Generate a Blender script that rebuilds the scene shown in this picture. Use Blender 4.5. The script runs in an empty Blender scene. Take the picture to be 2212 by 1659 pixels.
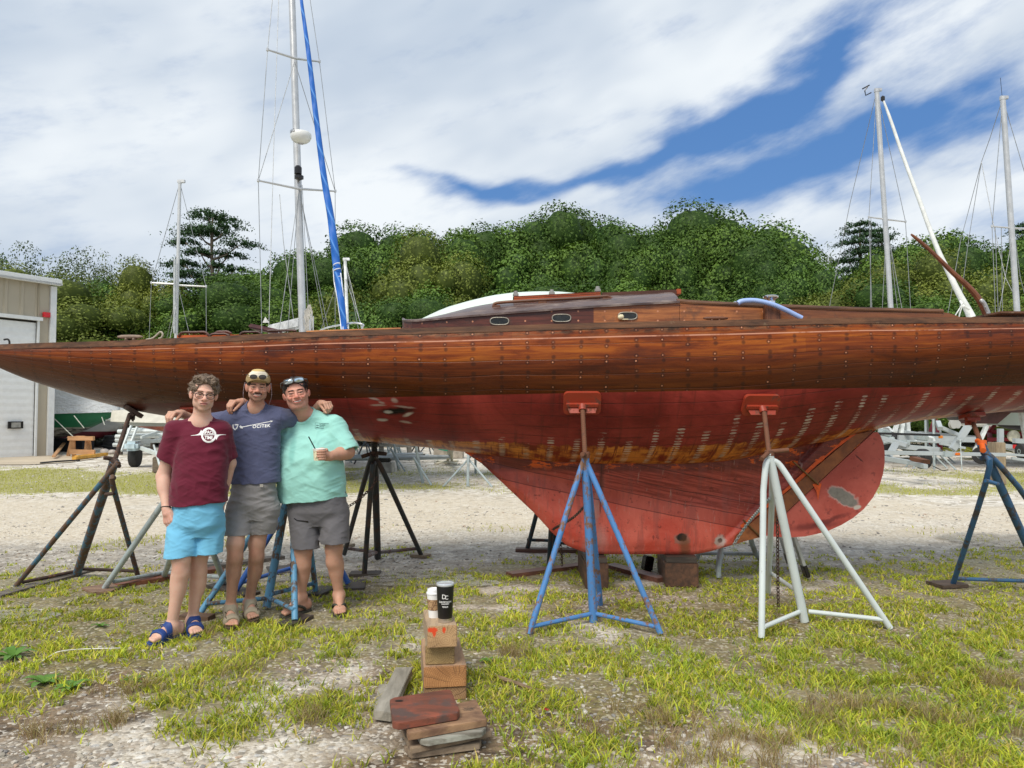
import bpy, bmesh, math, random
import numpy as np
from mathutils import Vector, Matrix
from mathutils.bvhtree import BVHTree
random.seed(7); RNG = np.random.default_rng(11)
SC = bpy.context.scene
COL = SC.collection
PI = math.pi
# ---------------------------------------------------------------- camera: 2212 x 1659 measuring units
F0, CX, CY, CH = 1600.0, 1106.0, 829.5, 1.52
PT = math.atan(60.5 / F0)
FW = np.array([0, math.cos(PT), math.sin(PT)]); UP = np.array([0, -math.sin(PT), math.cos(PT)])
def ray(x, y):
 return FW + np.array([1.0, 0, 0]) * ((x - CX) / F0) + UP * ((CY - y) / F0)
def at(x, y, Y):
 r = ray(x, y); t = Y / r[1]
 return np.array([r[0] * t, Y, CH + r[2] * t])
def gr(x, y, z=0.0):
 r = ray(x, y); t = (z - CH) / r[2]
 return np.array([r[0] * t, r[1] * t, z])
cd = bpy.data.cameras.new('Camera'); cam = bpy.data.objects.new('Camera', cd); COL.objects.link(cam)
cam.location = (0, 0, CH); cam.rotation_euler = (PI / 2 + PT, 0, 0)
cd.sensor_width = 36; cd.lens = 36 * F0 / 2212; cd.clip_end = 3000; cd.clip_start = 0.05
SC.camera = cam
SC.view_settings.view_transform = 'Standard'; SC.view_settings.look = 'None'
SC.view_settings.gamma = 1; SC.view_settings.exposure = EXPO = 0.72
# ---------------------------------------------------------------- objects
def tag(o, label=None, cat=None, group=None, kind=None):
 if label: o['label'] = label
 if cat: o['category'] = cat
 if group: o['group'] = group
 if kind: o['kind'] = kind
 return o
def empty(name, loc, label, cat, group=None):
 o = bpy.data.objects.new(name, None); COL.objects.link(o)
 o.location = Vector(loc); o.empty_display_size = .1
 tag(o, label, cat, group)
 return o
def npmesh(name, V, Fc, smooth=True):
 V = np.asarray(V, dtype=np.float32); me = bpy.data.meshes.new(name)
 if isinstance(Fc, np.ndarray) and Fc.ndim == 2:
  k = Fc.shape[1]; n = len(Fc)
  me.vertices.add(len(V)); me.vertices.foreach_set('co', V.ravel())
  me.loops.add(n * k); me.loops.foreach_set('vertex_index', Fc.astype(np.int32).ravel())
  me.polygons.add(n)
  me.polygons.foreach_set('loop_start', np.arange(0, n * k, k, dtype=np.int32))
  me.update(calc_edges=True)
 else:
  me.from_pydata([tuple(map(float, v)) for v in V], [], [tuple(map(int, f)) for f in Fc])
 me.polygons.foreach_set('use_smooth', np.full(len(me.polygons), smooth))
 me.update()
 return me
def link(name, me, m, parent=None, label=None, cat=None, group=None, kind=None):
 o = bpy.data.objects.new(name, me); COL.objects.link(o)
 if m is not None:
  for mm in (m if isinstance(m, (list, tuple)) else [m]): me.materials.append(mm)
 if parent is not None:
  o.parent = parent
  pw = parent.matrix_world if parent.get('_w') is None else parent.matrix_world
  o.matrix_parent_inverse = wmat(parent).inverted()
 tag(o, label, cat, group, kind)
 return o
def wmat(o):
 m = Matrix.LocRotScale(o.location, o.rotation_euler, o.scale)
 return (wmat(o.parent) @ o.matrix_parent_inverse @ m) if o.parent else m
class MB:
 """collects verts and faces, becomes ONE mesh object"""
 def __init__(s): s.v = []; s.f = []; s.c = []
 def add(s, V, Fc):
  b = len(s.v); s.v += [tuple(map(float, v)) for v in V]; s.f += [tuple(int(i) + b for i in f) for f in Fc]
  return s
 def box(s, c, size, R=None, ch=0.0):
  x, y, z = [q / 2 for q in size]; c = np.array(c, float)
  if ch <= 0:
   V = np.array([(i, j, k) for k in (-z, z) for j in (-y, y) for i in (-x, x)])
   Fc = [(0, 2, 3, 1), (4, 5, 7, 6), (0, 1, 5, 4), (2, 6, 7, 3), (0, 4, 6, 2), (1, 3, 7, 5)]
  else:
   bm = bmesh.new(); bmesh.ops.create_cube(bm, size=1)
   for v in bm.verts: v.co = Vector((v.co.x * 2 * x, v.co.y * 2 * y, v.co.z * 2 * z))
   bmesh.ops.bevel(bm, geom=list(bm.edges), offset=ch, segments=2, affect='EDGES')
   bm.verts.index_update()
   V = np.array([v.co[:] for v in bm.verts]); Fc = [[v.index for v in f.verts] for f in bm.faces]; bm.free()
  if R is not None: V = V @ np.array(R).T
  return s.add(V + c, Fc)
 def beam(s, a, b, w, h, ch=0.0, up=(0, 0, 1), roll=0):
  a = np.array(a, float); b = np.array(b, float); d = b - a; L = np.linalg.norm(d); d /= L
  sd = np.cross(d, up)
  if np.linalg.norm(sd) < 1e-4: sd = np.array([1.0, 0, 0])
  sd /= np.linalg.norm(sd); u = np.cross(sd, d)
  if roll: sd, u = sd * math.cos(roll) + u * math.sin(roll), u * math.cos(roll) - sd * math.sin(roll)
  R = np.array([d, sd, u]).T
  return s.box((a + b) / 2, (L, w, h), R, ch)
 def tube(s, pts, r, n=10, cap=True, closed=False):
  P = np.array(pts, float); m = len(P); rr = r if hasattr(r, '__len__') else [r] * m
  T = np.gradient(P, axis=0); T /= (np.linalg.norm(T, axis=1)[:, None] + 1e-12)
  u = np.cross(T[0], (0, 0, 1.0))
  if np.linalg.norm(u) < 1e-3: u = np.cross(T[0], (0, 1.0, 0))
  u /= np.linalg.norm(u); V = []
  for i in range(m):
   u = u - T[i] * np.dot(u, T[i]); u /= np.linalg.norm(u); w = np.cross(T[i], u)
   for k in range(n):
    a = 2 * PI * k / n; V.append(P[i] + rr[i] * (u * math.cos(a) + w * math.sin(a)))
  Fc = [(i * n + k, i * n + (k + 1) % n, (i + 1) * n + (k + 1) % n, (i + 1) * n + k) for i in range(m - 1) for k in range(n)]
  if closed: Fc += [((m - 1) * n + k, (m - 1) * n + (k + 1) % n, (k + 1) % n, k) for k in range(n)]
  elif cap: Fc += [tuple(range(n))[::-1], tuple(range((m - 1) * n, m * n))]
  return s.add(V, Fc)
 def lathe(s, c, prof, n=24, R=None, squash=(1, 1)):
  V = []; m = len(prof)
  for (r, z) in prof:
   for k in range(n):
    a = 2 * PI * k / n; V.append((r * math.cos(a) * squash[0], r * math.sin(a) * squash[1], z))
  V = np.array(V)
  if R is not None: V = V @ np.array(R).T
  Fc = [(i * n + k, i * n + (k + 1) % n, (i + 1) * n + (k + 1) % n, (i + 1) * n + k) for i in range(m - 1) for k in range(n)]
  Fc += [tuple(range(n))[::-1], tuple(range((m - 1) * n, m * n))]
  return s.add(V + np.array(c), Fc)
 def prism(s, poly, thick, axis=1):
  """poly: 3D points of a flat outline, extruded by thick along the world axis, both ways"""
  P = np.array(poly, float); n = len(P); e = np.zeros(3); e[axis] = thick / 2
  V = np.vstack([P - e, P + e])
  Fc = [tuple(range(n)), tuple(range(2 * n - 1, n - 1, -1))] + [(i, i + n, (i + 1) % n + n, (i + 1) % n) for i in range(n)]
  return s.add(V, Fc)
 def build(s, name, m, parent=None, smooth=False, fix=True, **kw):
  me = bpy.data.meshes.new(name); me.from_pydata(s.v, [], s.f)
  if fix:
   bm = bmesh.new(); bm.from_mesh(me); bmesh.ops.recalc_face_normals(bm, faces=bm.faces); bm.to_mesh(me); bm.free()
  if smooth:
   me.polygons.foreach_set('use_smooth', [True] * len(me.polygons))
   if smooth == 'auto':
    bm = bmesh.new(); bm.from_mesh(me)
    for e in bm.edges:
     if len(e.link_faces) == 2 and e.calc_face_angle(0) > 0.6: e.smooth = False
    bm.to_mesh(me); bm.free()
  me.update()
  return link(name, me, m, parent, **kw)
def rotm(rx=0, ry=0, rz=0):
 return np.array((Matrix.Rotation(rz, 3, 'Z') @ Matrix.Rotation(ry, 3, 'Y') @ Matrix.Rotation(rx, 3, 'X')))
def spl(pts, n=24):
 """smooth curve through points"""
 P = np.array(pts, float); m = len(P)
 if m < 3: return [P[0] + (P[-1] - P[0]) * t for t in np.linspace(0, 1, n)]
 out = []; t = np.linspace(0, m - 1, n)
 for q in t:
  i = min(int(q), m - 2); f = q - i
  p0 = P[max(i - 1, 0)]; p1 = P[i]; p2 = P[i + 1]; p3 = P[min(i + 2, m - 1)]
  out.append(.5 * ((2 * p1) + (-p0 + p2) * f + (2 * p0 - 5 * p1 + 4 * p2 - p3) * f * f + (-p0 + 3 * p1 - 3 * p2 + p3) * f ** 3))
 return out
def copy_tree(o, parent=None):
 c = o.copy(); COL.objects.link(c)
 if parent is not None:
  c.parent = parent; c.matrix_parent_inverse = o.matrix_parent_inverse.copy()
 for ch in list(o.children): copy_tree(ch, c)
 return c
# ---------------------------------------------------------------- numpy value noise
def _h(ix, iy, iz, seed):
 n = (ix.astype(np.int64) * 73856093) ^ (iy.astype(np.int64) * 19349663) ^ (iz.astype(np.int64) * 83492791) ^ (seed * 2654435)
 n = (n ^ (n >> 13)) * 1274126177 & 0x7fffffff
 n = (n ^ (n >> 11)) * 668265263 & 0x7fffffff
 return ((n >> 8) & 0xffff) / 65535.0
def vn(x, y, z=0.0, seed=1):
 x, y, z = np.broadcast_arrays(np.asarray(x, float), np.asarray(y, float), np.asarray(z, float))
 ix, iy, iz = np.floor(x), np.floor(y), np.floor(z); fx, fy, fz = x - ix, y - iy, z - iz
 fx, fy, fz = [f * f * (3 - 2 * f) for f in (fx, fy, fz)]
 r = 0
 for a in (0, 1):
  for b in (0, 1):
   for c in (0, 1):
    r = r + _h(ix + a, iy + b, iz + c, seed) * (fx if a else 1 - fx) * (fy if b else 1 - fy) * (fz if c else 1 - fz)
 return r
def fbm(x, y, z=0.0, seed=1, o=4):
 r = 0; a = .5; t = 0
 for i in range(o):
  r = r + a * vn(np.asarray(x) * 2 ** i, np.asarray(y) * 2 ** i, np.asarray(z) * 2 ** i, seed + i); t += a; a *= .5
 return r / t
def sst(a, b, x): t = np.clip((x - a) / (b - a), 0, 1); return t * t * (3 - 2 * t)
# ---------------------------------------------------------------- materials
class NT:
 def __init__(s, name, world=False):
  if world:
   s.m = bpy.data.worlds.new(name)
  else: s.m = bpy.data.materials.new(name)
  s.m.use_nodes = True; s.t = s.m.node_tree; s.t.nodes.clear(); s.world = world
  s.out = s.t.nodes.new('ShaderNodeOutputWorld' if world else 'ShaderNodeOutputMaterial')
  if not world:
   s.b = s.t.nodes.new('ShaderNodeBsdfPrincipled'); s.L(s.b.outputs[0], s.out.inputs[0])
 def L(s, a, b): s.t.links.new(a, b)
 def put(s, sock, v):
  if isinstance(v, bpy.types.NodeSocket): s.L(v, sock)
  elif isinstance(v, (tuple, list)) and sock.type == 'RGBA' and len(v) == 3: sock.default_value = (*v, 1)
  else: sock.default_value = v
 def n(s, ty, out=0, props=None, **kw):
  nd = s.t.nodes.new('ShaderNode' + ty)
  for k, v in (props or {}).items(): setattr(nd, k, v)
  for k, v in kw.items():
   key = int(k[1:]) if k[0] == '_' and k[1:].isdigit() else k.replace('_', ' ')
   s.put(nd.inputs[key], v)
  return nd.outputs[out]
 def M(s, op, a, b=0.0, c=None, clamp=False):
  nd = s.t.nodes.new('ShaderNodeMath'); nd.operation = op; nd.use_clamp = clamp
  s.put(nd.inputs[0], a); s.put(nd.inputs[1], b)
  if c is not None: s.put(nd.inputs[2], c)
  return nd.outputs[0]
 def V(s, op, a, b=(0, 0, 0), sc=None):
  nd = s.t.nodes.new('ShaderNodeVectorMath'); nd.operation = op; s.put(nd.inputs[0], a); s.put(nd.inputs[1], b)
  if sc is not None: s.put(nd.inputs[3], sc)
  return nd.outputs[1 if op in ('LENGTH', 'DOT_PRODUCT', 'DISTANCE') else 0]
 def mix(s, f, a, b, blend='MIX'):
  nd = s.t.nodes.new('ShaderNodeMix'); nd.data_type = 'RGBA'; nd.blend_type = blend
  s.put(nd.inputs[0], f); s.put(nd.inputs[6], a); s.put(nd.inputs[7], b); return nd.outputs[2]
 def fmix(s, f, a, b):
  nd = s.t.nodes.new('ShaderNodeMix'); nd.data_type = 'FLOAT'
  s.put(nd.inputs[0], f); s.put(nd.inputs[2], a); s.put(nd.inputs[3], b); return nd.outputs[0]
 def ramp(s, f, stops, interp='LINEAR'):
  nd = s.t.nodes.new('ShaderNodeValToRGB'); nd.color_ramp.interpolation = interp
  e = nd.color_ramp.elements
  while len(e) < len(stops): e.new(.5)
  for q, (p, c) in zip(e, stops):
   q.position = p; q.color = (*c, 1) if isinstance(c, (tuple, list)) else (c, c, c, 1)
  s.put(nd.inputs[0], f); return nd.outputs[0]
 def step(s, x, a, b):
  nd = s.t.nodes.new('ShaderNodeMapRange'); nd.interpolation_type = 'SMOOTHSTEP'
  s.put(nd.inputs[0], x); nd.inputs[1].default_value = a; nd.inputs[2].default_value = b; return nd.outputs[0]
 def co(s, which='Object'): return s.n('TexCoord', {'Generated': 0, 'Normal': 1, 'UV': 2, 'Object': 3}[which])
 def noise(s, vec, scale=5, detail=4, rough=.55, dist=0.0, out=0):
  return s.n('TexNoise', out, Vector=vec, Scale=scale, Detail=detail, Roughness=rough, Distortion=dist)
 def sc(s, vec, k): return s.V('MULTIPLY', vec, k)
 def xyz(s, vec):
  nd = s.t.nodes.new('ShaderNodeSeparateXYZ'); s.put(nd.inputs[0], vec); return nd.outputs
 def cmb(s, x, y, z=0.0): return s.n('CombineXYZ', 0, X=x, Y=y, Z=z)
 def bump(s, h, strength=.3, dist=.01, nrm=None):
  nd = s.t.nodes.new('ShaderNodeBump'); s.put(nd.inputs['Height'], h); s.put(nd.inputs['Strength'], strength)
  nd.inputs['Distance'].default_value = dist
  if nrm is not None: s.put(nd.inputs['Normal'], nrm)
  s.L(nd.outputs[0], s.b.inputs['Normal']); return nd.outputs[0]
 def set(s, **kw):
  for k, v in kw.items(): s.put(s.b.inputs[k.replace('_', ' ')], v)
  return s
 def hue(s, col, v): return s.n('HueSaturation', 0, Color=col, Value=v)
def pm(name, c, rough=.6, metal=0.0, var=.25, scale=6, c2=None, cover=.5, sharp=.1, c2scale=None, bump=.15, bs=40, stretch=(1, 1, 1), coat=0.0, bdist=.004):
 """general painted/worn surface: colour with large and small variation, patches of a second colour, bump"""
 t = NT(name); v = t.sc(t.co(), stretch)
 n1 = t.noise(v, scale, 5, .6)
 col = t.mix(t.step(n1, .3, .7), tuple(q * (1 - var) for q in c), tuple(min(1, q * (1 + var)) for q in c))
 rg = t.fmix(n1, max(.04, rough - .12), min(1, rough + .12))
 if c2 is not None:
  n2 = t.noise(v, c2scale or scale * 1.7, 6, .65)
  msk = t.step(n2, 1 - cover - sharp / 2 - .0, 1 - cover + sharp / 2)
  col = t.mix(msk, col, c2); rg = t.fmix(msk, rg, .85)
 t.set(Base_Color=col, Roughness=rg, Metallic=metal, Coat_Weight=coat)
 if bump: t.bump(t.noise(v, bs, 5, .6), bump, bdist)
 return t.m
def wood(name, light, dark, rough=.75, gr=(1.2, 14, 14), bump=.4, wet=0.0, stain=None, scov=.4):
 """long-grain wood; gr stretches the grain, low = along the grain"""
 t = NT(name); v = t.sc(t.co(), gr)
 n1 = t.noise(v, 2.2, 8, .65, .6); n2 = t.noise(t.co(), 1.8, 4, .6)
 col = t.mix(t.step(n1, .3, .7), dark, light)
 col = t.mix(t.M('MULTIPLY', t.step(n2, .35, .75), .5), col, tuple(q * .45 for q in dark))
 if stain is not None:
  s = t.step(t.noise(t.co(), 7, 5, .6), 1 - scov - .06, 1 - scov + .06); col = t.mix(s, col, stain)
 t.set(Base_Color=col, Roughness=rough)
 t.bump(t.noise(t.sc(v, (3, 3, 3)), 3, 6, .7), bump, .004)
 return t.m
# ================================================================ WORLD AND SUN
SUN_EL, SUN_AZ = math.radians(52), math.radians(205)     # azimuth measured from +Y clockwise: behind the camera, to its left
def make_world():
 t = NT('World', world=True); SC.world = t.m
 def noise2(vec, scale=5, detail=4, rough=.55, dist=0.0, out=0):
  nd = t.t.nodes.new('ShaderNodeTexNoise'); nd.noise_dimensions = '2D'
  for k, v in (('Vector', vec), ('Scale', scale), ('Detail', detail), ('Roughness', rough), ('Distortion', dist)): t.put(nd.inputs[k], v)
  return nd.outputs[out]
 t.noise = noise2
 d = t.V('NORMALIZE', t.co('Generated'))
 x, y, z = t.xyz(d)
 sky = t.t.nodes.new('ShaderNodeTexSky'); sky.sky_type = 'NISHITA'; sky.sun_disc = False
 sky.sun_elevation = SUN_EL; sky.sun_rotation = SUN_AZ; sky.air_density = 1.3; sky.dust_density = .6; sky.ozone_density = 2.5
 az = t.M('ARCTAN2', x, y); el = t.M('ARCSINE', z)
 w = t.noise(t.cmb(t.M('MULTIPLY', az, 2.2), t.M('MULTIPLY', el, 4.5), 3.0), 2.2, 2, .55, out=1)
 wx, wy, _ = t.xyz(w)
 az2 = t.M('ADD', az, t.M('MULTIPLY', t.M('SUBTRACT', wx, .5), .16)); el2 = t.M('ADD', el, t.M('MULTIPLY', t.M('SUBTRACT', wy, .5), .10))
 azel = t.cmb(az2, el2, 0.0)
 def blob(px, py, hw, hh, ang, amp, acc):
  a0 = math.atan2((px - CX) / F0, 1); e0 = math.atan((890 - py) / F0 * math.cos(a0))
  mp = t.t.nodes.new('ShaderNodeMapping'); mp.vector_type = 'TEXTURE'; t.L(azel, mp.inputs[0]); mp.inputs[1].default_value = (a0, e0, 0); mp.inputs[2].default_value = (0, 0, ang); mp.inputs[3].default_value = (2.6 * hw / F0, 3.0 * hh / F0, 1)
  g = t.t.nodes.new('ShaderNodeTexGradient'); g.gradient_type = 'QUADRATIC_SPHERE'; t.L(mp.outputs[0], g.inputs[0])
  return t.M('MULTIPLY_ADD', g.outputs[1], amp * 1.25, acc)
 tot = None
 for a in [(1040, 388, 170, 15, .05, .95), (1300, 352, 190, 20, .16, 1.0), (1500, 285, 150, 34, .36, 1.0), (1690, 190, 170, 44, .52, 1.05), (1860, 95, 170, 36, .6, 1.0),
    (1590, 395, 190, 34, .22, .95), (1810, 322, 160, 40, .3, 1.05), (2000, 255, 160, 42, .25, 1.0), (2180, 268, 100, 40, .0, .8), (1760, 430, 100, 36, .3, .5), (1400, 415, 120, 20, .1, .5), (2140, 20, 120, 28, .3, .5),
    (2600, 380, 300, 90, .2, .8), (-900, 300, 500, 90, .3, .5)]:
  tot = blob(*a, 0.0 if tot is None else tot)
 n1 = t.noise(t.cmb(t.M('MULTIPLY', t.M('ADD', az, t.M('MULTIPLY', el, .9)), 2.0), t.M('MULTIPLY', t.M('SUBTRACT', el, t.M('MULTIPLY', az, .35)), 7.5), 1.0), 3.4, 5, .62)
 n2 = t.noise(t.cmb(az, t.M('MULTIPLY', el, 2), 5.0), 8, 3, .65)
 f = t.M('ADD', tot, t.M('ADD', t.M('MULTIPLY', t.M('SUBTRACT', n1, .5), 1.4), t.M('MULTIPLY', t.M('SUBTRACT', n2, .5), .6)))
 gap = t.step(f, .0, 1.45)
 n3 = t.noise(t.cmb(t.M('ADD', az, t.M('MULTIPLY', el, .5)), t.M('MULTIPLY', t.M('SUBTRACT', el, t.M('MULTIPLY', az, .4)), 2.6), 9.0), 2.6, 3, .55)
 wb = 0.0
 for a in [(1300, 200, 420, 90, .42, .8), (1050, 450, 420, 60, .05, .6), (2050, 420, 330, 90, .2, .7), (1950, 60, 260, 90, .5, .5), (100, 200, 300, 160, .1, .35), (520, 560, 300, 70, 0, .4)]: wb = blob(*a, wb)
 br = t.step(t.M('ADD', n3, t.M('MULTIPLY', wb, .42)), .30, .98)
 cc = t.mix(br, (.55, .64, .76), (.90, .95, .99))
 cc = t.mix(t.M('MULTIPLY', t.step(el, .62, .95), .5), cc, (.55, .62, .72))
 blue = t.V('MULTIPLY', sky.outputs[0], (.075, .085, .10))
 blue = t.mix(.6, blue, (.085, .25, .62))
 col = t.mix(gap, cc, blue)
 bg = t.n('Background', 0, Color=col, Strength=.61)
 t.L(bg, t.out.inputs[0])
make_world()
sl = bpy.data.lights.new('sun', 'SUN'); sl.energy = 2.0; sl.angle = math.radians(32); sl.color = (1, .93, .82)
so = bpy.data.objects.new('sun', sl); COL.objects.link(so)
sd = Vector((math.sin(SUN_AZ) * math.cos(SUN_EL), math.cos(SUN_AZ) * math.cos(SUN_EL), math.sin(SUN_EL)))
so.rotation_euler = sd.to_track_quat('Z', 'Y').to_euler()
so.location = sd * 50
# ================================================================ GROUND
def zones(X, Y):
 """grass, mud, wet, sand amounts at ground points (metres)"""
 w = (fbm(X * .5, Y * .5, 0, 5) - .5) * 1.6; y = Y + w * np.clip(Y / 8, .4, 2.5)
 n = fbm(X * .9, Y * .9, 0, 21, 5); nf = fbm(X * 3.1, Y * 3.1, 0, 31, 4)
 right = sst(-.8, .6, X / np.maximum(Y, 1) * 5)          # 0 on the left, 1 on the right
 near = 1 - sst(4.4, 5.4, y)
 g = np.zeros_like(X)
 g1 = sst(.40, .58, n * .6 + nf * .4 + .09 * right - .07 * (1 - sst(3.2, 4.6, Y)))
 g2 = sst(.30, .50, n * .5 + nf * .5 + .07)             # standing-area lawn 4.8 - 7.6
 g = g1 * near + g2 * (1 - near)
 g *= 1 - sst(6.5 + .9 * right, 7.8 + .6 * right, y)    # ends at the gravel
 far = sst(13.2, 14.6, y) * (1 - sst(17.5, 21, y)) * sst(.20, .46, fbm(X * .45, Y * .3, 0, 44, 4))
 far2 = sst(21, 24, y) * .25 * sst(.5, .6, fbm(X * .3, Y * .3, 0, 54))
 farg = sst(33, 40, Y)
 leftlawn = sst(12.6, 14, y) * (1 - sst(19, 21, y)) * (1 - sst(-4.5, -2.5, X)) * sst(.42, .60, fbm(X * .6, Y * .4, 0, 64, 4))
 lit = sst(.58, .66, n) * sst(7.8, 8.6, y) * (1 - sst(9, 10.5, y)) * .6
 G = np.clip(np.maximum.reduce([g, far * .85, far2, farg, leftlawn, lit]), 0, 1)
 mud = sst(.44, .60, fbm(X * .8 + 9, Y * .8, 0, 77, 4) + .08 * (1 - right) * near) * (1 - sst(5.4, 6.6, Y))
 mud = np.maximum(mud, .75 * sst(.50, .62, fbm(X * 1.3, Y * 1.3, 0, 87)) * (1 - sst(6.8, 7.6, Y)))
 wet = sst(6.4, 7.2, y) * (1 - sst(8.4, 9.6, y)) * (.55 + .45 * nf)
 sand = sst(8.6, 9.8, y) * (1 - sst(12.2, 14.0, y)) * sst(.28, .52, fbm(X * .25, Y * .8, 0, 97, 4))
 sand = np.maximum(sand, .8 * (1 - sst(3.6, 4.3, Y)) * sst(.46, .60, fbm(X * .7 + 3, Y * .7, 0, 107)))
 return G, mud, wet, sand
def gheight(X, Y):
 k = 1 - sst(9, 16, Y)
 return ((fbm(X * .8, Y * .8, 0, 3) - .5) * .035 + (fbm(X * 5, Y * 5, 0, 4, 3) - .5) * .014) * k
def make_ground():
 ys = np.concatenate([np.linspace(-40, 2.2, 14)[:-1], np.linspace(2.2, 8.6, 150)[:-1], np.geomspace(8.6, 50, 110)[:-1], np.geomspace(50, 1500, 16)])
 xc = np.concatenate([np.linspace(0, 6, 131)[:-1], np.geomspace(6, 40, 60)[:-1], np.geomspace(40, 1200, 14)])
 xs = np.concatenate([-xc[::-1][:-1], xc])
 X, Y = np.meshgrid(xs, ys); Z = gheight(X, Y)
 V = np.stack([X, Y, Z], -1).reshape(-1, 3); nx = len(xs); ny = len(ys)
 i = np.arange(ny - 1)[:, None] * nx + np.arange(nx - 1)[None]
 Fc = np.stack([i, i + 1, i + 1 + nx, i + nx], -1).reshape(-1, 4)
 me = npmesh('ground', V, Fc)
 G, mud, wet, sand = zones(X.ravel(), Y.ravel())
 a = me.color_attributes.new('zone', 'FLOAT_COLOR', 'POINT')
 a.data.foreach_set('color', np.stack([G, mud, wet, sand], -1).astype(np.float32).ravel())
 t = NT('ground_gravel_and_grass'); P = t.co('Object')
 at_ = t.t.nodes.new('ShaderNodeAttribute'); at_.attribute_name = 'zone'
 r, g, b = t.n('SeparateColor', 0, Color=at_.outputs[0]), None, None
 sep = t.t.nodes.new('ShaderNodeSeparateColor'); t.L(at_.outputs[0], sep.inputs[0]); G_, M_, W_ = sep.outputs[:3]; S_ = at_.outputs[3]
 def stones(scale, seed):
  vo = t.t.nodes.new('ShaderNodeTexVoronoi'); vo.feature = 'F1'; t.put(vo.inputs['Vector'], t.V('ADD', P, t.sc(t.noise(P, scale * .7, 2, .5, out=1), (.6 / scale,) * 3))); vo.inputs['Scale'].default_value = scale
  return vo.outputs[0], vo.outputs[1]
 d1, c1 = stones(26, 0); d2, c2 = stones(58, 0); d3, c3 = stones(9, 0)
 rnd = t.n('SeparateColor', 0, Color=c1); rnd2 = t.n('SeparateColor', 1, Color=c2)
 st = t.ramp(rnd, [(0, (.20, .18, .15)), (.22, (.48, .43, .36)), (.5, (.66, .61, .53)), (.8, (.80, .77, .70)), (1, (.48, .48, .47))])
 st2 = t.ramp(rnd2, [(0, (.24, .20, .15)), (.4, (.56, .50, .40)), (1, (.74, .69, .60))])
 base = t.mix(t.step(d1, .40, .62), st, st2)
 far_ = t.step(t.xyz(P)[1], 8.0, 14.0); r3 = t.n('SeparateColor', 2, Color=c3)
 d4, c4 = stones(5, 0); r4 = t.n('SeparateColor', 0, Color=c4)
 fst = t.ramp(t.fmix(t.step(t.xyz(P)[1], 13, 24), r3, r4), [(0, (.26, .23, .18)), (.25, (.50, .45, .37)), (.55, (.74, .70, .62)), (1, (.88, .85, .80))])
 base = t.mix(t.M('MULTIPLY', far_, .72), base, fst)
 base = t.mix(t.M('MULTIPLY', t.step(t.noise(P, 3.5, 5, .65), .42, .68), .55), base, (.47, .40, .30))
 sandc = t.mix(t.noise(P, 2.0, 6, .7), (.52, .43, .30), (.70, .61, .46))
 sandc = t.mix(t.M('MULTIPLY', t.step(rnd2, .4, .8), .6), sandc, st)
 base = t.mix(t.M('MULTIPLY', S_, .70, clamp=True), base, sandc)
 mudc = t.mix(t.step(t.noise(P, 9, 7, .75), .35, .65), (.065, .044, .027), (.27, .19, .115)); mudc = t.mix(t.step(rnd2, .74, .9), mudc, t.mix(.4, st2, mudc))
 mm = t.M('MULTIPLY', M_, t.step(t.M('ADD', rnd, t.M('MULTIPLY', M_, .35)), .20, .55))
 base = t.mix(mm, base, mudc)
 wetc = t.mix(t.noise(P, 11, 5, .7), (.15, .125, .095), (.30, .26, .21))
 base = t.mix(t.M('MULTIPLY', W_, t.step(t.noise(P, 5, 6, .7), .33, .62)), base, wetc)
 gn = t.noise(P, 34, 6, .75); gl = t.noise(P, 1.7, 4, .6)
 grc = t.mix(t.step(gn, .35, .65), (.085, .075, .028), (.34, .36, .060)); grc = t.mix(t.M('MULTIPLY', gl, .5), grc, (.15, .115, .06))
 nearf = t.step(t.xyz(P)[1], 6.5, 11.0)
 gm = t.step(t.M('ADD', G_, t.M('MULTIPLY', t.M('SUBTRACT', t.noise(P, 9, 7, .75), .5), 2.2)), .42, .85)
 base = t.mix(t.M('MULTIPLY', gm, t.fmix(nearf, .38, .85)), t.mix(t.M('MULTIPLY', G_, t.fmix(nearf, .75, .0)), base, mudc), t.mix(nearf, grc, t.mix(gn, (.15, .135, .045), (.44, .43, .09))))
 t.set(Base_Color=base, Roughness=t.fmix(W_, .9, .55))
 hgt = t.M('ADD', t.M('MULTIPLY', t.M('SUBTRACT', 1.0, d1), .6), t.M('ADD', t.M('MULTIPLY', t.M('SUBTRACT', 1.0, d2), .35), t.M('MULTIPLY', gn, .5)))
 t.bump(hgt, .8, .018)
 link('ground', me, t.m, kind='structure')
make_ground()
def zat(x, y): return float(gheight(np.array([x]), np.array([y]))[0])
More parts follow.
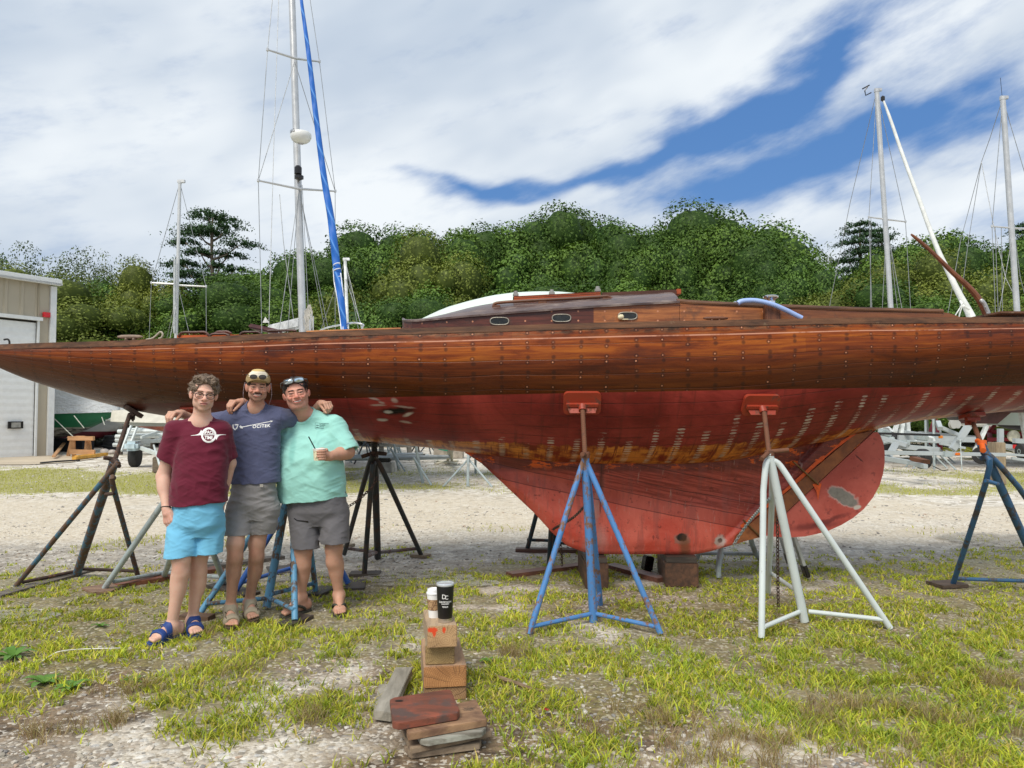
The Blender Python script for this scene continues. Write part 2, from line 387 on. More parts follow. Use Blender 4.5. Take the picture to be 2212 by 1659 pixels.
# ---------------------------------------------------------------- loose stones
def make_gravel():
 n = 34000
 Y = 2.9 + (RNG.random(n) ** 1.5) * 8.5; Y[26000:] = 10.5 + 14 * RNG.random(8000); X = (RNG.random(n) * 2 - 1) * (Y * .74 + .8)
 G, mud, wet, sand = zones(X, Y)
 cl = fbm(X * 1.6, Y * 1.6, 0, 301, 4)
 keep = RNG.random(n) < np.clip(.10 + 1.5 * sst(.50, .62, cl) * (1 - .75 * G) + .22 * wet - .1 * sand, .04, 1)
 X, Y = X[keep], Y[keep]; n = len(X)
 r = .0045 + .012 * RNG.random(n) ** 2.8; r[RNG.random(n) < .02] *= 1.6; r *= 1 + 1.3 * sst(9, 15, Y)
 bm = bmesh.new(); bmesh.ops.create_icosphere(bm, subdivisions=1, radius=1); bm.verts.index_update()
 B = np.array([v.co[:] for v in bm.verts]); Fb = np.array([[v.index for v in f.verts] for f in bm.faces]); bm.free()
 ang = RNG.random(n) * 2 * PI; sx = 1 + .5 * RNG.random(n); sy = .7 + .4 * RNG.random(n); sz = .38 + .35 * RNG.random(n)
 J = 1 + (RNG.random((n, len(B))) - .5) * .45
 L = B[None] * J[..., None] * np.stack([sx, sy, sz], -1)[:, None] * r[:, None, None]
 c, s = np.cos(ang)[:, None], np.sin(ang)[:, None]
 V = np.stack([L[..., 0] * c - L[..., 1] * s + X[:, None], L[..., 0] * s + L[..., 1] * c + Y[:, None], L[..., 2] + (gheight(X, Y) + r * .12)[:, None]], -1)
 Fc = (Fb[None] + (np.arange(n) * len(B))[:, None, None]).reshape(-1, 3)
 me = npmesh('gravel', V.reshape(-1, 3), Fc, smooth=False)
 pal = np.array([(.52, .48, .41), (.42, .38, .31), (.66, .63, .57), (.30, .29, .27), (.42, .31, .23), (.20, .19, .18), (.56, .50, .42), (.36, .33, .29)])
 cc = pal[RNG.integers(0, len(pal), n)] * (.75 + .4 * RNG.random((n, 1)))
 wz = zones(X, Y)[2]; cc *= (1 - .45 * wz)[:, None]
 C = np.repeat(np.concatenate([cc, np.ones((n, 1))], 1), len(B), 0)
 a = me.color_attributes.new('Col', 'FLOAT_COLOR', 'POINT'); a.data.foreach_set('color', C.astype(np.float32).ravel())
 t = NT('loose_stone'); at_ = t.t.nodes.new('ShaderNodeAttribute'); at_.attribute_name = 'Col'
 t.set(Base_Color=t.mix(t.M('MULTIPLY', t.step(t.noise(t.co(), 90, 4, .7), .4, .7), .4), at_.outputs[0], (.22, .19, .15)), Roughness=.85)
 link('gravel', me, t.m, kind='stuff', label='loose pale stones scattered over the yard', cat='gravel')
make_gravel()
# ---------------------------------------------------------------- grass
def blades(X, Y, H, Wd, lean, col, name, label, seg=2):
 n = len(X); ang = RNG.random(n) * 2 * PI; la = RNG.random(n) * 2 * PI
 bx, by = np.cos(ang), np.sin(ang); lx, ly = np.cos(la) * lean, np.sin(la) * lean
 Z = gheight(X, Y) - .004; V = []
 for k in range(seg):
  f = k / seg; w = Wd * (1 - f * .35)
  cx = X + lx * H * f ** 1.7; cy = Y + ly * H * f ** 1.7; cz = Z + H * f * (1 - .25 * lean * f)
  V.append(np.stack([cx - bx * w, cy - by * w, cz], -1)); V.append(np.stack([cx + bx * w, cy + by * w, cz], -1))
 V.append(np.stack([X + lx * H, Y + ly * H, Z + H * (1 - .35 * lean)], -1))
 V = np.stack(V, 1); m = 2 * seg + 1; base = np.arange(n)[:, None] * m
 tris = []
 for k in range(seg - 1): tris += [[2 * k, 2 * k + 1, 2 * k + 3], [2 * k, 2 * k + 3, 2 * k + 2]]
 tris += [[2 * seg - 2, 2 * seg - 1, 2 * seg]]
 Fc = (base[:, None] + np.array(tris)[None]).reshape(-1, 3)
 me = npmesh(name, V.reshape(-1, 3), Fc)
 C = np.repeat(np.concatenate([col, np.ones((n, 1))], 1), m, 0)
 a = me.color_attributes.new('Col', 'FLOAT_COLOR', 'POINT'); a.data.foreach_set('color', C.astype(np.float32).ravel())
 return me
def leafmat(name, attr=None, col=None, rough=.55, tr=.35):
 t = NT(name)
 if attr:
  a = t.t.nodes.new('ShaderNodeAttribute'); a.attribute_name = attr; c = a.outputs[0]
 else: c = col
 t.set(Base_Color=c, Roughness=rough); t.b.inputs['Specular IOR Level'].default_value = .25
 tb = t.n('BsdfTranslucent', 0, Color=t.mix(1, c, (1.0, 1.0, .6), 'MULTIPLY'))
 mx = t.t.nodes.new('ShaderNodeMixShader'); mx.inputs[0].default_value = tr
 t.L(t.b.outputs[0], mx.inputs[1]); t.L(tb, mx.inputs[2]); t.L(mx.outputs[0], t.out.inputs[0])
 return t.m
def make_grass():
 gm = leafmat('grass_blade', 'Col')
 nt = 52000
 Y = 2.85 + RNG.random(nt) ** 1.35 * 5.6; X = (RNG.random(nt) * 2 - 1) * (Y * .74 + .6)
 G, mud, wet, sand = zones(X, Y); cl = fbm(X * 4.5, Y * 4.5, 0, 401, 3)
 keep = RNG.random(nt) < np.clip((G * 1.0 + .02) * sst(.36, .60, cl), 0, 1); X, Y = X[keep], Y[keep]
 k = RNG.integers(3, 7, len(X)); XX = np.repeat(X, k); YY = np.repeat(Y, k); n = len(XX)
 sz = np.repeat(.6 + .9 * RNG.random(len(X)) ** 1.5, k)
 XX = XX + RNG.normal(0, .013, n); YY = YY + RNG.normal(0, .013, n)
 H = (.024 + .034 * RNG.random(n)) * sz * (1.15 - .35 * sst(4.6, 6.5, YY)); W = (.0026 + .0024 * RNG.random(n)) * (1 + .12 * np.maximum(YY - 4, 0))
 pal = np.array([(.46, .52, .050), (.60, .60, .07), (.34, .44, .05), (.60, .50, .13), (.24, .30, .05), (.54, .58, .05)])
 z = fbm(XX * .9, YY * .9, 0, 501, 3)[:, None]
 C = pal[RNG.integers(0, len(pal), n)] * (.75 + .5 * RNG.random((n, 1))) * (.75 + .5 * z)
 me = blades(XX, YY, H, W, .95 * (.4 + RNG.random(n) * .8), C, 'grass', '')
 link('grass', me, gm, kind='stuff', label='short yellow green grass growing through the gravel', cat='grass')
 sp = []
 for (px, py, c) in [(1480, 1440, 12), (1700, 1420, 16), (1830, 1470, 16), (1560, 1500, 14), (1950, 1430, 22), (2120, 1440, 20), (1400, 1420, 8), (1640, 1540, 16), (1720, 1560, 14), (2080, 1620, 22), (2190, 1560, 20), (1280, 1430, 8), (560, 1530, 9), (700, 1420, 8), (1110, 1560, 7), (1800, 1390, 12), (2020, 1385, 12), (1220, 1640, 10), (1990, 1510, 12), (1880, 1600, 12)]:
  g = gr(px, py)
  for i in range(c * 2): sp.append((g[0] + random.gauss(0, .17), g[1] + random.gauss(0, .12), random.random()))
 sp = np.array(sp); k = 11; XX = np.repeat(sp[:, 0], k); YY = np.repeat(sp[:, 1], k); n = len(XX)
 XX += RNG.normal(0, .018, n); YY += RNG.normal(0, .018, n)
 H = (.035 + .05 * RNG.random(n)) * np.repeat(.6 + .6 * sp[:, 2], k)
 pal = np.array([(.34, .46, .05), (.46, .54, .06), (.26, .38, .05), (.52, .55, .07)])
 C = pal[RNG.integers(0, 4, n)] * (.7 + .5 * RNG.random((n, 1)))
 me = blades(XX, YY, H, .0022 + .0015 * RNG.random(n), .9 * (.5 + RNG.random(n) * .7), C, 'grass_clumps', '', 4)
 link('tall_grass', me, gm, kind='stuff', label='longer bright green grass clumps in the foreground', cat='grass')
 sp = []
 for (px, py, c, s) in [(1560, 1640, 34, .22), (1640, 1610, 20, .15), (1760, 1560, 18, .14), (1420, 1560, 12, .10), (280, 1500, 12, .10), (90, 1590, 8, .07), (220, 1570, 9, .06), (1110, 1420, 10, .05), (1840, 1530, 14, .12), (2180, 1480, 14, .10), (500, 1450, 7, .10), (700, 1560, 6, .08), (2060, 1560, 14, .12), (1960, 1640, 12, .15), (1270, 1590, 6, .08), (380, 1380, 5, .1)]:
  g = gr(px, py)
  for i in range(c): sp.append((g[0] + random.gauss(0, s), g[1] + random.gauss(0, s * .6), random.random()))
 sp = np.array(sp); k = 26; XX = np.repeat(sp[:, 0], k); YY = np.repeat(sp[:, 1], k); n = len(XX)
 XX += RNG.normal(0, .02, n); YY += RNG.normal(0, .02, n)
 H = (.05 + .09 * RNG.random(n)) * np.repeat(.6 + .6 * sp[:, 2], k)
 pal = np.array([(.48, .36, .19), (.36, .27, .13), (.40, .36, .14), (.30, .19, .12), (.52, .44, .26)])
 C = pal[RNG.integers(0, 5, n)] * (.7 + .5 * RNG.random((n, 1)))
 me = blades(XX, YY, H, .0010 + .0006 * RNG.random(n), .8 * (.3 + RNG.random(n) * .9), C, 'dry', '', 3)
 link('dry_grass', me, gm, kind='stuff', label='dry straw coloured grass tufts in the foreground', cat='grass')
 n = 75000; Y = 7.8 + RNG.random(n) * 13; X = (RNG.random(n) * 2 - 1) * (Y * .76)
 G = zones(X, Y)[0]; kp = RNG.random(n) < G * .95; X, Y = X[kp], Y[kp]; n = len(X)
 C = pal[RNG.integers(0, 5, n)] * .4 + np.array([(.32, .36, .03)]) * (.7 + .6 * RNG.random((n, 1)))
 me = blades(X, Y, .022 + .04 * RNG.random(n), .0035 + .004 * RNG.random(n), RNG.random(n), C, 'far', '')
 link('distant_grass', me, gm, kind='stuff', label='thin grass growing on the strip beyond the gravel track', cat='grass')
make_grass()
def weed(name, label, c, n, L, group=None, mat=None):
 mb = MB()
 for i in range(n):
  a = 2 * PI * i / n + random.uniform(-.4, .4); l = L * random.uniform(.6, 1.1); w = l * .17; up = random.uniform(.5, 1.1)
  d = np.array([math.cos(a), math.sin(a), 0]); s = np.array([-d[1], d[0], 0]); P = []
  for k in range(7):
   f = k / 6; ww = w * math.sin(PI * min(1, f * .9 + .06)) ** .8
   p = np.array(c) + d * l * f * .85 + np.array([0, 0, up * l * (f - .75 * f * f)])
   P += [p - s * ww + np.array([0, 0, .25 * ww]), p, p + s * ww + np.array([0, 0, .25 * ww])]
  mb.add(P, [(3 * k + j, 3 * k + j + 1, 3 * k + j + 4, 3 * k + j + 3) for k in range(6) for j in (0, 1)])
 return mb.build(name, mat, smooth=True, fix=False, label=label, cat='weed', group=group)
wm = leafmat('weed_leaf', None, (.13, .27, .045), .45, .25)
for (px, py, n, L, lb) in [(30, 1422, 12, .17, 'broad leaved green weed at the left edge of the yard'), (95, 1478, 9, .13, 'low green weed just right of the dock clump at the left edge'),
       (150, 1490, 8, .12, 'green weed beside the dry grass tuft at lower left'), (215, 1355, 6, .09, 'small green weed in the grass left of the man in maroon'),
       (290, 1475, 5, .09, 'pale green small weed behind the dry tuft at lower left'), (1052, 1432, 6, .07, 'little weed right of the timber block stack'), (870, 1500, 6, .06, 'small grassy weed at the foot of the grey plank')]:
 g = gr(px, py); weed('weed', lb, (g[0], g[1], zat(g[0], g[1])), n, L, mat=wm)
# ---------------------------------------------------------------- puddles
def puddle(cx, cy, rx, ry, seed, label=None):
 mb = MB(); n = 72; P = [(cx, cy, .0)]
 for k in range(n):
  a = 2 * PI * k / n; q = .62 + .75 * float(fbm(math.cos(a) * 1.7 + seed, math.sin(a) * 1.7, seed, 5, 4))
  P.append((cx + rx * q * math.cos(a), cy + ry * q * math.sin(a), 0.0))
 P = [(p[0], p[1], .016 + zat(cx, cy)) for p in P]
 mb.add(P, [(0, k + 1, (k + 1) % n + 1) for k in range(n)])
 return mb.build('puddle', pud, kind='structure')
tt = NT('puddle_water'); vv = tt.co()
mm_ = tt.step(tt.noise(vv, 11, 6, .7), .36, .56)
tt.set(Base_Color=(.46, .43, .38), Roughness=.16, IOR=1.33); tt.b.inputs['Specular IOR Level'].default_value = .9
tt.bump(tt.noise(vv, 14, 3, .5), .06, .004); tt.put(tt.b.inputs['Alpha'], tt.M('MULTIPLY', mm_, .55)); pud = tt.m
for (px, py, rx, ry, s) in [(910, 1252, .55, .34, 1), (880, 1244, .30, .2, 8), (2150, 1166, .62, .5, 2), (20, 1337, .35, .2, 3), (600, 1243, .5, .25, 4), (1010, 1262, .3, .12, 6)]:
 g = gr(px, py); puddle(g[0], g[1], rx, ry, s)
# ================================================================ THE WOODEN YACHT
YC = 6.62
def ip(tab, x): a = np.array(tab, float); return float(np.interp(x, a[:, 0], a[:, 1]))
def ips(tab, x, w=34):           # smoothed interpolation
 return sum(ip(tab, x + d * w) * k for d, k in ((-1.5, .12), (-.75, .22), (0, .32), (.75, .22), (1.5, .12)))
SHEER = [(-60, 745.5), (0, 743), (84, 740), (219, 737), (309, 733.5), (384, 730), (548, 723), (655, 717), (823, 711.5), (1097, 704), (1329, 697), (1536, 693), (1845, 687), (2212, 685), (2700, 684)]
BEAM = [(-4.72, .02), (-4.5, .07), (-4.2, .17), (-3.6, .35), (-3.0, .51), (-2.4, .65), (-1.6, .81), (-.6, .95), (.4, 1.02), (1.4, 1.01), (2.4, .93), (3.4, .80), (4.4, .64), (5.4, .46)]
BOT = [(-60, 766), (-30, 781), (0, 796), (67, 823), (140, 846), (197, 863), (253, 878), (295, 888), (363, 899), (500, 923), (650, 940), (780, 952), (900, 964), (1002, 976), (1090, 987), (1171, 996), (1284, 1002), (1477, 1002), (1560, 996), (1700, 967), (1892, 927), (1973, 909), (2082, 898), (2212, 884), (2400, 862), (2700, 822)]
def kb(px): return .17 * sst(960, 1110, px) * (1 - sst(1740, 1893, px)) + .012
def xz(px, py, Y): p = at(px, py, Y); return p
def station(X):
 b = ips(BEAM, X, .25); Ys = YC - b
 px = CX + X / Ys * F0
 zs = at(px, ips(SHEER, px) + 11, Ys)[2]
 pxb = CX + X / YC * F0
 k = kb(pxb); zb = at(pxb, ips(BOT, pxb, 22), YC - k)[2]
 return b, zs, k, zb
NS = 26
def section(X, n=NS):
 b, zs, k, zb = station(X); H = zs - zb
 full = float(sst(-4.6, -1.2, X)); aft = float(sst(1.8, 5.0, X))
 P0 = np.array([b, zs]); P1 = np.array([b * (1.0 + .13 * full - .02 * aft), zs - .50 * H])
 P2 = np.array([k + (b - k) * (.60 + .10 * full - .02 * aft), zb + (.16 - .04 * full + .0 * aft) * H]); P3 = np.array([k, zb])
 t = np.linspace(0, 1, n)[:, None]
 return (1 - t) ** 3 * P0 + 3 * (1 - t) ** 2 * t * P1 + 3 * (1 - t) * t * t * P2 + t ** 3 * P3
XS = np.concatenate([np.linspace(-4.72, -4.2, 10)[:-1], np.linspace(-4.2, 5.4, 110)])
SECT = [section(x) for x in XS]
def hull_pt(X, s):      # near side point of the hull at parameter s (0 sheer .. 1 bottom)
 S = section(X, 41); i = s * 40; j = min(int(i), 39); f = i - j; q = S[j] * (1 - f) + S[j + 1] * f
 return np.array([X, YC - q[0], q[1]])
yacht = empty('wooden_yacht', (0.3, YC, .26), 'old varnished wooden sailing yacht with red bottom standing on stands', 'sailboat')
V = []; UV = []
for X, S in zip(XS, SECT):
 L = np.concatenate([[0], np.cumsum(np.linalg.norm(np.diff(S, axis=0), axis=1))]); L = L / L[-1]
 for q, l in zip(S, L): V.append((X, YC - q[0], q[1])); UV.append((X, l))
 for q, l in zip(S[::-1], L[::-1]): V.append((X, YC + q[0], q[1])); UV.append((X, l))
m2 = 2 * NS; nX = len(XS)
Fc = [(i * m2 + k, i * m2 + k + 1, (i + 1) * m2 + k + 1, (i + 1) * m2 + k) for i in range(nX - 1) for k in range(m2 - 1)]
Fc += [tuple(range((nX - 1) * m2, nX * m2))[::-1]]
me = bpy.data.meshes.new('hull'); me.from_pydata(V, [], Fc)
uvl = me.uv_layers.new(name='UVMap')
for lp in me.loops: uvl.data[lp.index].uv = UV[lp.vertex_index]
me.polygons.foreach_set('use_smooth', [True] * (len(Fc) - 1) + [False]); me.update()
BOOT = (1.655, .0195)     # waterline height at x = 0 and its slope along the boat
A3 = lambda v: np.array(v, float)
def mask_el(t, P, c, r, ang=0, dist=.35, ns=9, soft=.25):
 """soft irregular patch: world x,z centre and radii in metres"""
 x, y, z = t.xyz(P); w = t.noise(P, ns, 5, .6, out=1); wx, _, wz = t.xyz(w)
 dx = t.M('ADD', t.M('SUBTRACT', x, c[0]), t.M('MULTIPLY', t.M('SUBTRACT', wx, .5), dist * r[0] * 2))
 dz = t.M('ADD', t.M('SUBTRACT', z, c[1]), t.M('MULTIPLY', t.M('SUBTRACT', wz, .5), dist * r[1] * 2))
 ca, sa = math.cos(ang), math.sin(ang)
 u = t.M('DIVIDE', t.M('ADD', t.M('MULTIPLY', dx, ca), t.M('MULTIPLY', dz, sa)), r[0])
 v = t.M('DIVIDE', t.M('SUBTRACT', t.M('MULTIPLY', dz, ca), t.M('MULTIPLY', dx, sa)), r[1])
 q = t.M('SQRT', t.M('ADD', t.M('MULTIPLY', u, u), t.M('MULTIPLY', v, v)))
 return t.step(q, 1 + soft, 1 - soft)
def hull_material():
 t = NT('varnished_planking_and_red_antifouling'); P = t.co('Object'); uv = t.co('UV')
 u, v, _ = t.xyz(uv); x, y, z = t.xyz(P)
 NP = 13.0
 wob = t.M('MULTIPLY', t.M('SUBTRACT', t.noise(t.cmb(t.M('MULTIPLY', u, .6), t.M('MULTIPLY', v, 2)), 1.5, 2, .5), .5), .25)
 pv = t.M('ADD', t.M('MULTIPLY', v, NP), wob); pf = t.M('FRACT', pv); pid = t.M('FLOOR', pv)
 seam_d = t.M('MINIMUM', pf, t.M('SUBTRACT', 1.0, pf))
 pl = t.t.nodes.new('ShaderNodeTexWhiteNoise'); pl.noise_dimensions = '2D'
 plank_len = t.M('FLOOR', t.M('ADD', t.M('MULTIPLY', u, .28), t.M('MULTIPLY', pid, .37)))
 t.put(pl.inputs['Vector'], t.cmb(pid, plank_len)); ptone = pl.outputs[0]
 grain = t.noise(t.cmb(t.M('MULTIPLY', u, 1.1), t.M('MULTIPLY', v, 34), t.M('MULTIPLY', pid, 3.1)), 2.0, 8, .66, .5)
 blot = t.noise(t.cmb(t.M('MULTIPLY', u, .9), t.M('MULTIPLY', v, 5), 2.0), 1.6, 6, .62, .4)
 fine = t.noise(t.cmb(t.M('MULTIPLY', u, 4), t.M('MULTIPLY', v, 60), 0.5), 3, 5, .7)
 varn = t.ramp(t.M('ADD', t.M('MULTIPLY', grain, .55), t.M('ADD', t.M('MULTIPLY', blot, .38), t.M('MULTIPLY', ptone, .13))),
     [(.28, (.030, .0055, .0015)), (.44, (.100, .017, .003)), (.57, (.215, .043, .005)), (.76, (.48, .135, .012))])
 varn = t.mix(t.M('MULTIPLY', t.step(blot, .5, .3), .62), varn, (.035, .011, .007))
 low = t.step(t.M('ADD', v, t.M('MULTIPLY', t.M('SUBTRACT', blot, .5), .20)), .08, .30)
 varn = t.mix(t.M('MULTIPLY', low, .86), varn, t.mix(grain, (.018, .005, .002), (.080, .018, .003)))  # topsides darken downwards: overcast shading put into the varnish colour, edge broken by stain
 bare = t.M('MULTIPLY', t.step(v, .055, .0), t.step(t.noise(t.cmb(t.M('MULTIPLY', u, 1.3), t.M('MULTIPLY', v, 20)), 2.2, 7, .7), .46, .60))
 varn = t.mix(t.M('MULTIPLY', bare, .75), varn, (.21, .12, .062))
 blk = t.M('MULTIPLY', t.step(v, .05, .005), t.step(t.noise(t.cmb(t.M('MULTIPLY', u, 2.3), t.M('MULTIPLY', v, 9), 4.0), 3, 7, .7), .45, .62))
 varn = t.mix(t.M('MULTIPLY', blk, .85), varn, (.022, .014, .009))
 bow = t.step(x, -1.7, -3.0)
 varn = t.mix(t.M('MULTIPLY', bow, t.M('MULTIPLY', t.step(v, .15, .75), .75)), varn, t.mix(grain, (.085, .036, .020), (.15, .068, .038)))
 red = t.mix(t.step(t.noise(P, 1.3, 6, .65, .8), .32, .66), (.17, .018, .014), (.36, .046, .036))
 red = t.mix(t.step(t.noise(t.cmb(t.M('MULTIPLY', u, 1.4), t.M('MULTIPLY', v, 11), 3.0), 3, 6, .6), .50, .80), red, (.12, .018, .014))
 streak = t.noise(t.cmb(t.M('MULTIPLY', u, 13), t.M('MULTIPLY', v, 1.2), 8.0), 1.5, 5, .6)
 red = t.mix(t.M('MULTIPLY', t.step(streak, .52, .72), .45), red, (.05, .018, .014))
 red = t.mix(t.M('MULTIPLY', t.step(x, -1.3, -2.9), .80), red, (.055, .022, .014))
 drip = t.M('MULTIPLY', t.M('SUBTRACT', streak, .5), .10)
 band0 = t.fmix(t.step(x, -2.6, .4), .93, .70); band0 = t.fmix(t.step(x, 1.6, 4.4), band0, .90)
 vb = t.M('SUBTRACT', t.M('ADD', v, drip), band0)
 patch = t.noise(t.cmb(t.M('MULTIPLY', u, 2.1), t.M('MULTIPLY', v, 3.0), 6.0), 2.4, 5, .6)
 band = t.M('MULTIPLY', t.step(vb, -.008, .012), t.M('MULTIPLY', t.step(x, -3.0, -1.2), t.step(x, 5.2, 3.2)))
 bandc = t.mix(t.step(t.M('ADD', t.M('MULTIPLY', patch, .7), t.M('MULTIPLY', streak, .35)), .44, .60), (.20, .025, .008), (.72, .27, .045))
 bandc = t.mix(t.step(grain, .35, .6), t.mix(.3, bandc, (.13, .03, .01)), bandc)
 bandc = t.mix(t.M('MULTIPLY', t.step(streak, .56, .64), .85), bandc, (.15, .014, .008))
 red = t.mix(band, red, bandc)
 edge = t.M('MULTIPLY', t.step(v, .967, .985), t.M('MULTIPLY', t.step(x, -.9, -.2), t.step(x, 3.6, 3.0)))
 red = t.mix(t.M('MULTIPLY', edge, t.step(t.noise(P, 7, 6, .7), .47, .55)), red, (.62, .12, .02))
 FR = .205; uu = t.M('DIVIDE', t.M('ADD', t.M('ADD', u, 20.0), t.M('MULTIPLY', t.noise(t.cmb(u, 3.0), 1.7, 1, .5), .16)), FR); uf = t.M('MULTIPLY', t.M('SUBTRACT', t.M('FRACT', uu), .5), FR); ui = t.M('FLOOR', uu)
 plw = .115
 vv_ = t.M('MULTIPLY', t.M('SUBTRACT', t.M('ABSOLUTE', t.M('SUBTRACT', pf, .5)), .33), plw)
 wn = t.t.nodes.new('ShaderNodeTexWhiteNoise'); wn.noise_dimensions = '3D'
 t.put(wn.inputs['Vector'], t.cmb(ui, pid, t.M('GREATER_THAN', pf, .5))); rnd = wn.outputs[0]
 wc = t.t.nodes.new('ShaderNodeTexWhiteNoise'); wc.noise_dimensions = '1D'; t.put(wc.inputs['W'], ui); rcol = wc.outputs[0]
 uf2 = t.M('ADD', uf, t.M('MULTIPLY', t.M('SUBTRACT', rnd, .5), .012))
 dd = t.M('SQRT', t.M('ADD', t.M('MULTIPLY', uf2, uf2), t.M('MULTIPLY', vv_, vv_)))
 dot = t.step(dd, .0075, .005); ring = t.step(dd, .024, .008)
 topm = t.M('SUBTRACT', z, t.M('ADD', BOOT[0], t.M('MULTIPLY', x, BOOT[1])))
 abv = t.step(topm, -.004, .004)
 dcol = t.mix(t.M('POWER', rnd, 2.0), (.05, .014, .008), (.62, .27, .15))
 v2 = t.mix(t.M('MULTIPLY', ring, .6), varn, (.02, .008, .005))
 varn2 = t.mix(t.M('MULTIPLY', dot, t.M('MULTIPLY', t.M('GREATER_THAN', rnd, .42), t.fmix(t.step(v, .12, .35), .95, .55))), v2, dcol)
 sm = t.noise(t.cmb(t.M('MULTIPLY', u, 26), t.M('MULTIPLY', v, 150), 1.0), 1.0, 4, .7)
 su = t.M('ADD', uf, t.M('MULTIPLY', t.M('SUBTRACT', sm, .5), .03))
 vf2 = t.M('SUBTRACT', t.M('FRACT', t.M('MULTIPLY', pv, 3.0)), .5)
 sq = t.M('ADD', t.M('POWER', t.M('ABSOLUTE', t.M('DIVIDE', su, .031)), 2.0), t.M('POWER', t.M('ABSOLUTE', t.M('DIVIDE', vf2, .34)), 2.0))
 smear = t.M('MULTIPLY', t.step(sq, 1.15, .55), t.step(t.M('ADD', sm, t.M('MULTIPLY', t.M('SUBTRACT', rnd, .5), .25)), .40, .50))
 start = t.fmix(t.step(x, -.6, 2.2), .74, .50)
 start = t.M('ADD', start, t.M('MULTIPLY', t.M('SUBTRACT', rcol, .5), .14));
 smask = t.M('MULTIPLY', t.step(t.M('SUBTRACT', v, start), -.01, .02), t.M('MULTIPLY', t.step(x, -3.2, -2.2), t.step(v, .985, .965)))
 cola = t.M('MULTIPLY', t.step(t.M('ABSOLUTE', t.M('ADD', x, 2.05)), .14, .1), t.step(topm, -.02, -.05))
 smask = t.M('MAXIMUM', smask, cola)
 lines = t.step(t.noise(t.cmb(t.M('MULTIPLY', u, 5), t.M('MULTIPLY', v, 330), 2.0), 1, 3, .6), .40, .56)
 smear = t.M('MULTIPLY', t.M('MULTIPLY', smear, smask), t.fmix(lines, .45, 1.0))
 smear = t.M('MULTIPLY', smear, t.fmix(rnd, .55, 1.0))
 red2 = t.mix(smear, red, (.66, .60, .53))
 for (c, r, a, colr, s) in [((-.93, 1.527), (.13, .026), .05, (.012, .008, .006), 1.0), ((-1.06, 1.575), (.06, .008), 0, (.50, .43, .36), .6), ((-.85, 1.56), (.08, .008), -.1, (.45, .38, .33), .6), ((-.922, 1.61), (.026, .018), -.3, (.55, .46, .40), .6), ((-1.09, 1.625), (.05, .009), -.2, (.52, .46, .42), .6), ((-1.03, 1.595), (.025, .008), -.2, (.5, .45, .4), .6), ((-.99, 1.52), (.035, .012), 0, (.6, .55, .5), .9),
        ((-1.05, 1.456), (.042, .011), 0, (.62, .56, .50), .9), ((-.86, 1.438), (.045, .009), -.15, (.52, .46, .40), .65), ((-.83, 1.50), (.04, .012), .3, (.55, .48, .42), .9), ((-3.15, 1.40), (.12, .018), -.2, (.30, .05, .025), .8), ((-2.9, 1.42), (.10, .02), -.15, (.5, .42, .36), .6), ((-2.75, 1.36), (.10, .015), -.15, (.5, .42, .36), .6)]:
  red2 = t.mix(t.M('MULTIPLY', mask_el(t, P, c, r, a, .5, 16, .5), s), red2, colr)
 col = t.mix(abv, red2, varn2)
 seam = t.step(seam_d, .045, .012)
 sn = t.noise(t.cmb(t.M('MULTIPLY', u, 1.5), pid), 2, 4, .6)
 col = t.mix(t.M('MULTIPLY', seam, t.step(sn, .40, .68)), col, (.014, .008, .006))
 rl = t.M('MULTIPLY', t.step(v, .050, .046), t.step(v, .040, .044))
 col = t.mix(t.M('MULTIPLY', rl, t.step(t.noise(t.cmb(u, 0.0), 2.0, 5, .7), .38, .5)), col, (.55, .27, .18))
 rough = t.fmix(abv, .42, t.fmix(t.step(blot, .35, .65), .20, .42))
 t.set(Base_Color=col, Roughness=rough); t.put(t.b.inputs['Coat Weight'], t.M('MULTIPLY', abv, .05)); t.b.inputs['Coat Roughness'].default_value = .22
 t.b.inputs['Specular IOR Level'].default_value = .24
 h = t.M('SUBTRACT', t.M('MULTIPLY', fine, .25), t.M('MULTIPLY', seam, 1.0)); h = t.M('ADD', h, t.M('MULTIPLY', t.M('MULTIPLY', smear, t.M('SUBTRACT', 1.0, abv)), .5))
 h = t.M('ADD', h, t.M('MULTIPLY', t.noise(P, 2.2, 3, .5), 1.3))
 t.bump(h, .5, .004)
 return t.m
HM = hull_material()
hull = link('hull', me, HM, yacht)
hull_bvh = BVHTree.FromPolygons([Vector(v) for v in V], Fc)
rail_m = wood('weathered_rail_wood', (.23, .10, .045), (.055, .026, .015), .6, (.6, 9, 9), .5, stain=(.32, .24, .15), scov=.30)
def rail(side, name='toe_rail', dz=0.0, h=.042, w=.045, x0=-4.70, x1=5.38, mat=rail_m, proud=.006):
 mb = MB(); xs = np.linspace(x0, x1, 90); P = []
 for X in xs:
  b, zs, _, _ = station(X); yo = YC - side * (b + proud)
  yi = YC - side * max(b - w, 0.0)
  P += [(X, yo, zs - .004 + dz), (X, yo, zs + h + dz), (X, yi, zs + h + dz), (X, yi, zs - .004 + dz)]
 n = len(xs)
 mb.add(P, [(i * 4 + k, i * 4 + (k + 1) % 4, i * 4 + 4 + (k + 1) % 4, i * 4 + 4 + k) for i in range(n - 1) for k in range(4)] + [(0, 1, 2, 3), (n * 4 - 4, n * 4 - 1, n * 4 - 2, n * 4 - 3)])
 return mb.build(name, mat, yacht)
rail(1); rail(-1)
fr = rail(1, 'new_rail_plank', .043, .006, .05, -1.62, -.86, wood('fresh_orange_wood', (.62, .27, .10), (.42, .16, .06), .6, bump=.1), .008)
fr['label'] = 'new bare orange rail capping'
mb = MB(); P = []
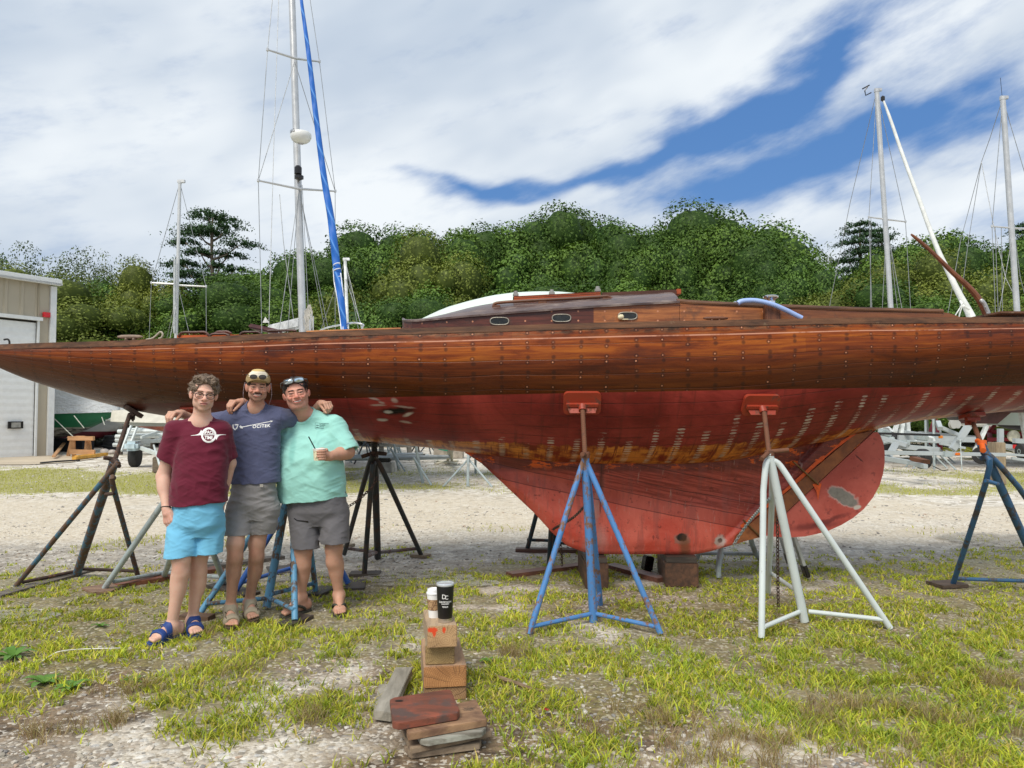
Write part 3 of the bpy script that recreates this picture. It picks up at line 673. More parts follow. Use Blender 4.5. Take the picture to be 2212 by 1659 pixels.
for X in XS[1:]:
 b, zs, _, _ = station(X)
 P += [(X, YC - b + .005, zs), (X, YC - b * .5, zs + .03 * b), (X, YC, zs + .045 * b), (X, YC + b * .5, zs + .03 * b), (X, YC + b - .005, zs)]
n = len(XS) - 1
mb.add(P, [(i * 5 + k, i * 5 + k + 1, i * 5 + 6 + k, i * 5 + 5 + k) for i in range(n - 1) for k in range(4)])
mb.build('deck', wood('deck_wood', (.26, .14, .07), (.12, .06, .03), .6), yacht, smooth=True)
def zsh(X): return station(X)[1]
# ---- keel
TOP = [(1002, 976), (1090, 987), (1171, 996), (1284, 1002), (1477, 1002), (1560, 996), (1700, 967), (1850, 937), (1893, 927)]
LOW = [(1002, 976), (1040, 1001), (1080, 1038), (1120, 1076), (1155, 1109), (1190, 1148), (1225, 1179), (1262, 1193), (1300, 1197), (1360, 1197.5), (1426, 1197), (1499, 1198), (1535, 1191), (1586, 1176), (1640, 1160)]
def resamp(pl, n):
 P = np.array(pl, float); L = np.concatenate([[0], np.cumsum(np.linalg.norm(np.diff(P, axis=0), axis=1))]); L /= L[-1]; t = np.linspace(0, 1, n)
 return np.stack([np.interp(t, L, P[:, 0]), np.interp(t, L, P[:, 1])], 1)
nu, nv = 80, 24
A = resamp(TOP, nu); B = resamp(LOW, nu); V = []
for sgn in (1, -1):
 for i in range(nu):
  u = i / (nu - 1)
  for j in range(nv):
   v = j / (nv - 1); p = A[i] * (1 - v) + B[i] * v
   env = max(0.0, math.sin(PI * min(1, u * 1.15 + .02))) ** .5 * float(sst(-.04, .10, u)) if u < .87 else max(0.16, math.sin(PI * min(1, u * 1.15 + .02))) ** .5
   th = .012 + (.085 + .085 * (1 - float(sst(0, .45, v)))) * env
   th = max(th * (1 - .45 * float(sst(.86, 1, v))), .012)
   if u > .93: th = min(th, .045)
   q = at(p[0], p[1], YC - th); q = np.array([q[0], YC - sgn * th, q[2]]); V.append(q)
S = nu * nv; Fk = []
for sgn in (0, 1):
 for i in range(nu - 1):
  for j in range(nv - 1): Fk.append((sgn * S + i * nv + j, sgn * S + i * nv + j + 1, sgn * S + (i + 1) * nv + j + 1, sgn * S + (i + 1) * nv + j))
for i in range(nu - 1): a = i * nv + nv - 1; b = a + nv; Fk.append((a, S + a, S + b, b))
for i0 in (0, nu - 1):
 for j in range(nv - 1): a = i0 * nv + j; Fk.append((a, S + a, S + a + 1, a + 1))
def keel_mat():
 t = NT('red_keel_paint'); P = t.co('Object'); x, y, z = t.xyz(P)
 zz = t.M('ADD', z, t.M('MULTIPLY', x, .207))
 wob = t.M('MULTIPLY', t.M('SUBTRACT', t.noise(P, 1.1, 3, .5), .5), .05); zz = t.M('ADD', zz, wob)
 n1 = t.noise(P, 2.0, 7, .68, .6); n2 = t.noise(t.cmb(t.M('MULTIPLY', x, 9), y, t.M('MULTIPLY', z, 1.2)), 1.6, 6, .65)
 n3 = t.noise(t.cmb(t.M('MULTIPLY', x, 1.5), y, t.M('MULTIPLY', zz, 26)), 2.2, 6, .7)
 c = t.mix(t.step(n1, .32, .66), (.42, .062, .042), (.60, .120, .085))
 castm = t.step(zz, .913, .903)
 cast = t.mix(t.step(n1, .33, .67), (.60, .068, .040), (.76, .160, .11))
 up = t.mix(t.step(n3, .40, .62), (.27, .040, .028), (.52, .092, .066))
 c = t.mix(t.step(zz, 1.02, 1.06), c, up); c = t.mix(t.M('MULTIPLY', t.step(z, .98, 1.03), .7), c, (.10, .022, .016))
 c = t.mix(castm, c, cast)
 c = t.mix(t.M('MULTIPLY', t.step(n2, .50, .62), .42), c, t.mix(n1, (.45, .13, .11), (.14, .03, .026)))
 c = t.mix(t.M('MULTIPLY', t.step(t.noise(t.cmb(t.M('MULTIPLY', x, 14), y, t.M('MULTIPLY', z, 2.2)), 2.5, 7, .75), .60, .68), .6), c, (.50, .33, .28))
 c = t.mix(t.M('MULTIPLY', t.step(t.noise(P, 16, 6, .75), .58, .66), .7), c, (.16, .025, .02))
 for (cc, rr, a, colr, s, sf) in [((.70, .55), (.035, .28), -.25, (.48, .30, .27), .6, .8), ((.78, .40), (.05, .10), 0, (.46, .28, .25), .5, .8), ((.78, .95), (.02, .26), .0, (.12, .03, .026), .7, .8),
         ((1.49, .40), (.075, .05), 0, (.34, .17, .13), .9, .3), ((1.49, .42), (.045, .034), 0, (.012, .008, .007), 1, .2), ((1.52, .30), (.045, .12), 0, (.22, .08, .03), .75, .6),
         ((1.84, .385), (.05, .05), 0, (.55, .47, .42), .95, .3), ((1.84, .385), (.022, .022), 0, (.05, .04, .035), 1, .3), ((1.84, .32), (.03, .07), 0, (.42, .23, .18), .6, .6)]:
  c = t.mix(t.M('MULTIPLY', mask_el(t, P, cc, rr, a, .6, 18, sf), s), c, colr)
 or_ = t.M('MULTIPLY', t.step(z, 1.00, 1.07), t.step(t.noise(t.sc(P, (2.2, 1, 5)), 3, 6, .7), .56, .60))
 c = t.mix(or_, c, (.75, .12, .015))
 s1 = None
 for k in (.908, 1.03, 1.15, 1.30):
  q = t.step(t.M('ABSOLUTE', t.M('SUBTRACT', zz, k)), .0055, .002); s1 = q if s1 is None else t.M('MAXIMUM', s1, q)
 sj = t.M('MULTIPLY', t.step(t.M('ABSOLUTE', t.M('SUBTRACT', x, .775)), .005, .002), t.step(z, .62, .66)); s1 = t.M('MAXIMUM', s1, sj)
 c = t.mix(t.M('MULTIPLY', s1, .6), c, (.035, .012, .010))
 t.set(Base_Color=c, Roughness=t.fmix(n1, .42, .66))
 t.bump(t.M('SUBTRACT', t.M('ADD', t.noise(P, 26, 6, .7), t.M('MULTIPLY', n3, .7)), s1), .45, .006)
 return t.m
KM = keel_mat()
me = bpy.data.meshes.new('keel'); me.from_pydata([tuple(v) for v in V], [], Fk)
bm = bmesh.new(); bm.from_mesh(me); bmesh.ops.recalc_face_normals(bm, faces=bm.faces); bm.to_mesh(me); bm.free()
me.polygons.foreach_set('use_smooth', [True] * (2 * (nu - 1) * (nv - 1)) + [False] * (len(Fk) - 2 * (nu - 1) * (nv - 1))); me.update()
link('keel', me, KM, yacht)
# ---- sternpost (bare wood strip) and rudder
def pl(pts, Y): return [at(a, b, Y) for a, b in pts]
sp_m = wood('scraped_sternpost', (.40, .13, .035), (.20, .06, .02), .55, (5, 5, 5), .3)
mb = MB(); mb.prism(pl([(1886, 930), (1845, 939), (1691, 1071), (1632, 1122), (1590, 1157), (1586, 1174), (1640, 1161), (1674, 1128), (1768, 1042)], YC - .062), .128);
spo = mb.build('sternpost', sp_m, yacht)
for v in spo.data.vertices: v.co.y = YC - .066 if v.co.y < YC - .062 else YC + .066
orange = pm('orange_primer', (.72, .10, .012), .6, c2=(.40, .05, .015), cover=.3, scale=20)
mb = MB(); Y_ = YC - .068
lnA = [(1850, 937), (1800, 974), (1765, 1004), (1730, 1037), (1700, 1061), (1672, 1085), (1640, 1111), (1603, 1141)]
lnB = [(x - 2 - 5 * abs(math.sin(i * 2.3)), y - 3 - 4 * abs(math.sin(i * 1.7))) for i, (x, y) in enumerate(lnA)]
P = [at(x, y, Y_) for x, y in lnA] + [at(x, y, Y_) for x, y in lnB[::-1]]
mb.add(P, [(i, i + 1, len(P) - 2 - i, len(P) - 1 - i) for i in range(len(lnA) - 1)])
P = [at(x, y, YC - .069) for x, y in [(1755, 1046), (1775, 1044), (1771, 1060), (1767, 1082), (1764, 1062)]]; mb.add(P, [tuple(range(5))])
mb.build('orange_paint_edge', orange, yacht)
ROUT = [(1884, 934), (1892, 933), (1899, 941), (1905, 956), (1908, 976), (1908, 1000), (1904, 1025), (1897, 1048), (1883, 1074), (1863, 1099), (1840, 1118), (1815, 1133), (1786, 1146), (1760, 1153), (1735, 1158), (1705, 1160), (1676, 1159), (1650, 1156), (1646, 1150), (1674, 1127), (1768, 1041)]
mb = MB(); mb.prism(pl(ROUT, YC - .02), .05)
def rud_mat():
 t = NT('red_rudder_paint'); P = t.co('Object'); n1 = t.noise(P, 2.6, 7, .68)
 c = t.mix(t.step(n1, .32, .68), (.44, .068, .046), (.60, .130, .095))
 c = t.mix(t.M('MULTIPLY', t.step(t.noise(P, 12, 6, .75), .56, .66), .6), c, (.15, .024, .02))
 def pt(x, y): q = at(x, y, YC - .045); return (q[0], q[2])
 gcol = t.mix(t.noise(P, 22, 5, .7), (.10, .085, .07), (.36, .33, .29))
 for (px, py, r, a, colr, s, sf) in [(1822, 1074, (.150, .066), -.52, (.62, .40, .36), .8, .12), (1822, 1074, (.140, .056), -.52, gcol, 1, .12), (1852, 1096, (.035, .018), .3, (.6, .57, .5), .9, .3),
         (1760, 1136, (.20, .03), .12, (.17, .022, .018), .8, .6), (1790, 1125, (.16, .02), .35, (.15, .02, .017), .8, .5), (1764, 1122, (.03, .008), .1, (.03, .02, .02), .9, .3), (1855, 990, (.05, .006), -.7, (.10, .02, .015), .9, .3), (1700, 1100, (.02, .012), 0, (.5, .3, .25), .7, .4)]:
  c = t.mix(t.M('MULTIPLY', mask_el(t, P, pt(px, py), r, a, .45, 16, sf), s), c, colr)
 t.set(Base_Color=c, Roughness=.55); t.bump(t.noise(P, 30, 6, .7), .3, .004); return t.m
mb.build('rudder', rud_mat(), yacht)
bronze = pm('old_bronze', (.20, .11, .045), .5, .6, c2=(.10, .09, .05), cover=.35, scale=14)
for (a, b) in [((1713, 997), (1768, 1047)), ((1605, 1123), (1644, 1160))]:
 mb = MB(); mb.beam(at(*a, YC - .078), at(*b, YC - .078), .012, .034, .003, up=(0, 1, 0)); mb.build('rudder_strap', bronze, yacht)
# ---- cabin trunk
CB = [(-.98, .02), (-.94, .20), (-.85, .33), (-.6, .46), (-.2, .53), (.6, .57), (1.4, .57), (2.6, .54), (3.6, .45), (3.95, .40)]
ROOFY = [(900, 692), (915, 691), (1000, 683), (1100, 675), (1200, 667.5), (1284, 661.5), (1380, 656), (1467, 651.5)]
COAM = [(1467, 651.5), (1481, 653.7), (1536, 656.8), (1590, 659.5), (1646, 662), (1750, 666), (1845, 669.5), (1950, 672), (2040, 674)]
def cabY(X): return YC - ip(CB, X)
def edge_z(X, tab):
 Y = cabY(X); px = CX + X / Y * F0; return at(px, ip(tab, px), Y)[2]
X1 = (1469 - CX) / F0 * 6.05; X0 = -.98; X2 = (2040 - CX) / F0 * 6.16
mahog = NT('cabin_mahogany'); t = mahog; P = t.co('Object'); x, y, z = t.xyz(P)
g1 = t.noise(t.sc(P, (1.3, 10, 22)), 2, 8, .66, .5)
dk = t.mix(t.step(g1, .3, .68), (.045, .012, .008), (.14, .036, .022)); lt = t.mix(t.step(g1, .3, .68), (.19, .052, .016), (.45, .165, .050))
c = t.mix(t.step(x, .665, .675), dk, lt); c = t.mix(t.M('MULTIPLY', t.step(x, 2.05, 2.3), .6), c, (.10, .035, .018))
c = t.mix(t.M('MULTIPLY', t.step(t.noise(P, 7, 6, .75), .50, .66), .5), c, (.06, .04, .028))
fu = t.M('MULTIPLY', t.M('SUBTRACT', t.M('FRACT', t.M('MULTIPLY', x, 4.6)), .5), 1 / 4.6)
fz = t.M('MULTIPLY', t.M('SUBTRACT', t.M('FRACT', t.M('MULTIPLY', z, 13.0)), .5), 1 / 13.0)
dt = t.step(t.M('SQRT', t.M('ADD', t.M('MULTIPLY', fu, fu), t.M('MULTIPLY', fz, fz))), .009, .006)
c = t.mix(t.M('MULTIPLY', dt, t.step(x, 2.2, 2.1)), c, (.55, .24, .13))
t.set(Base_Color=c, Roughness=.35); t.bump(g1, .25, .003); CM = t.m
mb = MB(); P = []; xs = np.concatenate([np.linspace(X0, -.6, 10)[:-1], np.linspace(-.6, X1, 30)])
for X in xs:
 w = ip(CB, X); zt = edge_z(X, ROOFY); zb = zsh(X) - .02
 P += [(X, YC - w, zb), (X, YC - w, zt), (X, YC + w, zt), (X, YC + w, zb)]
n = len(xs); mb.add(P, [(i * 4 + k, i * 4 + k + 1, i * 4 + 5 + k, i * 4 + 4 + k) for i in range(n - 1) for k in (0, 2)] + [(0, 1, 2, 3), (n * 4 - 4, n * 4 - 1, n * 4 - 2, n * 4 - 3)])
cabin = mb.build('cabin', CM, yacht)
mb = MB(); P = []; m = 13
for X in xs:
 w = ip(CB, X) + .022; zt = edge_z(X, ROOFY) + .002; cr = .025 + .13 * float(sst(X0, -.1, X))
 for k in range(m):
  q = -1 + 2 * k / (m - 1); P.append((X, YC + w * q, zt + cr * (1 - q * q) ** .9 - .0))
 for k in range(m):
  q = 1 - 2 * k / (m - 1); P.append((X, YC + w * q, zt - .016 + (cr - .01) * (1 - q * q) ** .9))
mm2 = 2 * m
mb.add(P, [(i * mm2 + k, i * mm2 + (k + 1) % mm2, (i + 1) * mm2 + (k + 1) % mm2, (i + 1) * mm2 + k) for i in range(n - 1) for k in range(mm2)] + [tuple(range(mm2)), tuple(range((n - 1) * mm2, n * mm2))[::-1]])
roofm = pm('worn_dark_cabin_top', (.085, .050, .042), .32, var=.4, scale=3, c2=(.23, .18, .16), cover=.42, sharp=.3, stretch=(1, 3, 3), bump=.2, coat=.15)
mb.build('cabin_roof', roofm, cabin, smooth='auto')
for side in (1, -1):
 mb = MB(); P = []; xs2 = np.linspace(X1 + .003, X2 + .38, 34)
 for X in xs2:
  w = ip(CB, X); zt = edge_z(min(X, X2), COAM); f = float(sst(X2, X2 + .37, X)); zt = zt * (1 - f) + (zsh(X) + .03) * f; zb = zsh(X) - .02
  P += [(X, YC - side * w, zb), (X, YC - side * w, zt), (X, YC - side * (w - .025), zt), (X, YC - side * (w - .025), zb)]
 n = len(xs2); mb.add(P, [(i * 4 + k, i * 4 + (k + 1) % 4, i * 4 + 4 + (k + 1) % 4, i * 4 + 4 + k) for i in range(n - 1) for k in range(4)] + [(0, 1, 2, 3), (n * 4 - 4, n * 4 - 1, n * 4 - 2, n * 4 - 3)])
 mb.build('cockpit_coaming', CM, yacht)
 mb = MB(); mb.tube([(X, YC - side * (ip(CB, X) - .010), edge_z(X, COAM) + .006) for X in np.linspace(X1 - .02, X2 + .01, 26)], .021, 10); mb.build('coaming_cap', rail_m, yacht, smooth='auto')
chrome = pm('tarnished_chrome_ring', (.34, .32, .27), .5, .6, var=.2, bump=.05)
glass = pm('dark_porthole_glass', (.016, .018, .017), .12, var=.5, scale=20, c2=(.09, .085, .07), cover=.32, bump=.1)
for (px, py) in [(1079, 693.7), (1213, 687), (1356, 682.5)]:
 X = (px - CX) / F0 * 6.06; Y = cabY(X); c = at(px, py, Y - .008)
 ring = []; gl = []
 for k in range(32):
  a = 2 * PI * k / 32; cx_ = math.cos(a); sx_ = math.sin(a)
  ox = math.copysign(abs(cx_) ** .55, cx_); oz = math.copysign(abs(sx_) ** .8, sx_)
  ring.append(c + np.array([ox * .076, 0, oz * .030])); gl.append(c + np.array([ox * .072, .003, oz * .027]))
 mb = MB(); mb.tube(ring + [ring[0]], .0052, 8, cap=False); ph = mb.build('porthole', chrome, cabin, smooth=True)
 mb = MB(); mb.prism(gl, .004); mb.build('pane', glass, ph)
mb = MB(); a = at(1110, 640, YC - .30); b = at(1297, 629.5, YC - .30)
new_w = wood('orange_new_varnish', (.62, .13, .025), (.36, .06, .014), .35, bump=.1)
def slab(name, p, q, h, mat, parent=cabin, th=.022, y2=None):
 mb = MB(); P = [np.array(p), np.array(q), np.array(q) + (0, 0, h), np.array(p) + (0, 0, h)]; mb.prism(P, th); return mb.build(name, mat, parent)
hs = empty_h = None
zs1 = edge_z(.2, ROOFY)
for sgn in (1, -1):
 slab('hatch_runner', at(1110, 649, YC - .30) * (1, 0, 1) + (0, YC - sgn * .30, 0), at(1297, 639, YC - .30) * (1, 0, 1) + (0, YC - sgn * .30, 0), .034, new_w, th=.03)
p0 = at(1108, 640, YC - .31); p1 = at(1297, 629.5, YC - .31)
mb = MB(); P = []
for k in range(9):
 q = -1 + k / 4;
 for p in (p0, p1): P.append((p[0], YC + .32 * q, p[2] - .004 + .018 * (1 - q * q)))
for k in range(9):
 q = -1 + k / 4
 for p in (p0, p1): P.append((p[0], YC + .32 * q, p[2] - .018 + .018 * (1 - q * q)))
mb.add(P, [(2 * k, 2 * k + 1, 2 * k + 3, 2 * k + 2) for k in range(8)] + [(18 + 2 * k, 20 + 2 * k, 21 + 2 * k, 19 + 2 * k) for k in range(8)] + [(0, 2, 20, 18), (1, 19, 21, 3)])
mb.build('sliding_hatch', roofm, cabin)
p = at(1300, 632.5, YC - .28); q = at(1460, 626, YC - .28)
mb = MB(); mb.prism([p, q, q - (0, 0, .045), p - (0, 0, .06)], .03); mb.build('hatch_track', wood('dull_dark_wood', (.15, .05, .03), (.07, .025, .016)), cabin)
mb = MB(); mb.box(at(1466, 630, YC - .28) + A3([0, .28, 0]), (.04, .58, .046), ch=.004); mb.build('companionway_end', new_w, cabin)
galvm = pm('grey_fitting', (.30, .29, .27), .45, .5)
for (px, py) in [(1114, 637), (1192, 634), (1291, 627)]:
 mb = MB(); c = at(px, py, YC - .28); mb.box(c, (.05, .05, .035), ch=.008); mb.lathe(c + (0, 0, .015), [(.0, .02), (.016, .018), (.018, 0), (.018, -.02)], 10); mb.build('hatch_fitting', galvm, cabin, smooth='auto')
def handrail(pts, Y, posts, name='handrail', parent=cabin, r=.013, drop=.035, mat=rail_m):
 mb = MB(); P = [at(x, y, Y) for x, y in pts]; mb.tube(spl(P, 20), r, 8)
 for (x, y) in posts:
  c = at(x, y, Y); mb.box(c - (0, 0, drop / 2), (.07, .024, drop), ch=.004)
 return mb.build(name, mat, parent, smooth='auto')
hrm = wood('brown_handrail', (.20, .075, .03), (.09, .03, .015), .5)
handrail([(1067, 660), (1076, 654), (1150, 649), (1230, 645), (1300, 640.5), (1313, 640.5), (1322, 646)], YC - .42, [(1072, 659), (1172, 650), (1310, 643)], mat=hrm)
mb = MB(); c = at(1341, 685, cabY(.9) - .03); mb.lathe(c, [(0, -.026), (.016, -.02), (.024, 0), (.018, .02), (0, .028)], 12, rotm(0, 1.3, 0)); mb.box(c + (.035, 0, -.018), (.05, .02, .008))
mb.build('loose_fitting', pm('cream_plastic', (.66, .60, .40), .5), yacht, smooth='auto')
def cleat(px0, px1, py, Y, mat, name='cleat', r=.013):
 mb = MB(); a = at(px0, py, Y); b = at(px1, py, Y); c = (a + b) / 2; L = b - a
 mb.tube([a, a * .85 + b * .15, c, a * .15 + b * .85, b], [r * .5, r, r * 1.2, r, r * .5], 8)
 for f in (.35, .65): mb.tube([a + L * f, a + L * f - (0, 0, .035)], r * .9, 8)
 return mb.build(name, mat, yacht, smooth=True)
cleat(1519, 1572, 687.5, YC - .72, hrm); cleat(254, 308, 727.5, YC - .1, pm('weathered_cleat', (.26, .19, .14), .7), r=.016)
mb = MB(); c = at(338, 729, YC - .08); mb.tube(spl([c + (-.09, 0, -.02), c + (-.03, 0, -.005), c + (.01, .0, .03), c + (.035, 0, .05), c + (.055, 0, .03), c + (.045, 0, .0), c + (.02, 0, -.01)], 18), .009, 7); mb.build('bow_ring', pm('pale_rope', (.42, .38, .3), .8), yacht, smooth=True)
X = (1662 - CX) / F0 * 6.12
mb = MB(); zt = at(1662, 661, YC - .56)[2]; cpt = np.array([X, YC - .57, 0]); mb.box((X, YC - .565, (zt + zsh(X)) / 2 - .02), (.125, .10, zt - zsh(X) + .06), ch=.008); post = mb.build('winch_post', wood('post_wood', (.27, .10, .045), (.10, .035, .018), .5, (14, 14, 1.2)), yacht)
chr2 = pm('polished_winch', (.75, .75, .76), .12, 1.0, var=.05, bump=0)
mb = MB(); mb.lathe((X, YC - .565, zt - .01), [(.055, 0), (.052, .015), (.036, .03), (.032, .05), (.040, .068), (.060, .076), (.062, .088), (.048, .096), (.022, .097), (.02, .088)], 24); wn_ = mb.build('winch', chr2, yacht, smooth='auto')
mb = MB(); mb.tube([(X - .27, YC - .5, zt - .02), (X - .27, YC - .5, zt + .035)], .012, 8); mb.box((X - .27, YC - .5, zt + .04), (.03, .03, .012)); mb.build('deck_fitting', chr2, yacht, smooth='auto')
hp = [(1594, 655), (1603, 650.5), (1626, 649), (1650, 652.5), (1675, 660), (1700, 671), (1716, 679), (1732, 687)]
mb = MB(); mb.tube(spl([at(x, y, YC - .66 + .0 * i) for i, (x, y) in enumerate(hp)], 30), .020, 12)
hm = pm('pale_blue_hose', (.33, .46, .80), .35, var=.1, bump=.1, bs=120)
hose = mb.build('hose', hm, smooth='auto', label='pale blue corrugated hose draped over the cockpit coaming below the winch', cat='hose')
TL = [(1968, 506), (1995, 528), (2025, 556), (2057, 588), (2085, 613), (2105, 634), (2118, 652), (2126, 668), (2132, 686)]
mb = MB(); mb.tube(spl([at(x, y, YC - .02) for x, y in TL], 30), np.interp(np.linspace(0, 1, 30), [0, .05, .5, .85, 1], [.008, .014, .024, .031, .026]), 10)
tl = mb.build('tiller', wood('tiller_wood', (.28, .10, .045), (.14, .045, .02), .5, (4, 4, 4), .3), yacht, smooth='auto')
mb = MB(); mb.tube(spl([at(x, y, YC - .045) for x, y in [(2117, 647), (2125, 655), (2131, 668), (2135, 678), (2137, 690)]], 12), [.011] + [.020] * 10 + [.024], 10)
for (x, y) in [(2121, 652), (2128, 663), (2133, 676)]: mb.lathe(at(x, y, YC - .066), [(0, .004), (.006, .003), (.007, 0)], 8, rotm(PI / 2, 0, 0))
mb.build('tiller_bracket', pm('grey_cast_bracket', (.42, .42, .42), .45, .7), tl, smooth='auto')
mb = MB(); mb.box(at(2175, 683, YC - .2), (.45, .5, .02), ch=.004); mb.build('aft_deck_hatch', rail_m, yacht)
mb = MB(); a = at(384, 724, YC - .28); b = at(560, 722.5, YC - .28); mb.prism([a, b, b - (0, 0, .05), a - (0, 0, .05)], .03); mb.prism([x + (0, .5, 0) for x in (a, b, b - (0, 0, .05), a - (0, 0, .05))], .03); mb.box((a + b) / 2 + (0, .25, -.02), (b[0] - a[0], .5, .03)); fh = mb.build('forehatch', new_w, yacht)
drk = wood('dark_red_rail', (.12, .045, .030), (.05, .020, .014), .4)
for (x0, x1, yt, yb, yo) in [(386, 452, 718.5, 727, .30), (452, 496, 722, 727, .34), (518, 566, 718, 724, .30), (463, 500, 717, 722, .10), (578, 640, 714.5, 716, .30)]:
 mb = MB(); P = [at(x0, yb, YC - yo), at(x0 + 7, yt, YC - yo), at((x0 + x1) / 2, yt - .5, YC - yo), at(x1 - 9, yt - .7, YC - yo), at(x1, yb - 1, YC - yo)]; mb.tube(spl(P, 14), .011, 8); mb.build('grab_rail', drk, fh, smooth=True)
# ================================================================ PEOPLE (one continuous surface each, from blended volumes)
class Fld:
 def __init__(s, lo, hi, h):
  s.lo = np.array(lo, float); s.h = h; s.n = np.ceil((np.array(hi) - s.lo) / h).astype(int) + 1
  s.a = np.full(tuple(s.n), 9.0, np.float32)
 def sub(s, lo, hi):
  i0 = np.maximum(np.floor((np.array(lo) - s.lo) / s.h).astype(int), 0); i1 = np.minimum(np.ceil((np.array(hi) - s.lo) / s.h).astype(int) + 1, s.n)
  if np.any(i1 <= i0): return None
  sl = tuple(slice(a, b) for a, b in zip(i0, i1))
  X = (s.lo[0] + s.h * np.arange(i0[0], i1[0]))[:, None, None]; Y = (s.lo[1] + s.h * np.arange(i0[1], i1[1]))[None, :, None]; Z = (s.lo[2] + s.h * np.arange(i0[2], i1[2]))[None, None, :]
  return sl, X, Y, Z
 def op(s, prim, k=0.0, mode='u'):
  fn, lo, hi = prim; pad = k + 3 * s.h; r = s.sub(np.array(lo) - pad, np.array(hi) + pad)
  if r is None: return s
  sl, X, Y, Z = r; d = fn(X, Y, Z).astype(np.float32); a = s.a[sl]
  if mode == 'u':
   if k > 0: q = np.maximum(k - np.abs(a - d), 0) / k; s.a[sl] = np.minimum(a, d) - q * q * k * .25
   else: s.a[sl] = np.minimum(a, d)
  else:
   d = -d
   if k > 0: q = np.maximum(k - np.abs(a - d), 0) / k; s.a[sl] = np.maximum(a, d) + q * q * k * .25
   else: s.a[sl] = np.maximum(a, d)
  return s
 def u(s, prims, k=0.0):
  for p in (prims if isinstance(prims, list) else [prims]): s.op(p, k)
  return s
 def cut(s, prims, k=0.0):
  for p in (prims if isinstance(prims, list) else [prims]): s.op(p, k, 's')
  return s
 def displace(s, fn, band=.03):
  m = np.nonzero(np.abs(s.a) < band); X, Y, Z = [s.lo[i] + s.h * m[i] for i in range(3)]
  s.a[m] += fn(X, Y, Z).astype(np.float32)
  return s
 def clip(s, fn, lo=None, hi=None):
  sl, X, Y, Z = s.sub(s.lo if lo is None else lo, (s.lo + s.h * s.n) if hi is None else hi); s.a[sl] = np.maximum(s.a[sl], fn(X, Y, Z).astype(np.float32)); return s
 def mesh(s, name):
  F = s.a; F[0] = 9; F[-1] = 9; F[:, 0] = 9; F[:, -1] = 9; F[:, :, 0] = 9; F[:, :, -1] = 9
  I = F < 0
  def cor(A, i, j, k): return A[i:A.shape[0] - 1 + i, j:A.shape[1] - 1 + j, k:A.shape[2] - 1 + k]
  al = np.ones(tuple(s.n - 1), bool); an = np.zeros(tuple(s.n - 1), bool)
  for i in (0, 1):
   for j in (0, 1):
    for k in (0, 1): c = cor(I, i, j, k); al &= c; an |= c
  act = an & ~al; idx = np.argwhere(act); n = len(idx)
  pos = np.zeros((n, 3)); cnt = np.zeros(n); x, y, z = idx.T
  C = [(0, 0, 0), (1, 0, 0), (0, 1, 0), (1, 1, 0), (0, 0, 1), (1, 0, 1), (0, 1, 1), (1, 1, 1)]
  val = {c: F[x + c[0], y + c[1], z + c[2]] for c in C}
  for a in C:
   for d in range(3):
    if a[d] == 0:
     b = list(a); b[d] = 1; b = tuple(b); fa, fb = val[a], val[b]; m = (fa < 0) != (fb < 0)
     t = np.where(m, fa / np.where(m, fa - fb, 1), 0); p = np.array(a, float)[None].repeat(n, 0); p[:, d] += t
     pos[m] += p[m]; cnt[m] += 1
  V = (pos / cnt[:, None] + idx) * s.h + s.lo
  mp = np.full(tuple(s.n - 1), -1, np.int32); mp[x, y, z] = np.arange(n)
  Q = []
  for d in range(3):
   e1, e2 = [(1, 2), (2, 0), (0, 1)][d]
   sa = [slice(None)] * 3; sb = [slice(None)] * 3; sa[d] = slice(0, -1); sb[d] = slice(1, None)
   A, B = I[tuple(sa)], I[tuple(sb)]; E = np.argwhere(A != B)
   E = E[(E[:, e1] > 0) & (E[:, e2] > 0) & (E[:, e1] < s.n[e1] - 1) & (E[:, e2] < s.n[e2] - 1)]
   ins = A[tuple(E.T)]; o1 = np.zeros(3, int); o1[e1] = 1; o2 = np.zeros(3, int); o2[e2] = 1
   q = np.stack([mp[tuple((E - o1 - o2).T)], mp[tuple((E - o2).T)], mp[tuple(E.T)], mp[tuple((E - o1).T)]], 1)
   q[~ins] = q[~ins][:, ::-1]; Q.append(q)
  Q = np.concatenate(Q); Q = Q[(Q >= 0).all(1)]
  return V, Q
def obj_from(fld, name, mat, parent, colf=None, **kw):
 V, Q = fld.mesh(name); me = npmesh(name, V, Q)
 if colf is not None:
  c = colf(V); a = me.color_attributes.new('Col', 'FLOAT_COLOR', 'POINT')
  a.data.foreach_set('color', np.concatenate([c, np.ones((len(c), 1))], 1).astype(np.float32).ravel())
 o = link(name, me, mat, parent, **kw); return o, V, Q
A3 = lambda v: np.array(v, float)
def rc(a, b, r1, r2):
 a, b = A3(a), A3(b); ba = b - a; L2 = max(float(ba @ ba), 1e-9); R = max(r1, r2)
 def fn(X, Y, Z):
  px, py, pz = X - a[0], Y - a[1], Z - a[2]; h = np.clip((px * ba[0] + py * ba[1] + pz * ba[2]) / L2, 0, 1)
  return np.sqrt((px - h * ba[0]) ** 2 + (py - h * ba[1]) ** 2 + (pz - h * ba[2]) ** 2) - (r1 + (r2 - r1) * h)
 return fn, np.minimum(a, b) - R, np.maximum(a, b) + R
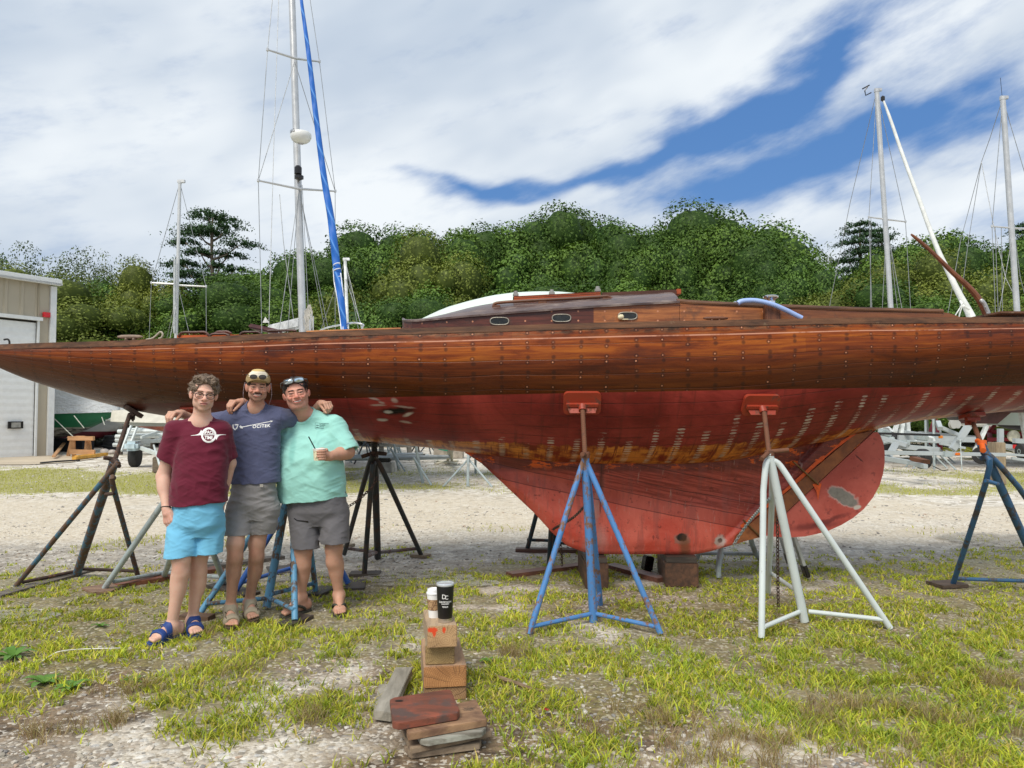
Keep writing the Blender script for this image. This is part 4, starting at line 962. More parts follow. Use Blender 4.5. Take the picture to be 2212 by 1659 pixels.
def el(c, r, R=None):
 c, r = A3(c), A3(r); R = np.eye(3) if R is None else np.array(R); e = np.sqrt((R ** 2) @ (r ** 2)); Ri = R.T
 def fn(X, Y, Z):
  px, py, pz = X - c[0], Y - c[1], Z - c[2]; q = [Ri[i, 0] * px + Ri[i, 1] * py + Ri[i, 2] * pz for i in range(3)]
  k0 = np.sqrt(sum((q[i] / r[i]) ** 2 for i in range(3))); k1 = np.sqrt(sum((q[i] / r[i] ** 2) ** 2 for i in range(3))) + 1e-6
  return k0 * (k0 - 1) / k1
 return fn, c - e, c + e
def loft(zs, cx, cy, a, b, p=2.3, z0=None, z1=None):
 zs, cx, cy, a, b = [A3(q) for q in (zs, cx, cy, a, b)]; zf = np.linspace(zs[0], zs[-1], 60); kern = np.array([1, 2, 3, 2, 1]) / 9
 def sm(q): v = np.interp(zf, zs, q); w = np.convolve(np.pad(v, 2, 'edge'), kern, 'valid'); return w
 cx, cy, a, b = sm(cx), sm(cy), sm(a), sm(b)
 def fn(X, Y, Z):
  Cx, Cy, A, B = [np.interp(Z, zf, q) for q in (cx, cy, a, b)]
  k = (np.abs((X - Cx) / A) ** p + np.abs((Y - Cy) / B) ** p) ** (1 / p)
  d = (k - 1) * np.minimum(A, B); return np.maximum(d, np.maximum(Z - zf[-1], zf[0] - Z))
 lo = A3([(cx - a).min(), (cy - b).min(), zf[0]]); hi = A3([(cx + a).max(), (cy + b).max(), zf[-1]]); return fn, lo, hi
def clipped(prim, *planes):
 """planes: (point, outward normal)"""
 fn, lo, hi = prim
 def f2(X, Y, Z):
  d = fn(X, Y, Z)
  for (p, n) in planes: d = np.maximum(d, (X - p[0]) * n[0] + (Y - p[1]) * n[1] + (Z - p[2]) * n[2])
  return d
 return f2, lo, hi
def grp(prims, k):
 lo = np.min([p[1] for p in prims], 0); hi = np.max([p[2] for p in prims], 0)
 def fn(X, Y, Z):
  d = None
  for p in prims:
   e = p[0](X, Y, Z)
   if d is None: d = e
   else:
    q = np.maximum(k - np.abs(d - e), 0) / k; d = np.minimum(d, e) - q * q * k * .25
  return d
 return fn, lo, hi
def off(prim, r): return (lambda X, Y, Z: prim[0](X, Y, Z) - r), prim[1] - r, prim[2] + r
nrm = lambda v: A3(v) / np.linalg.norm(v)
def hand(W, d, n, side, curl=(.5, .7, .4), spread=.0, thumb=(.55, .2), sc=1.0, fcurl=None):
 """W wrist, d wrist->knuckles, n back-of-hand normal, side +1/-1 puts the index finger on that side of d x n"""
 W, d, n = A3(W), nrm(d), A3(n); n = nrm(n - d * (n @ d)); l = np.cross(d, n) * side; P = []
 pl_ = .088 * sc
 P.append(rc(W - d * .01, W + d * .03 * sc, .024 * sc, .026 * sc))
 for q, r in ((.030, .0130), (.010, .0140), (-.012, .0135), (-.032, .0120)): P.append(rc(W + d * .016 * sc + l * q * .55 * sc, W + d * pl_ * (1 - abs(q - .008) * 2.4) + l * q * sc, r * sc * 1.2, r * sc * .92))
 L = [(.044, .027, .021), (.049, .031, .022), (.046, .029, .022), (.036, .022, .019)]; o = (.029, .010, -.010, -.028); F = []
 for i in range(4):
  q = o[i]; b = W + d * pl_ * (1 - abs(q - .008) * 2.4) + l * q * sc; dd = d * math.cos(spread * q * 12) + l * math.sin(spread * q * 12); c = (fcurl[i] if fcurl else curl); ang = 0; r = [.0112, .0102, .0094, .0080]
  if i == 3: r = [x * .88 for x in r]
  p = b
  for j in range(3):
   ang += c[j]; v = dd * math.cos(ang) - n * math.sin(ang); e = p + v * L[i][j] * sc; F.append(rc(p, e, r[j] * sc, r[j + 1] * sc)); p = e
 tb = W + d * .028 * sc + l * .024 * sc - n * .006; td = nrm(d * math.cos(thumb[0]) + l * math.sin(thumb[0]) - n * thumb[1])
 t1 = tb + td * .042 * sc; t2 = t1 + nrm(td + d * .35 - n * thumb[1] * .6) * .03 * sc; t3 = t2 + nrm(td * .6 + d * .6 - n * thumb[1]) * .024 * sc
 T = [rc(tb, t1, .0165 * sc, .0115 * sc), rc(t1, t2, .0112 * sc, .0098 * sc), rc(t2, t3, .0098 * sc, .0080 * sc)]
 return P, F, T
def foot(an, d, gz, L=.27):
 """an ankle point, d toe direction (flat), gz ground height under the skin"""
 d = nrm([d[0], d[1], 0]); s = A3([-d[1], d[0], 0]); P = []
 heel = A3([an[0], an[1], gz + .030]) - d * .055; ball = heel + d * L * .62
 P += [rc(heel, heel + A3([0, 0, .02]), .034, .034), rc(A3(an) + A3([0, 0, -.02]), heel + d * .05 + A3([0, 0, .022]), .040, .040), rc(A3(an) - A3([0, 0, .02]), ball + A3([0, 0, -.002]), .040, .024), rc(heel, ball - s * .018 + A3([0, 0, -.010]), .030, .021), rc(heel, ball + s * .018 + A3([0, 0, -.010]), .030, .020), rc(ball - s * .025 - A3([0, 0, .008]), ball + s * .026 - A3([0, 0, .008]), .022, .020)]
 return P, heel, ball, d, s
def toes(ball, d, s, inner):
 T = []
 for i, (q, r, l) in enumerate([(.030, .0135, .062), (.010, .0098, .060), (-.006, .0092, .054), (-.021, .0086, .046), (-.034, .0080, .036)]):
  a = ball + s * q * inner - A3([0, 0, .010]) + d * .012; b = a + d * (l - .012) - A3([0, 0, .006]); T.append(rc(a, b, r * 1.05, r))
 return T
class HeadFrame:
 def __init__(s, c, yaw, pitch, roll, sc=1.0, zs=1.0):
  s.c = A3(c); s.sc = sc; s.q = A3([1, 1, zs]); s.R = rotm(0, 0, PI) @ np.diag([-1, 1, 1.0])
  s.R = rotm(0, roll, 0) @ rotm(0, 0, yaw) @ rotm(pitch, 0, 0) @ s.R
 def p(s, v): return s.c + s.R @ (A3(v) * s.sc * s.q)
 def d(s, v): return s.R @ A3(v)
 def el(s, c, r, R=None): return el(s.p(c), A3(r) * s.sc * s.q, s.R if R is None else s.R @ R)
 def rc(s, a, b, r1, r2): return rc(s.p(a), s.p(b), r1 * s.sc, r2 * s.sc)
 def loc(s, V): return ((V - s.c) @ s.R) / s.sc / s.q
def head_into(f, H, wide=1.0, jaw=1.0, smile=0.0, chinw=1.0, nose=1.0, ears=1.0):
 W = wide
 f.u(H.el((0, -.018, .045), (.076 * W, .095, .086)), .02)
 f.u([H.el((0, .016, -.030), (.0600 * W, .072, .082)), H.el((0, -.006, -.045), (.0585 * W * jaw, .056, .050))], .03)
 f.u([H.el((0, .056, -.103), (.026 * chinw, .024, .019)), H.el((-.042 * jaw, .012, -.076), (.017, .032, .022)), H.el((.042 * jaw, .012, -.076), (.017, .032, .022))], .03)
 f.u([H.el((-.045 * W, .056, -.026), (.019, .020, .017)), H.el((.045 * W, .056, -.026), (.019, .020, .017))], .02)
 f.u(H.el((0, .074, .027), (.050 * W, .018, .010)), .014)
 f.u(H.el((0, .077, -.062), (.030, .017, .023)), .02)
 for sg in (-1, 1):
  f.cut(H.el((sg * .033, .099, .001), (.021, .017, .0125)), .010)
 for sg in (-1, 1):
  f.u(H.el((sg * .033, .0745, .0), (.0165, .0125, .0130)), .003)
  f.u(H.el((sg * .033, .0815, .0110), (.020, .008, .0045), rotm(0, -sg * .12, 0)), .005); f.u(H.el((sg * .033, .080, -.0115), (.019, .007, .0050)), .006)
 f.u(H.rc((0, .085, .012), (0, .108 * nose, -.029), .0080, .0125), .011)
 f.u([H.el((0, .109 * nose, -.031), (.0140, .012, .0115)), H.el((-.0150, .096, -.035), (.0095, .011, .0085)), H.el((.0150, .096, -.035), (.0095, .011, .0085))], .006)
 f.cut([H.el((-.008, .101, -.0445), (.0046, .006, .004)), H.el((.008, .101, -.0445), (.0046, .006, .004))], .002)
 wl = .024 + .006 * smile
 if smile > .1:
  for sg in (-1, 1): f.u(H.el((sg * .040, .070, -.036), (.018, .016, .014)), .012)
  f.u([H.el((0, .088, -.0755), (wl * .75, .010, .0052)), H.el((-wl * .62, .083, -.0715), (wl * .4, .009, .005), rotm(0, .45, 0)), H.el((wl * .62, .083, -.0715), (wl * .4, .009, .005), rotm(0, -.45, 0))], .006)
  f.u([H.el((-wl * .5, .088, -.0575), (wl * .55, .009, .0040), rotm(0, .28, 0)), H.el((wl * .5, .088, -.0575), (wl * .55, .009, .0040), rotm(0, -.28, 0))], .005)
  f.cut([H.el((0, .101, -.0670), (wl * .62, .016, .0058)), H.el((-wl * .58, .097, -.0635), (wl * .42, .016, .0045), rotm(0, .40, 0)), H.el((wl * .58, .097, -.0635), (wl * .42, .016, .0045), rotm(0, -.40, 0))], .003)
  f.cut([H.el((sg * (.041), .086, -.052), (.0035, .010, .020), rotm(0, -sg * .45, 0)) for sg in (-1, 1)], .008)
 else:
  f.u(H.el((0, .093, -.0695), (wl * .85, .008, .0062)), .005); f.u(H.el((0, .094, -.0590), (wl, .007, .0050)), .005)
  f.cut(H.el((0, .104, -.0638), (wl * 1.05, .010, .0020)), .003)
 for sg in (-1, 1):
  E = rotm(0, sg * .12, 0) @ rotm(0, 0, sg * .45)
  f.u(H.el((sg * (.078 * W + .004 * ears), -.012, -.010), (.009, .019 * ears, .032 * ears), E), .006)
  f.cut(H.el((sg * (.087 * W + .006 * ears), .0, -.006), (.006, .010, .018), E), .004)
def head_cols(L, base, brow, lip, stub=None, flush=.35, mst=None, wide=1.0, browth=1.0, browz=.0225, eyes=(.045, .03, .025), lippy=1.0, smile=0.0):
 """vertex colours of the head from local coordinates: real features, not shading"""
 n = len(L); x, y, z = L.T; C = np.tile(A3(base), (n, 1)); ax = np.abs(x)
 def blend(m, c): nonlocal C; m = np.clip(m, 0, 1)[:, None]; C = C * (1 - m) + A3(c) * m
 blend(flush * np.exp(-(((ax - .044) / .020) ** 2 + ((z + .032) / .020) ** 2)) * (y > .02), (base[0] * 1.05, base[1] * .60, base[2] * .55))
 blend(flush * 1.1 * np.exp(-((ax / .016) ** 2 + ((z + .028) / .018) ** 2)) * (y > .085), (base[0] * 1.08, base[1] * .58, base[2] * .52))
 blend(flush * .9 * (ax > .079 * wide) * (z > -.05) * (z < .04), (base[0] * 1.02, base[1] * .55, base[2] * .5))
 if stub is not None:
  m = sst(-.048, -.064, z) * sst(-.02, .03, y) + sst(.045, .06, ax) * sst(.0, -.03, z) * (y > .0) * .6
  m = m * (1 - np.exp(-(((ax) / .022) ** 2 + ((z + .064) / .008) ** 2))); blend(np.clip(m, 0, 1) * stub[3] * (z > -.135), stub[:3])
 lw = .025 + .006 * smile; lz = -.0640 - .0028 * smile; z0 = z; z = z - 5.5 * smile * ax ** 2
 blend(1.0 * (((ax / lw) ** 2 + ((z - lz) / (.0088 + .004 * smile)) ** 2) < 1) * (y > .07) * lippy, lip)
 blend(.9 * sst(.0034, .0012, np.abs(z - lz)) * (ax < lw * 1.02) * (y > .07), (.10, .03, .025) if smile < .1 else (.16, .05, .04))
 z = z0
 m = sst(.0060 * browth, .0028 * browth, np.abs(z - browz - .0035 + 5.5 * (ax - .030) ** 2)) * sst(.010, .015, ax) * sst(.056, .048, ax) * (y > .05); blend(m * .95, brow)
 m = ((((ax - .033) / .0155) ** 2 + ((z + .0002) / .0044) ** 2) < 1) * (y > .06); blend(m * .62, (.34, .26, .22))
 m = ((((ax - .033) / .0068) ** 2 + ((z + .0002) / .0044) ** 2) < 1) * (y > .06); blend(m * 1.0, eyes)
 m = sst(.0026, .0012, np.abs(z - .0048 + 16 * (ax - .033) ** 2)) * (np.abs(ax - .033) < .0175) * (y > .05); blend(m * .95, (.035, .022, .018))
 if mst is not None:
  m = sst(.0095, .0065, np.abs(z + .0510 + 9 * ax ** 2 - .002)) * sst(.037, .031, ax) * (y > .06); blend(m * .96, mst)
 return C
def skin_mat(name):
 t = NT(name); a = t.t.nodes.new('ShaderNodeAttribute'); a.attribute_name = 'Col'; P = t.co()
 c = t.mix(t.M('MULTIPLY', t.step(t.noise(P, 30, 5, .65), .35, .7), .22), a.outputs[0], t.mix(1, a.outputs[0], (.90, .62, .55), 'MULTIPLY'))
 t.set(Base_Color=c, Roughness=.52, Subsurface_Weight=.12, Subsurface_Scale=.012); t.b.inputs['Subsurface Radius'].default_value = (1, .35, .2)
 t.b.inputs['Specular IOR Level'].default_value = .35
 t.bump(t.noise(P, 260, 4, .6), .12, .001); return t.m
SKIN = skin_mat('skin')
def cloth(name, c, var=.10, rough=.85, heather=0.0, spots=None, sheen=.15):
 t = NT(name); P = t.co(); n = t.noise(P, 5, 4, .6); col = t.mix(n, tuple(q * (1 - var) for q in c), tuple(q * (1 + var) for q in c))
 if heather: col = t.mix(t.M('MULTIPLY', t.step(t.noise(t.sc(P, (1, 1, 3)), 160, 3, .7), .45, .65), heather), col, tuple(min(1, q * 1.5 + .02) for q in c))
 for (c0, r, colr, s) in (spots or []): col = t.mix(t.M('MULTIPLY', mask_el(t, P, c0, r, 0, .6, 14, .6), s), col, colr)
 t.set(Base_Color=col, Roughness=rough, Sheen_Weight=sheen); t.b.inputs['Specular IOR Level'].default_value = .2
 t.bump(t.M('ADD', t.noise(t.sc(P, (300, 300, 300)), 1, 2, .5), t.M('MULTIPLY', t.noise(t.sc(P, (9, 9, 20)), 1, 4, .6, 1.2), 3.0)), .28, .0016); return t.m
def folds(seed, amp, fx=6, fz=20, dirs=((.35, 1), (-.35, 1)), z0=None, z1=None):
 """cloth folds as displacement: ridged noise stretched across the body"""
 def fn(X, Y, Z):
  w = 0
  for i, (sx, sz) in enumerate(dirs):
   u = X * fx + 4 * (vn(X * 5, Y * 5, Z * 5, seed + i) - .5); v = (Z * sz + X * sx) * fz
   r = vn(u, Y * 5, v, seed + 7 * i); w = w + (np.abs(2 * r - 1) - .45)
  return amp * w / len(dirs)
 return fn
def zl(p): return A3(p)
def limb(f, a, b, c, r, k=.02):
 f.u([rc(a, b, r[0], r[1]), rc(b, c, r[2], r[3])], k)
def leg(f, hip, kn, an, sc=1.0, out=1, back=.0):
 hip, kn, an = A3(hip), A3(kn), A3(an)
 f.u([rc(hip, kn + (0, .0, .05), .076 * sc, .061 * sc), rc(kn + (0, 0, .05), kn - (0, 0, .05), .060 * sc, .053 * sc), rc(kn - (0, 0, .04), an, .052 * sc, .036 * sc)], .03)
 cf = kn * .68 + an * .32; f.u(el(cf + A3([out * .006, .018 + back, 0]), (.054 * sc, .056 * sc, .105), None), .03)
 f.u(el(kn + A3([0, -.030, -.004]), (.034 * sc, .026, .040)), .02)
 f.u([el(an + A3([sx * .028, .004, -.010]), (.013, .015, .016)) for sx in (-1, 1)], .012)
def sandal(parent, ft, mat, sole_m, kind, inner, nm='sandal', buckle=None):
 """two-strap or thong sandal round the foot"""
 P, heel, ball, d, s = ft; gz = heel[2] - .034
 tp = ball + d * .058; h = .0032
 lo = np.minimum(heel, tp) - .08; hi = np.maximum(heel, tp) + .08; lo[2] = gz - .03; hi[2] = gz + .13
 f = Fld(lo, hi, h)
 fl = lambda v: A3([v[0], v[1], gz - .008])
 foot_sdf = grp(P, .03)
 sole2 = grp([rc(fl(heel), fl(ball), .040, .047), rc(fl(ball), fl(tp - d * .022), .048, .043)], .02)
 def sole(X, Y, Z):
  q = sole2[0](X, Y, np.full_like(Z, gz - .008)); top = .006 + .006 * np.clip(-q / .03, -1, 0)
  return np.maximum(q, np.maximum(Z - (gz + .004), (gz - .020) - Z))
 lo2, hi2 = sole2[1].copy(), sole2[2].copy(); lo2[2] = gz - .03; hi2[2] = gz + .02
 f.u((sole, lo2, hi2), 0)
 e = empty(nm, heel, None, None) if False else None
 so, V, Q = obj_from(f, nm, sole_m, parent)
 f = Fld(lo, hi, h)
 if kind == 'two':
  bands = [(.10, .021, .25), (.165, .020, -.12)]
 else: bands = []
 for (t0, w, sl_) in bands:
  def band(X, Y, Z, t0=t0, w=w, sl_=sl_):
   tt_ = (X - heel[0]) * d[0] + (Y - heel[1]) * d[1]; ss = (X - heel[0]) * s[0] + (Y - heel[1]) * s[1]
   a = foot_sdf[0](X, Y, Z) - .0065; a = np.maximum(a, -(foot_sdf[0](X, Y, Z) + .002)); a = np.maximum(a, np.abs(tt_ - t0 - sl_ * ss * inner) - w); return np.maximum(a, gz - .004 - Z)
  f.u((band, lo, hi), 0)
 if kind == 'thong':
  tip = ball + d * .008 + A3([0, 0, .006]); f.u([rc(tip - A3([0, 0, .03]), tip + A3([0, 0, .006]), .005, .006)], .004)
  for sg in (-1, 1):
   pts = [tip + A3([0, 0, .008]), tip - d * .035 + s * sg * .030 + A3([0, 0, .018]), tip - d * .085 + s * sg * .044 + A3([0, 0, .004]), tip - d * .125 + s * sg * .044 - A3([0, 0, .022])]
   sp = spl(pts, 8)
   for a, b in zip(sp[:-1], sp[1:]): f.u(rc(a, b, .0095, .0095), .006)
 st, V, Q = obj_from(f, 'strap', mat, so)
 if buckle is not None:
  mb = MB()
  for (t0, w, sl_) in bands:
   c = heel + d * t0 - s * inner * .030; c[2] = gz + (.072 if t0 < .13 else .052); R = np.array([d, np.cross([0, 0, 1], d), [0, 0, 1]]).T @ rotm(-.9 * inner, 0, 0)
   for q in (-1, 1): mb.box(c + R @ A3([0, q * .013, 0]), (.030, .004, .004), R); mb.box(c + R @ A3([q * .014, 0, 0]), (.004, .030, .004), R)
  mb.build('buckle', buckle, st)
 return so
def text_mesh(body, size=1.0, bold=0.0, extr=0.0, shear=0.0, spacing=1.0):
 cu = bpy.data.curves.new('lettering', 'FONT'); cu.body = body; cu.size = size; cu.align_x = 'CENTER'; cu.align_y = 'CENTER'; cu.offset = bold; cu.extrude = extr; cu.shear = shear; cu.space_character = spacing; cu.resolution_u = 3
 o = bpy.data.objects.new('lettering', cu); COL.objects.link(o); dg = bpy.context.evaluated_depsgraph_get(); me = bpy.data.meshes.new_from_object(o.evaluated_get(dg))
 V = np.array([v.co[:] for v in me.vertices]); Fc = [list(p.vertices) for p in me.polygons]
 bpy.data.objects.remove(o); bpy.data.curves.remove(cu); bpy.data.meshes.remove(me); return V, Fc
def decal(name, parts, bvh, origin, tilt, mat, parent, scale=(1, 1), label=None, eps=.0016, dirn=(0, 1, 0), div=2):
 """flat artwork (x right, z up, metres) laid onto the cloth in front of it"""
 VV = []; FF = []
 for (V, Fc) in parts:
  b = len(VV); VV += [list(v) for v in V]; FF += [[i + b for i in f] for f in Fc]
 me = bpy.data.meshes.new(name); me.from_pydata([(v[0] * scale[0], 0, v[1] * scale[1]) for v in VV], [], FF)
 bm = bmesh.new(); bm.from_mesh(me); bmesh.ops.triangulate(bm, faces=bm.faces[:])
 for _ in range(div):
  lg = [e for e in bm.edges if e.calc_length() > .010]
  if lg: bmesh.ops.subdivide_edges(bm, edges=lg, cuts=1, use_grid_fill=False); bmesh.ops.triangulate(bm, faces=bm.faces[:])
 c, s = math.cos(tilt), math.sin(tilt); o = A3(origin); D = Vector(nrm(o - A3([0, 0, CH])))
 for v in bm.verts:
  x, z = v.co.x * c + v.co.z * s, -v.co.x * s + v.co.z * c
  p = Vector((o[0] + x, o[1], o[2] + z)) - D * .7; hit, nn, i, d = bvh.ray_cast(p, D)
  v.co = (hit + nn * eps if nn.dot(D) < 0 else hit - nn * eps) if hit is not None else Vector((o[0] + x, o[1], o[2] + z))
 bm.normal_update()
 bm.to_mesh(me); bm.free(); return link(name, me, mat, parent, label=label)
def bvh_of(V, Q): return BVHTree.FromPolygons([Vector(v) for v in V], [tuple(q) for q in Q.tolist()])
def poly(pts): return (np.array([(x, y, 0) for x, y in pts]), [list(range(len(pts)))])
def strip(pts, w):
 P = np.array(pts, float); n = len(P); w = w if hasattr(w, '__len__') else [w] * n; T = np.gradient(P, axis=0); T /= np.linalg.norm(T, axis=1)[:, None]; N = np.stack([-T[:, 1], T[:, 0]], 1) * np.array(w)[:, None] / 2
 A = P + N; B = P - N; V = [(x, y, 0) for x, y in A] + [(x, y, 0) for x, y in B]; return np.array(V), [[i, i + 1, n + i + 1, n + i] for i in range(n - 1)]
white_ink = pm('white_print', (.82, .82, .80), .7, var=.05, bump=0)
dark_ink = pm('dark_print', (.06, .15, .15), .7, var=.1, bump=0)
black_pl = pm('black_frame_plastic', (.012, .010, .010), .25, var=.1, bump=0)
def torus_pts(H, c, rx, rz, yaw=0, n=22, p=2.0, top=1.0):
 out = []
 for k in range(n + 1):
  a = 2 * PI * k / n; ca, sa = math.cos(a), math.sin(a); ox = math.copysign(abs(ca) ** (2 / p), ca) * rx; oz = math.copysign(abs(sa) ** (2 / p), sa) * rz * (top if sa > 0 else 1)
  out.append(H.p(A3(c) + A3([ox * math.cos(yaw), ox * math.sin(yaw), oz])))
 return out
def collar(f, nb, yaw, r=.066, drop=.0):
 tc = A3([-math.sin(-yaw), -math.cos(yaw), 0]); up_ = A3([0, 0, 1.0])
 C = rc(nb + tc * .040 + up_ * (.012 - drop), nb + tc * .03 + up_ * .16, r, r + .02)
 q = f.sub(C[1] - .03, C[2] + .03); sl, X, Y, Z = q; d = C[0](X, Y, Z)
 f.a[sl] -= (.0030 * (d < .016) - .0008 * (np.abs(d - .017) < .002)).astype(np.float32)
 f.cut(C, .003)
# ------------------------------------------------ man in the maroon shirt (left)
def man1():
 Y = 5.12; g = lambda x, y, d=0: at(x, y, Y + d)
 root = empty('person', (g(402, 1370)[0], 5.15, 0), 'person in a maroon SPACE TIME T-shirt and light blue shorts, wearing round glasses', 'person')
 H = HeadFrame(at(440.5, 852, Y - .02), .47, .02, .10, 1.0, .93)
 sh = [g(380, 931, .01), g(477, 932, .06)]; k = .02
 elb = g(353, 1030, .03); wr = g(359, 1100, -.06)
 elb2 = g(497, 1000, .16); wr2 = g(482, 1075, .20)
 hipz = at(425, 1120, Y)[2]
 kn = [at(391, 1222, 5.03), at(429, 1217, 5.17)]; an = [at(371.5, 1347, 5.02), at(416.5, 1334, 5.18)]
 hip = [A3([g(398, 1120)[0], Y, hipz]), A3([g(448, 1120)[0], Y + .05, hipz])]
 f = Fld((root.location.x - .42, 4.72, -.03), (root.location.x + .48, 5.50, 1.86), .0034)
 head_into(f, H, 1.0, .98, 0.0, 1.0, 1.0, 1.0)
 nb = g(435, 915, .04); f.u(rc(H.p((0, -.02, -.07)), nb, .054, .064), .016)
 f.u([el(g(430, 990, .03), (.155, .10, .19)), el(g(428, 1070, .03), (.15, .105, .13)), el((sum(hip) / 2) + (0, .01, .02), (.155, .11, .11))], .05)
 f.u([rc(nb, sh[0], .06, .052), rc(nb, sh[1], .06, .052)], .04)
 f.u([rc(sh[0], elb, .050, .044), rc(elb, wr, .043, .026), el(elb * .7 + wr * .3, (.043, .043, .07))], .03)
 f.u([rc(sh[1], elb2, .048, .040), rc(elb2, wr2, .040, .027)], .02)
 for i in (0, 1): leg(f, hip[i], kn[i], an[i], .95, (-1, 1)[i])
 P, Fi, T = hand(wr, nrm(g(366, 1132, -.08) - wr), (-.35, -.85, 0.1), -1, fcurl=[(.25, .45, .3), (.3, .5, .3), (.35, .5, .3), (.45, .5, .3)], thumb=(.35, .35), spread=.3, sc=1.05)
 f.u(P, .010); f.u(Fi, .003); f.u(T, .006)
 P, Fi, T = hand(wr2, (-.1, .1, -1), (.8, .4, .0), -1); f.u(P, .01); f.u(Fi, .003); f.u(T, .006)
 fts = []
 for i, td in enumerate([(-.42, -1), (.62, -1)]):
  ft = foot(an[i], td, .026, .265); f.u(ft[0], .025); f.u(toes(ft[2], ft[3], ft[4], (1, -1)[i]), .003); fts.append(ft)
 def col(V):
  L = H.loc(V); base = A3((.70, .45, .35)); C = np.tile(base, (len(V), 1))
  hm_ = (V[:, 2] > H.c[2] - .16); C[hm_] = head_cols(L[hm_], (.72, .45, .35), (.22, .13, .08), (.55, .22, .19), (.42, .28, .20, .35), .30, eyes=(.10, .09, .08))
  w = sst(1.0, .75, V[:, 2])[:, None] * .35; C = C * (1 - w) + A3((.56, .33, .24)) * w
  red = np.exp(-((np.linalg.norm(V - (wr + A3([0.01, -.02, -.06])), axis=1) / .07) ** 2))[:, None] * .5; C = C * (1 - red) + A3((.60, .27, .21)) * red
  for kk in kn: r_ = np.exp(-((np.linalg.norm(V - (kk + A3([0, -.03, 0])), axis=1) / .04) ** 2))[:, None] * .45; C = C * (1 - r_) + A3((.58, .25, .19)) * r_
  return C
 obj_from(f, 'body', SKIN, root, col)
 f = Fld((root.location.x - .42, 4.80, .80), (root.location.x + .42, 5.45, 1.62), .0036)
 zh, zt = at(428, 1092, Y - .12)[2], at(428, 925, Y)[2]
 zz = [zh - .06, zh, at(0, 1040, Y)[2], at(0, 990, Y)[2], at(0, 950, Y)[2], zt - .0, zt + .035]
 hw = lambda a, b: ((g(b, 1000)[0] - g(a, 1000)[0]) / 2, (g(b, 1000)[0] + g(a, 1000)[0]) / 2)
 sil = [hw(369, 487), hw(369, 487), hw(374, 487), hw(377, 486), hw(383, 486), hw(390, 476), hw(405, 462)]
 f.u(loft(zz, [q[1] for q in sil], [Y + .02, Y + .02, Y + .02, Y + .03, Y + .035, Y + .04, Y + .05], [q[0] for q in sil], [.150, .150, .150, .142, .128, .095, .06], 2.3), 0)
 f.u([rc(nb + (0, .01, -.005), sh[0] + (.005, 0, .005), .062, .066), rc(nb + (0, .01, -.005), sh[1] + (0, 0, .005), .062, .066)], .05)
 d1 = nrm(elb - sh[0]); e1 = sh[0] + d1 * .205; d2 = nrm(elb2 - sh[1]); e2 = sh[1] + d2 * .20
 f.u([clipped(rc(sh[0], e1 + d1 * .05, .068, .078), (e1, nrm(d1 + A3([-.25, 0, 0])))), clipped(rc(sh[1], e2 + d2 * .05, .064, .066), (e2, d2))], .035)
 f.cut([clipped(rc(e1 - d1 * .02, e1 + d1 * .08, .068, .070), (e1 - d1 * .03, -d1))], 0)
 f.clip(lambda X, Y_, Z: (zh + (X - g(428, 1000)[0]) * .075) - Z, hi=(9, 9, zh + .1))
 f.displace(folds(31, .016, 5, 15, ((.55, 1), (-.15, 1))), .03); f.displace(folds(35, .005, 14, 40, ((.4, 1), (-.5, 1))), .02)
 collar(f, nb, .5, .066, -.004)
 so_, V, Q = obj_from(f, 'tshirt', cloth('maroon_cotton', (.125, .012, .030)), root); B = bvh_of(V, Q)
 c = at(451, 940, Y); a = np.linspace(0, 2 * PI, 41)
 ring = strip([(.0405 * math.cos(q), .0405 * math.sin(q)) for q in a], .0115)
 wing = strip([(-.108, -.006), (-.085, -.0035), (-.05, 0.0), (0, .0015), (.05, .003), (.085, .0055), (.105, .0055)], [.002, .0035, .004, .004, .004, .0035, .002])
 sw1 = poly([(-.085, -.002), (-.066, .003), (-.056, .012), (-.047, .030), (-.040, .016), (-.039, .002), (-.06, 0.0)]); sw2 = poly([(.085, .0045), (.066, -.001), (.056, -.010), (.047, -.028), (.040, -.014), (.039, .0), (.06, .003)])
 tv, tf = text_mesh('SPACE', .024, .0007, spacing=.92); tv = tv * (1, 1.15, 1) + (0, .016, 0); uv_, uf = text_mesh('TIME', .024, .0007, spacing=.95); uv_ = uv_ * (1, 1.15, 1) + (0, -.0165, 0)
 decal('shirt_print', [ring, wing, sw1, sw2, (tv, tf), (uv_, uf)], B, c, .03, white_ink, so_, (1.12, 1.12))
 f = Fld((root.location.x - .40, 4.75, .45), (root.location.x + .40, 5.45, 1.05), .0036)
 hz = at(0, 1203, 5.02)[2]; wz = zh + .08; cz = at(0, 1140, Y)[2]
 f.u(loft([cz - .05, cz + .02, wz], [g(x, 1100)[0] for x in (425, 425, 428)], [Y + .02] * 3, [.120, .165, .160], [.10, .138, .134], 2.4), 0)
 lg = [(A3([g(397, 1100)[0], Y - .01, cz + .02]), A3([at(390, 1200, 5.05)[0], 5.05, hz])), (A3([g(452, 1100)[0], Y + .05, cz + .02]), A3([at(449, 1200, 5.14)[0], 5.15, hz + .008]))]
 for i, (a_, b_) in enumerate(lg):
  d = nrm(b_ - a_); f.u(clipped(rc(a_, b_ + d * .05, .094, .101 if i == 0 else .092), (b_, nrm(A3([0, 0, -1])))), .022)
 f.displace(folds(51, .016, 6, 13, ((.5, 1), (-.6, 1))), .03); f.displace(folds(57, .0045, 16, 40), .02)
 for i, (a_, b_) in enumerate(lg): f.cut(clipped(rc(b_ + (0, 0, .05), b_ - (0, 0, .05), .084, .094 if i == 0 else .085), (b_ + (0, 0, .045), (0, 0, 1))), .004)
 obj_from(f, 'shorts', cloth('light_blue_swim_cloth', (.17, .48, .70), .08), root)
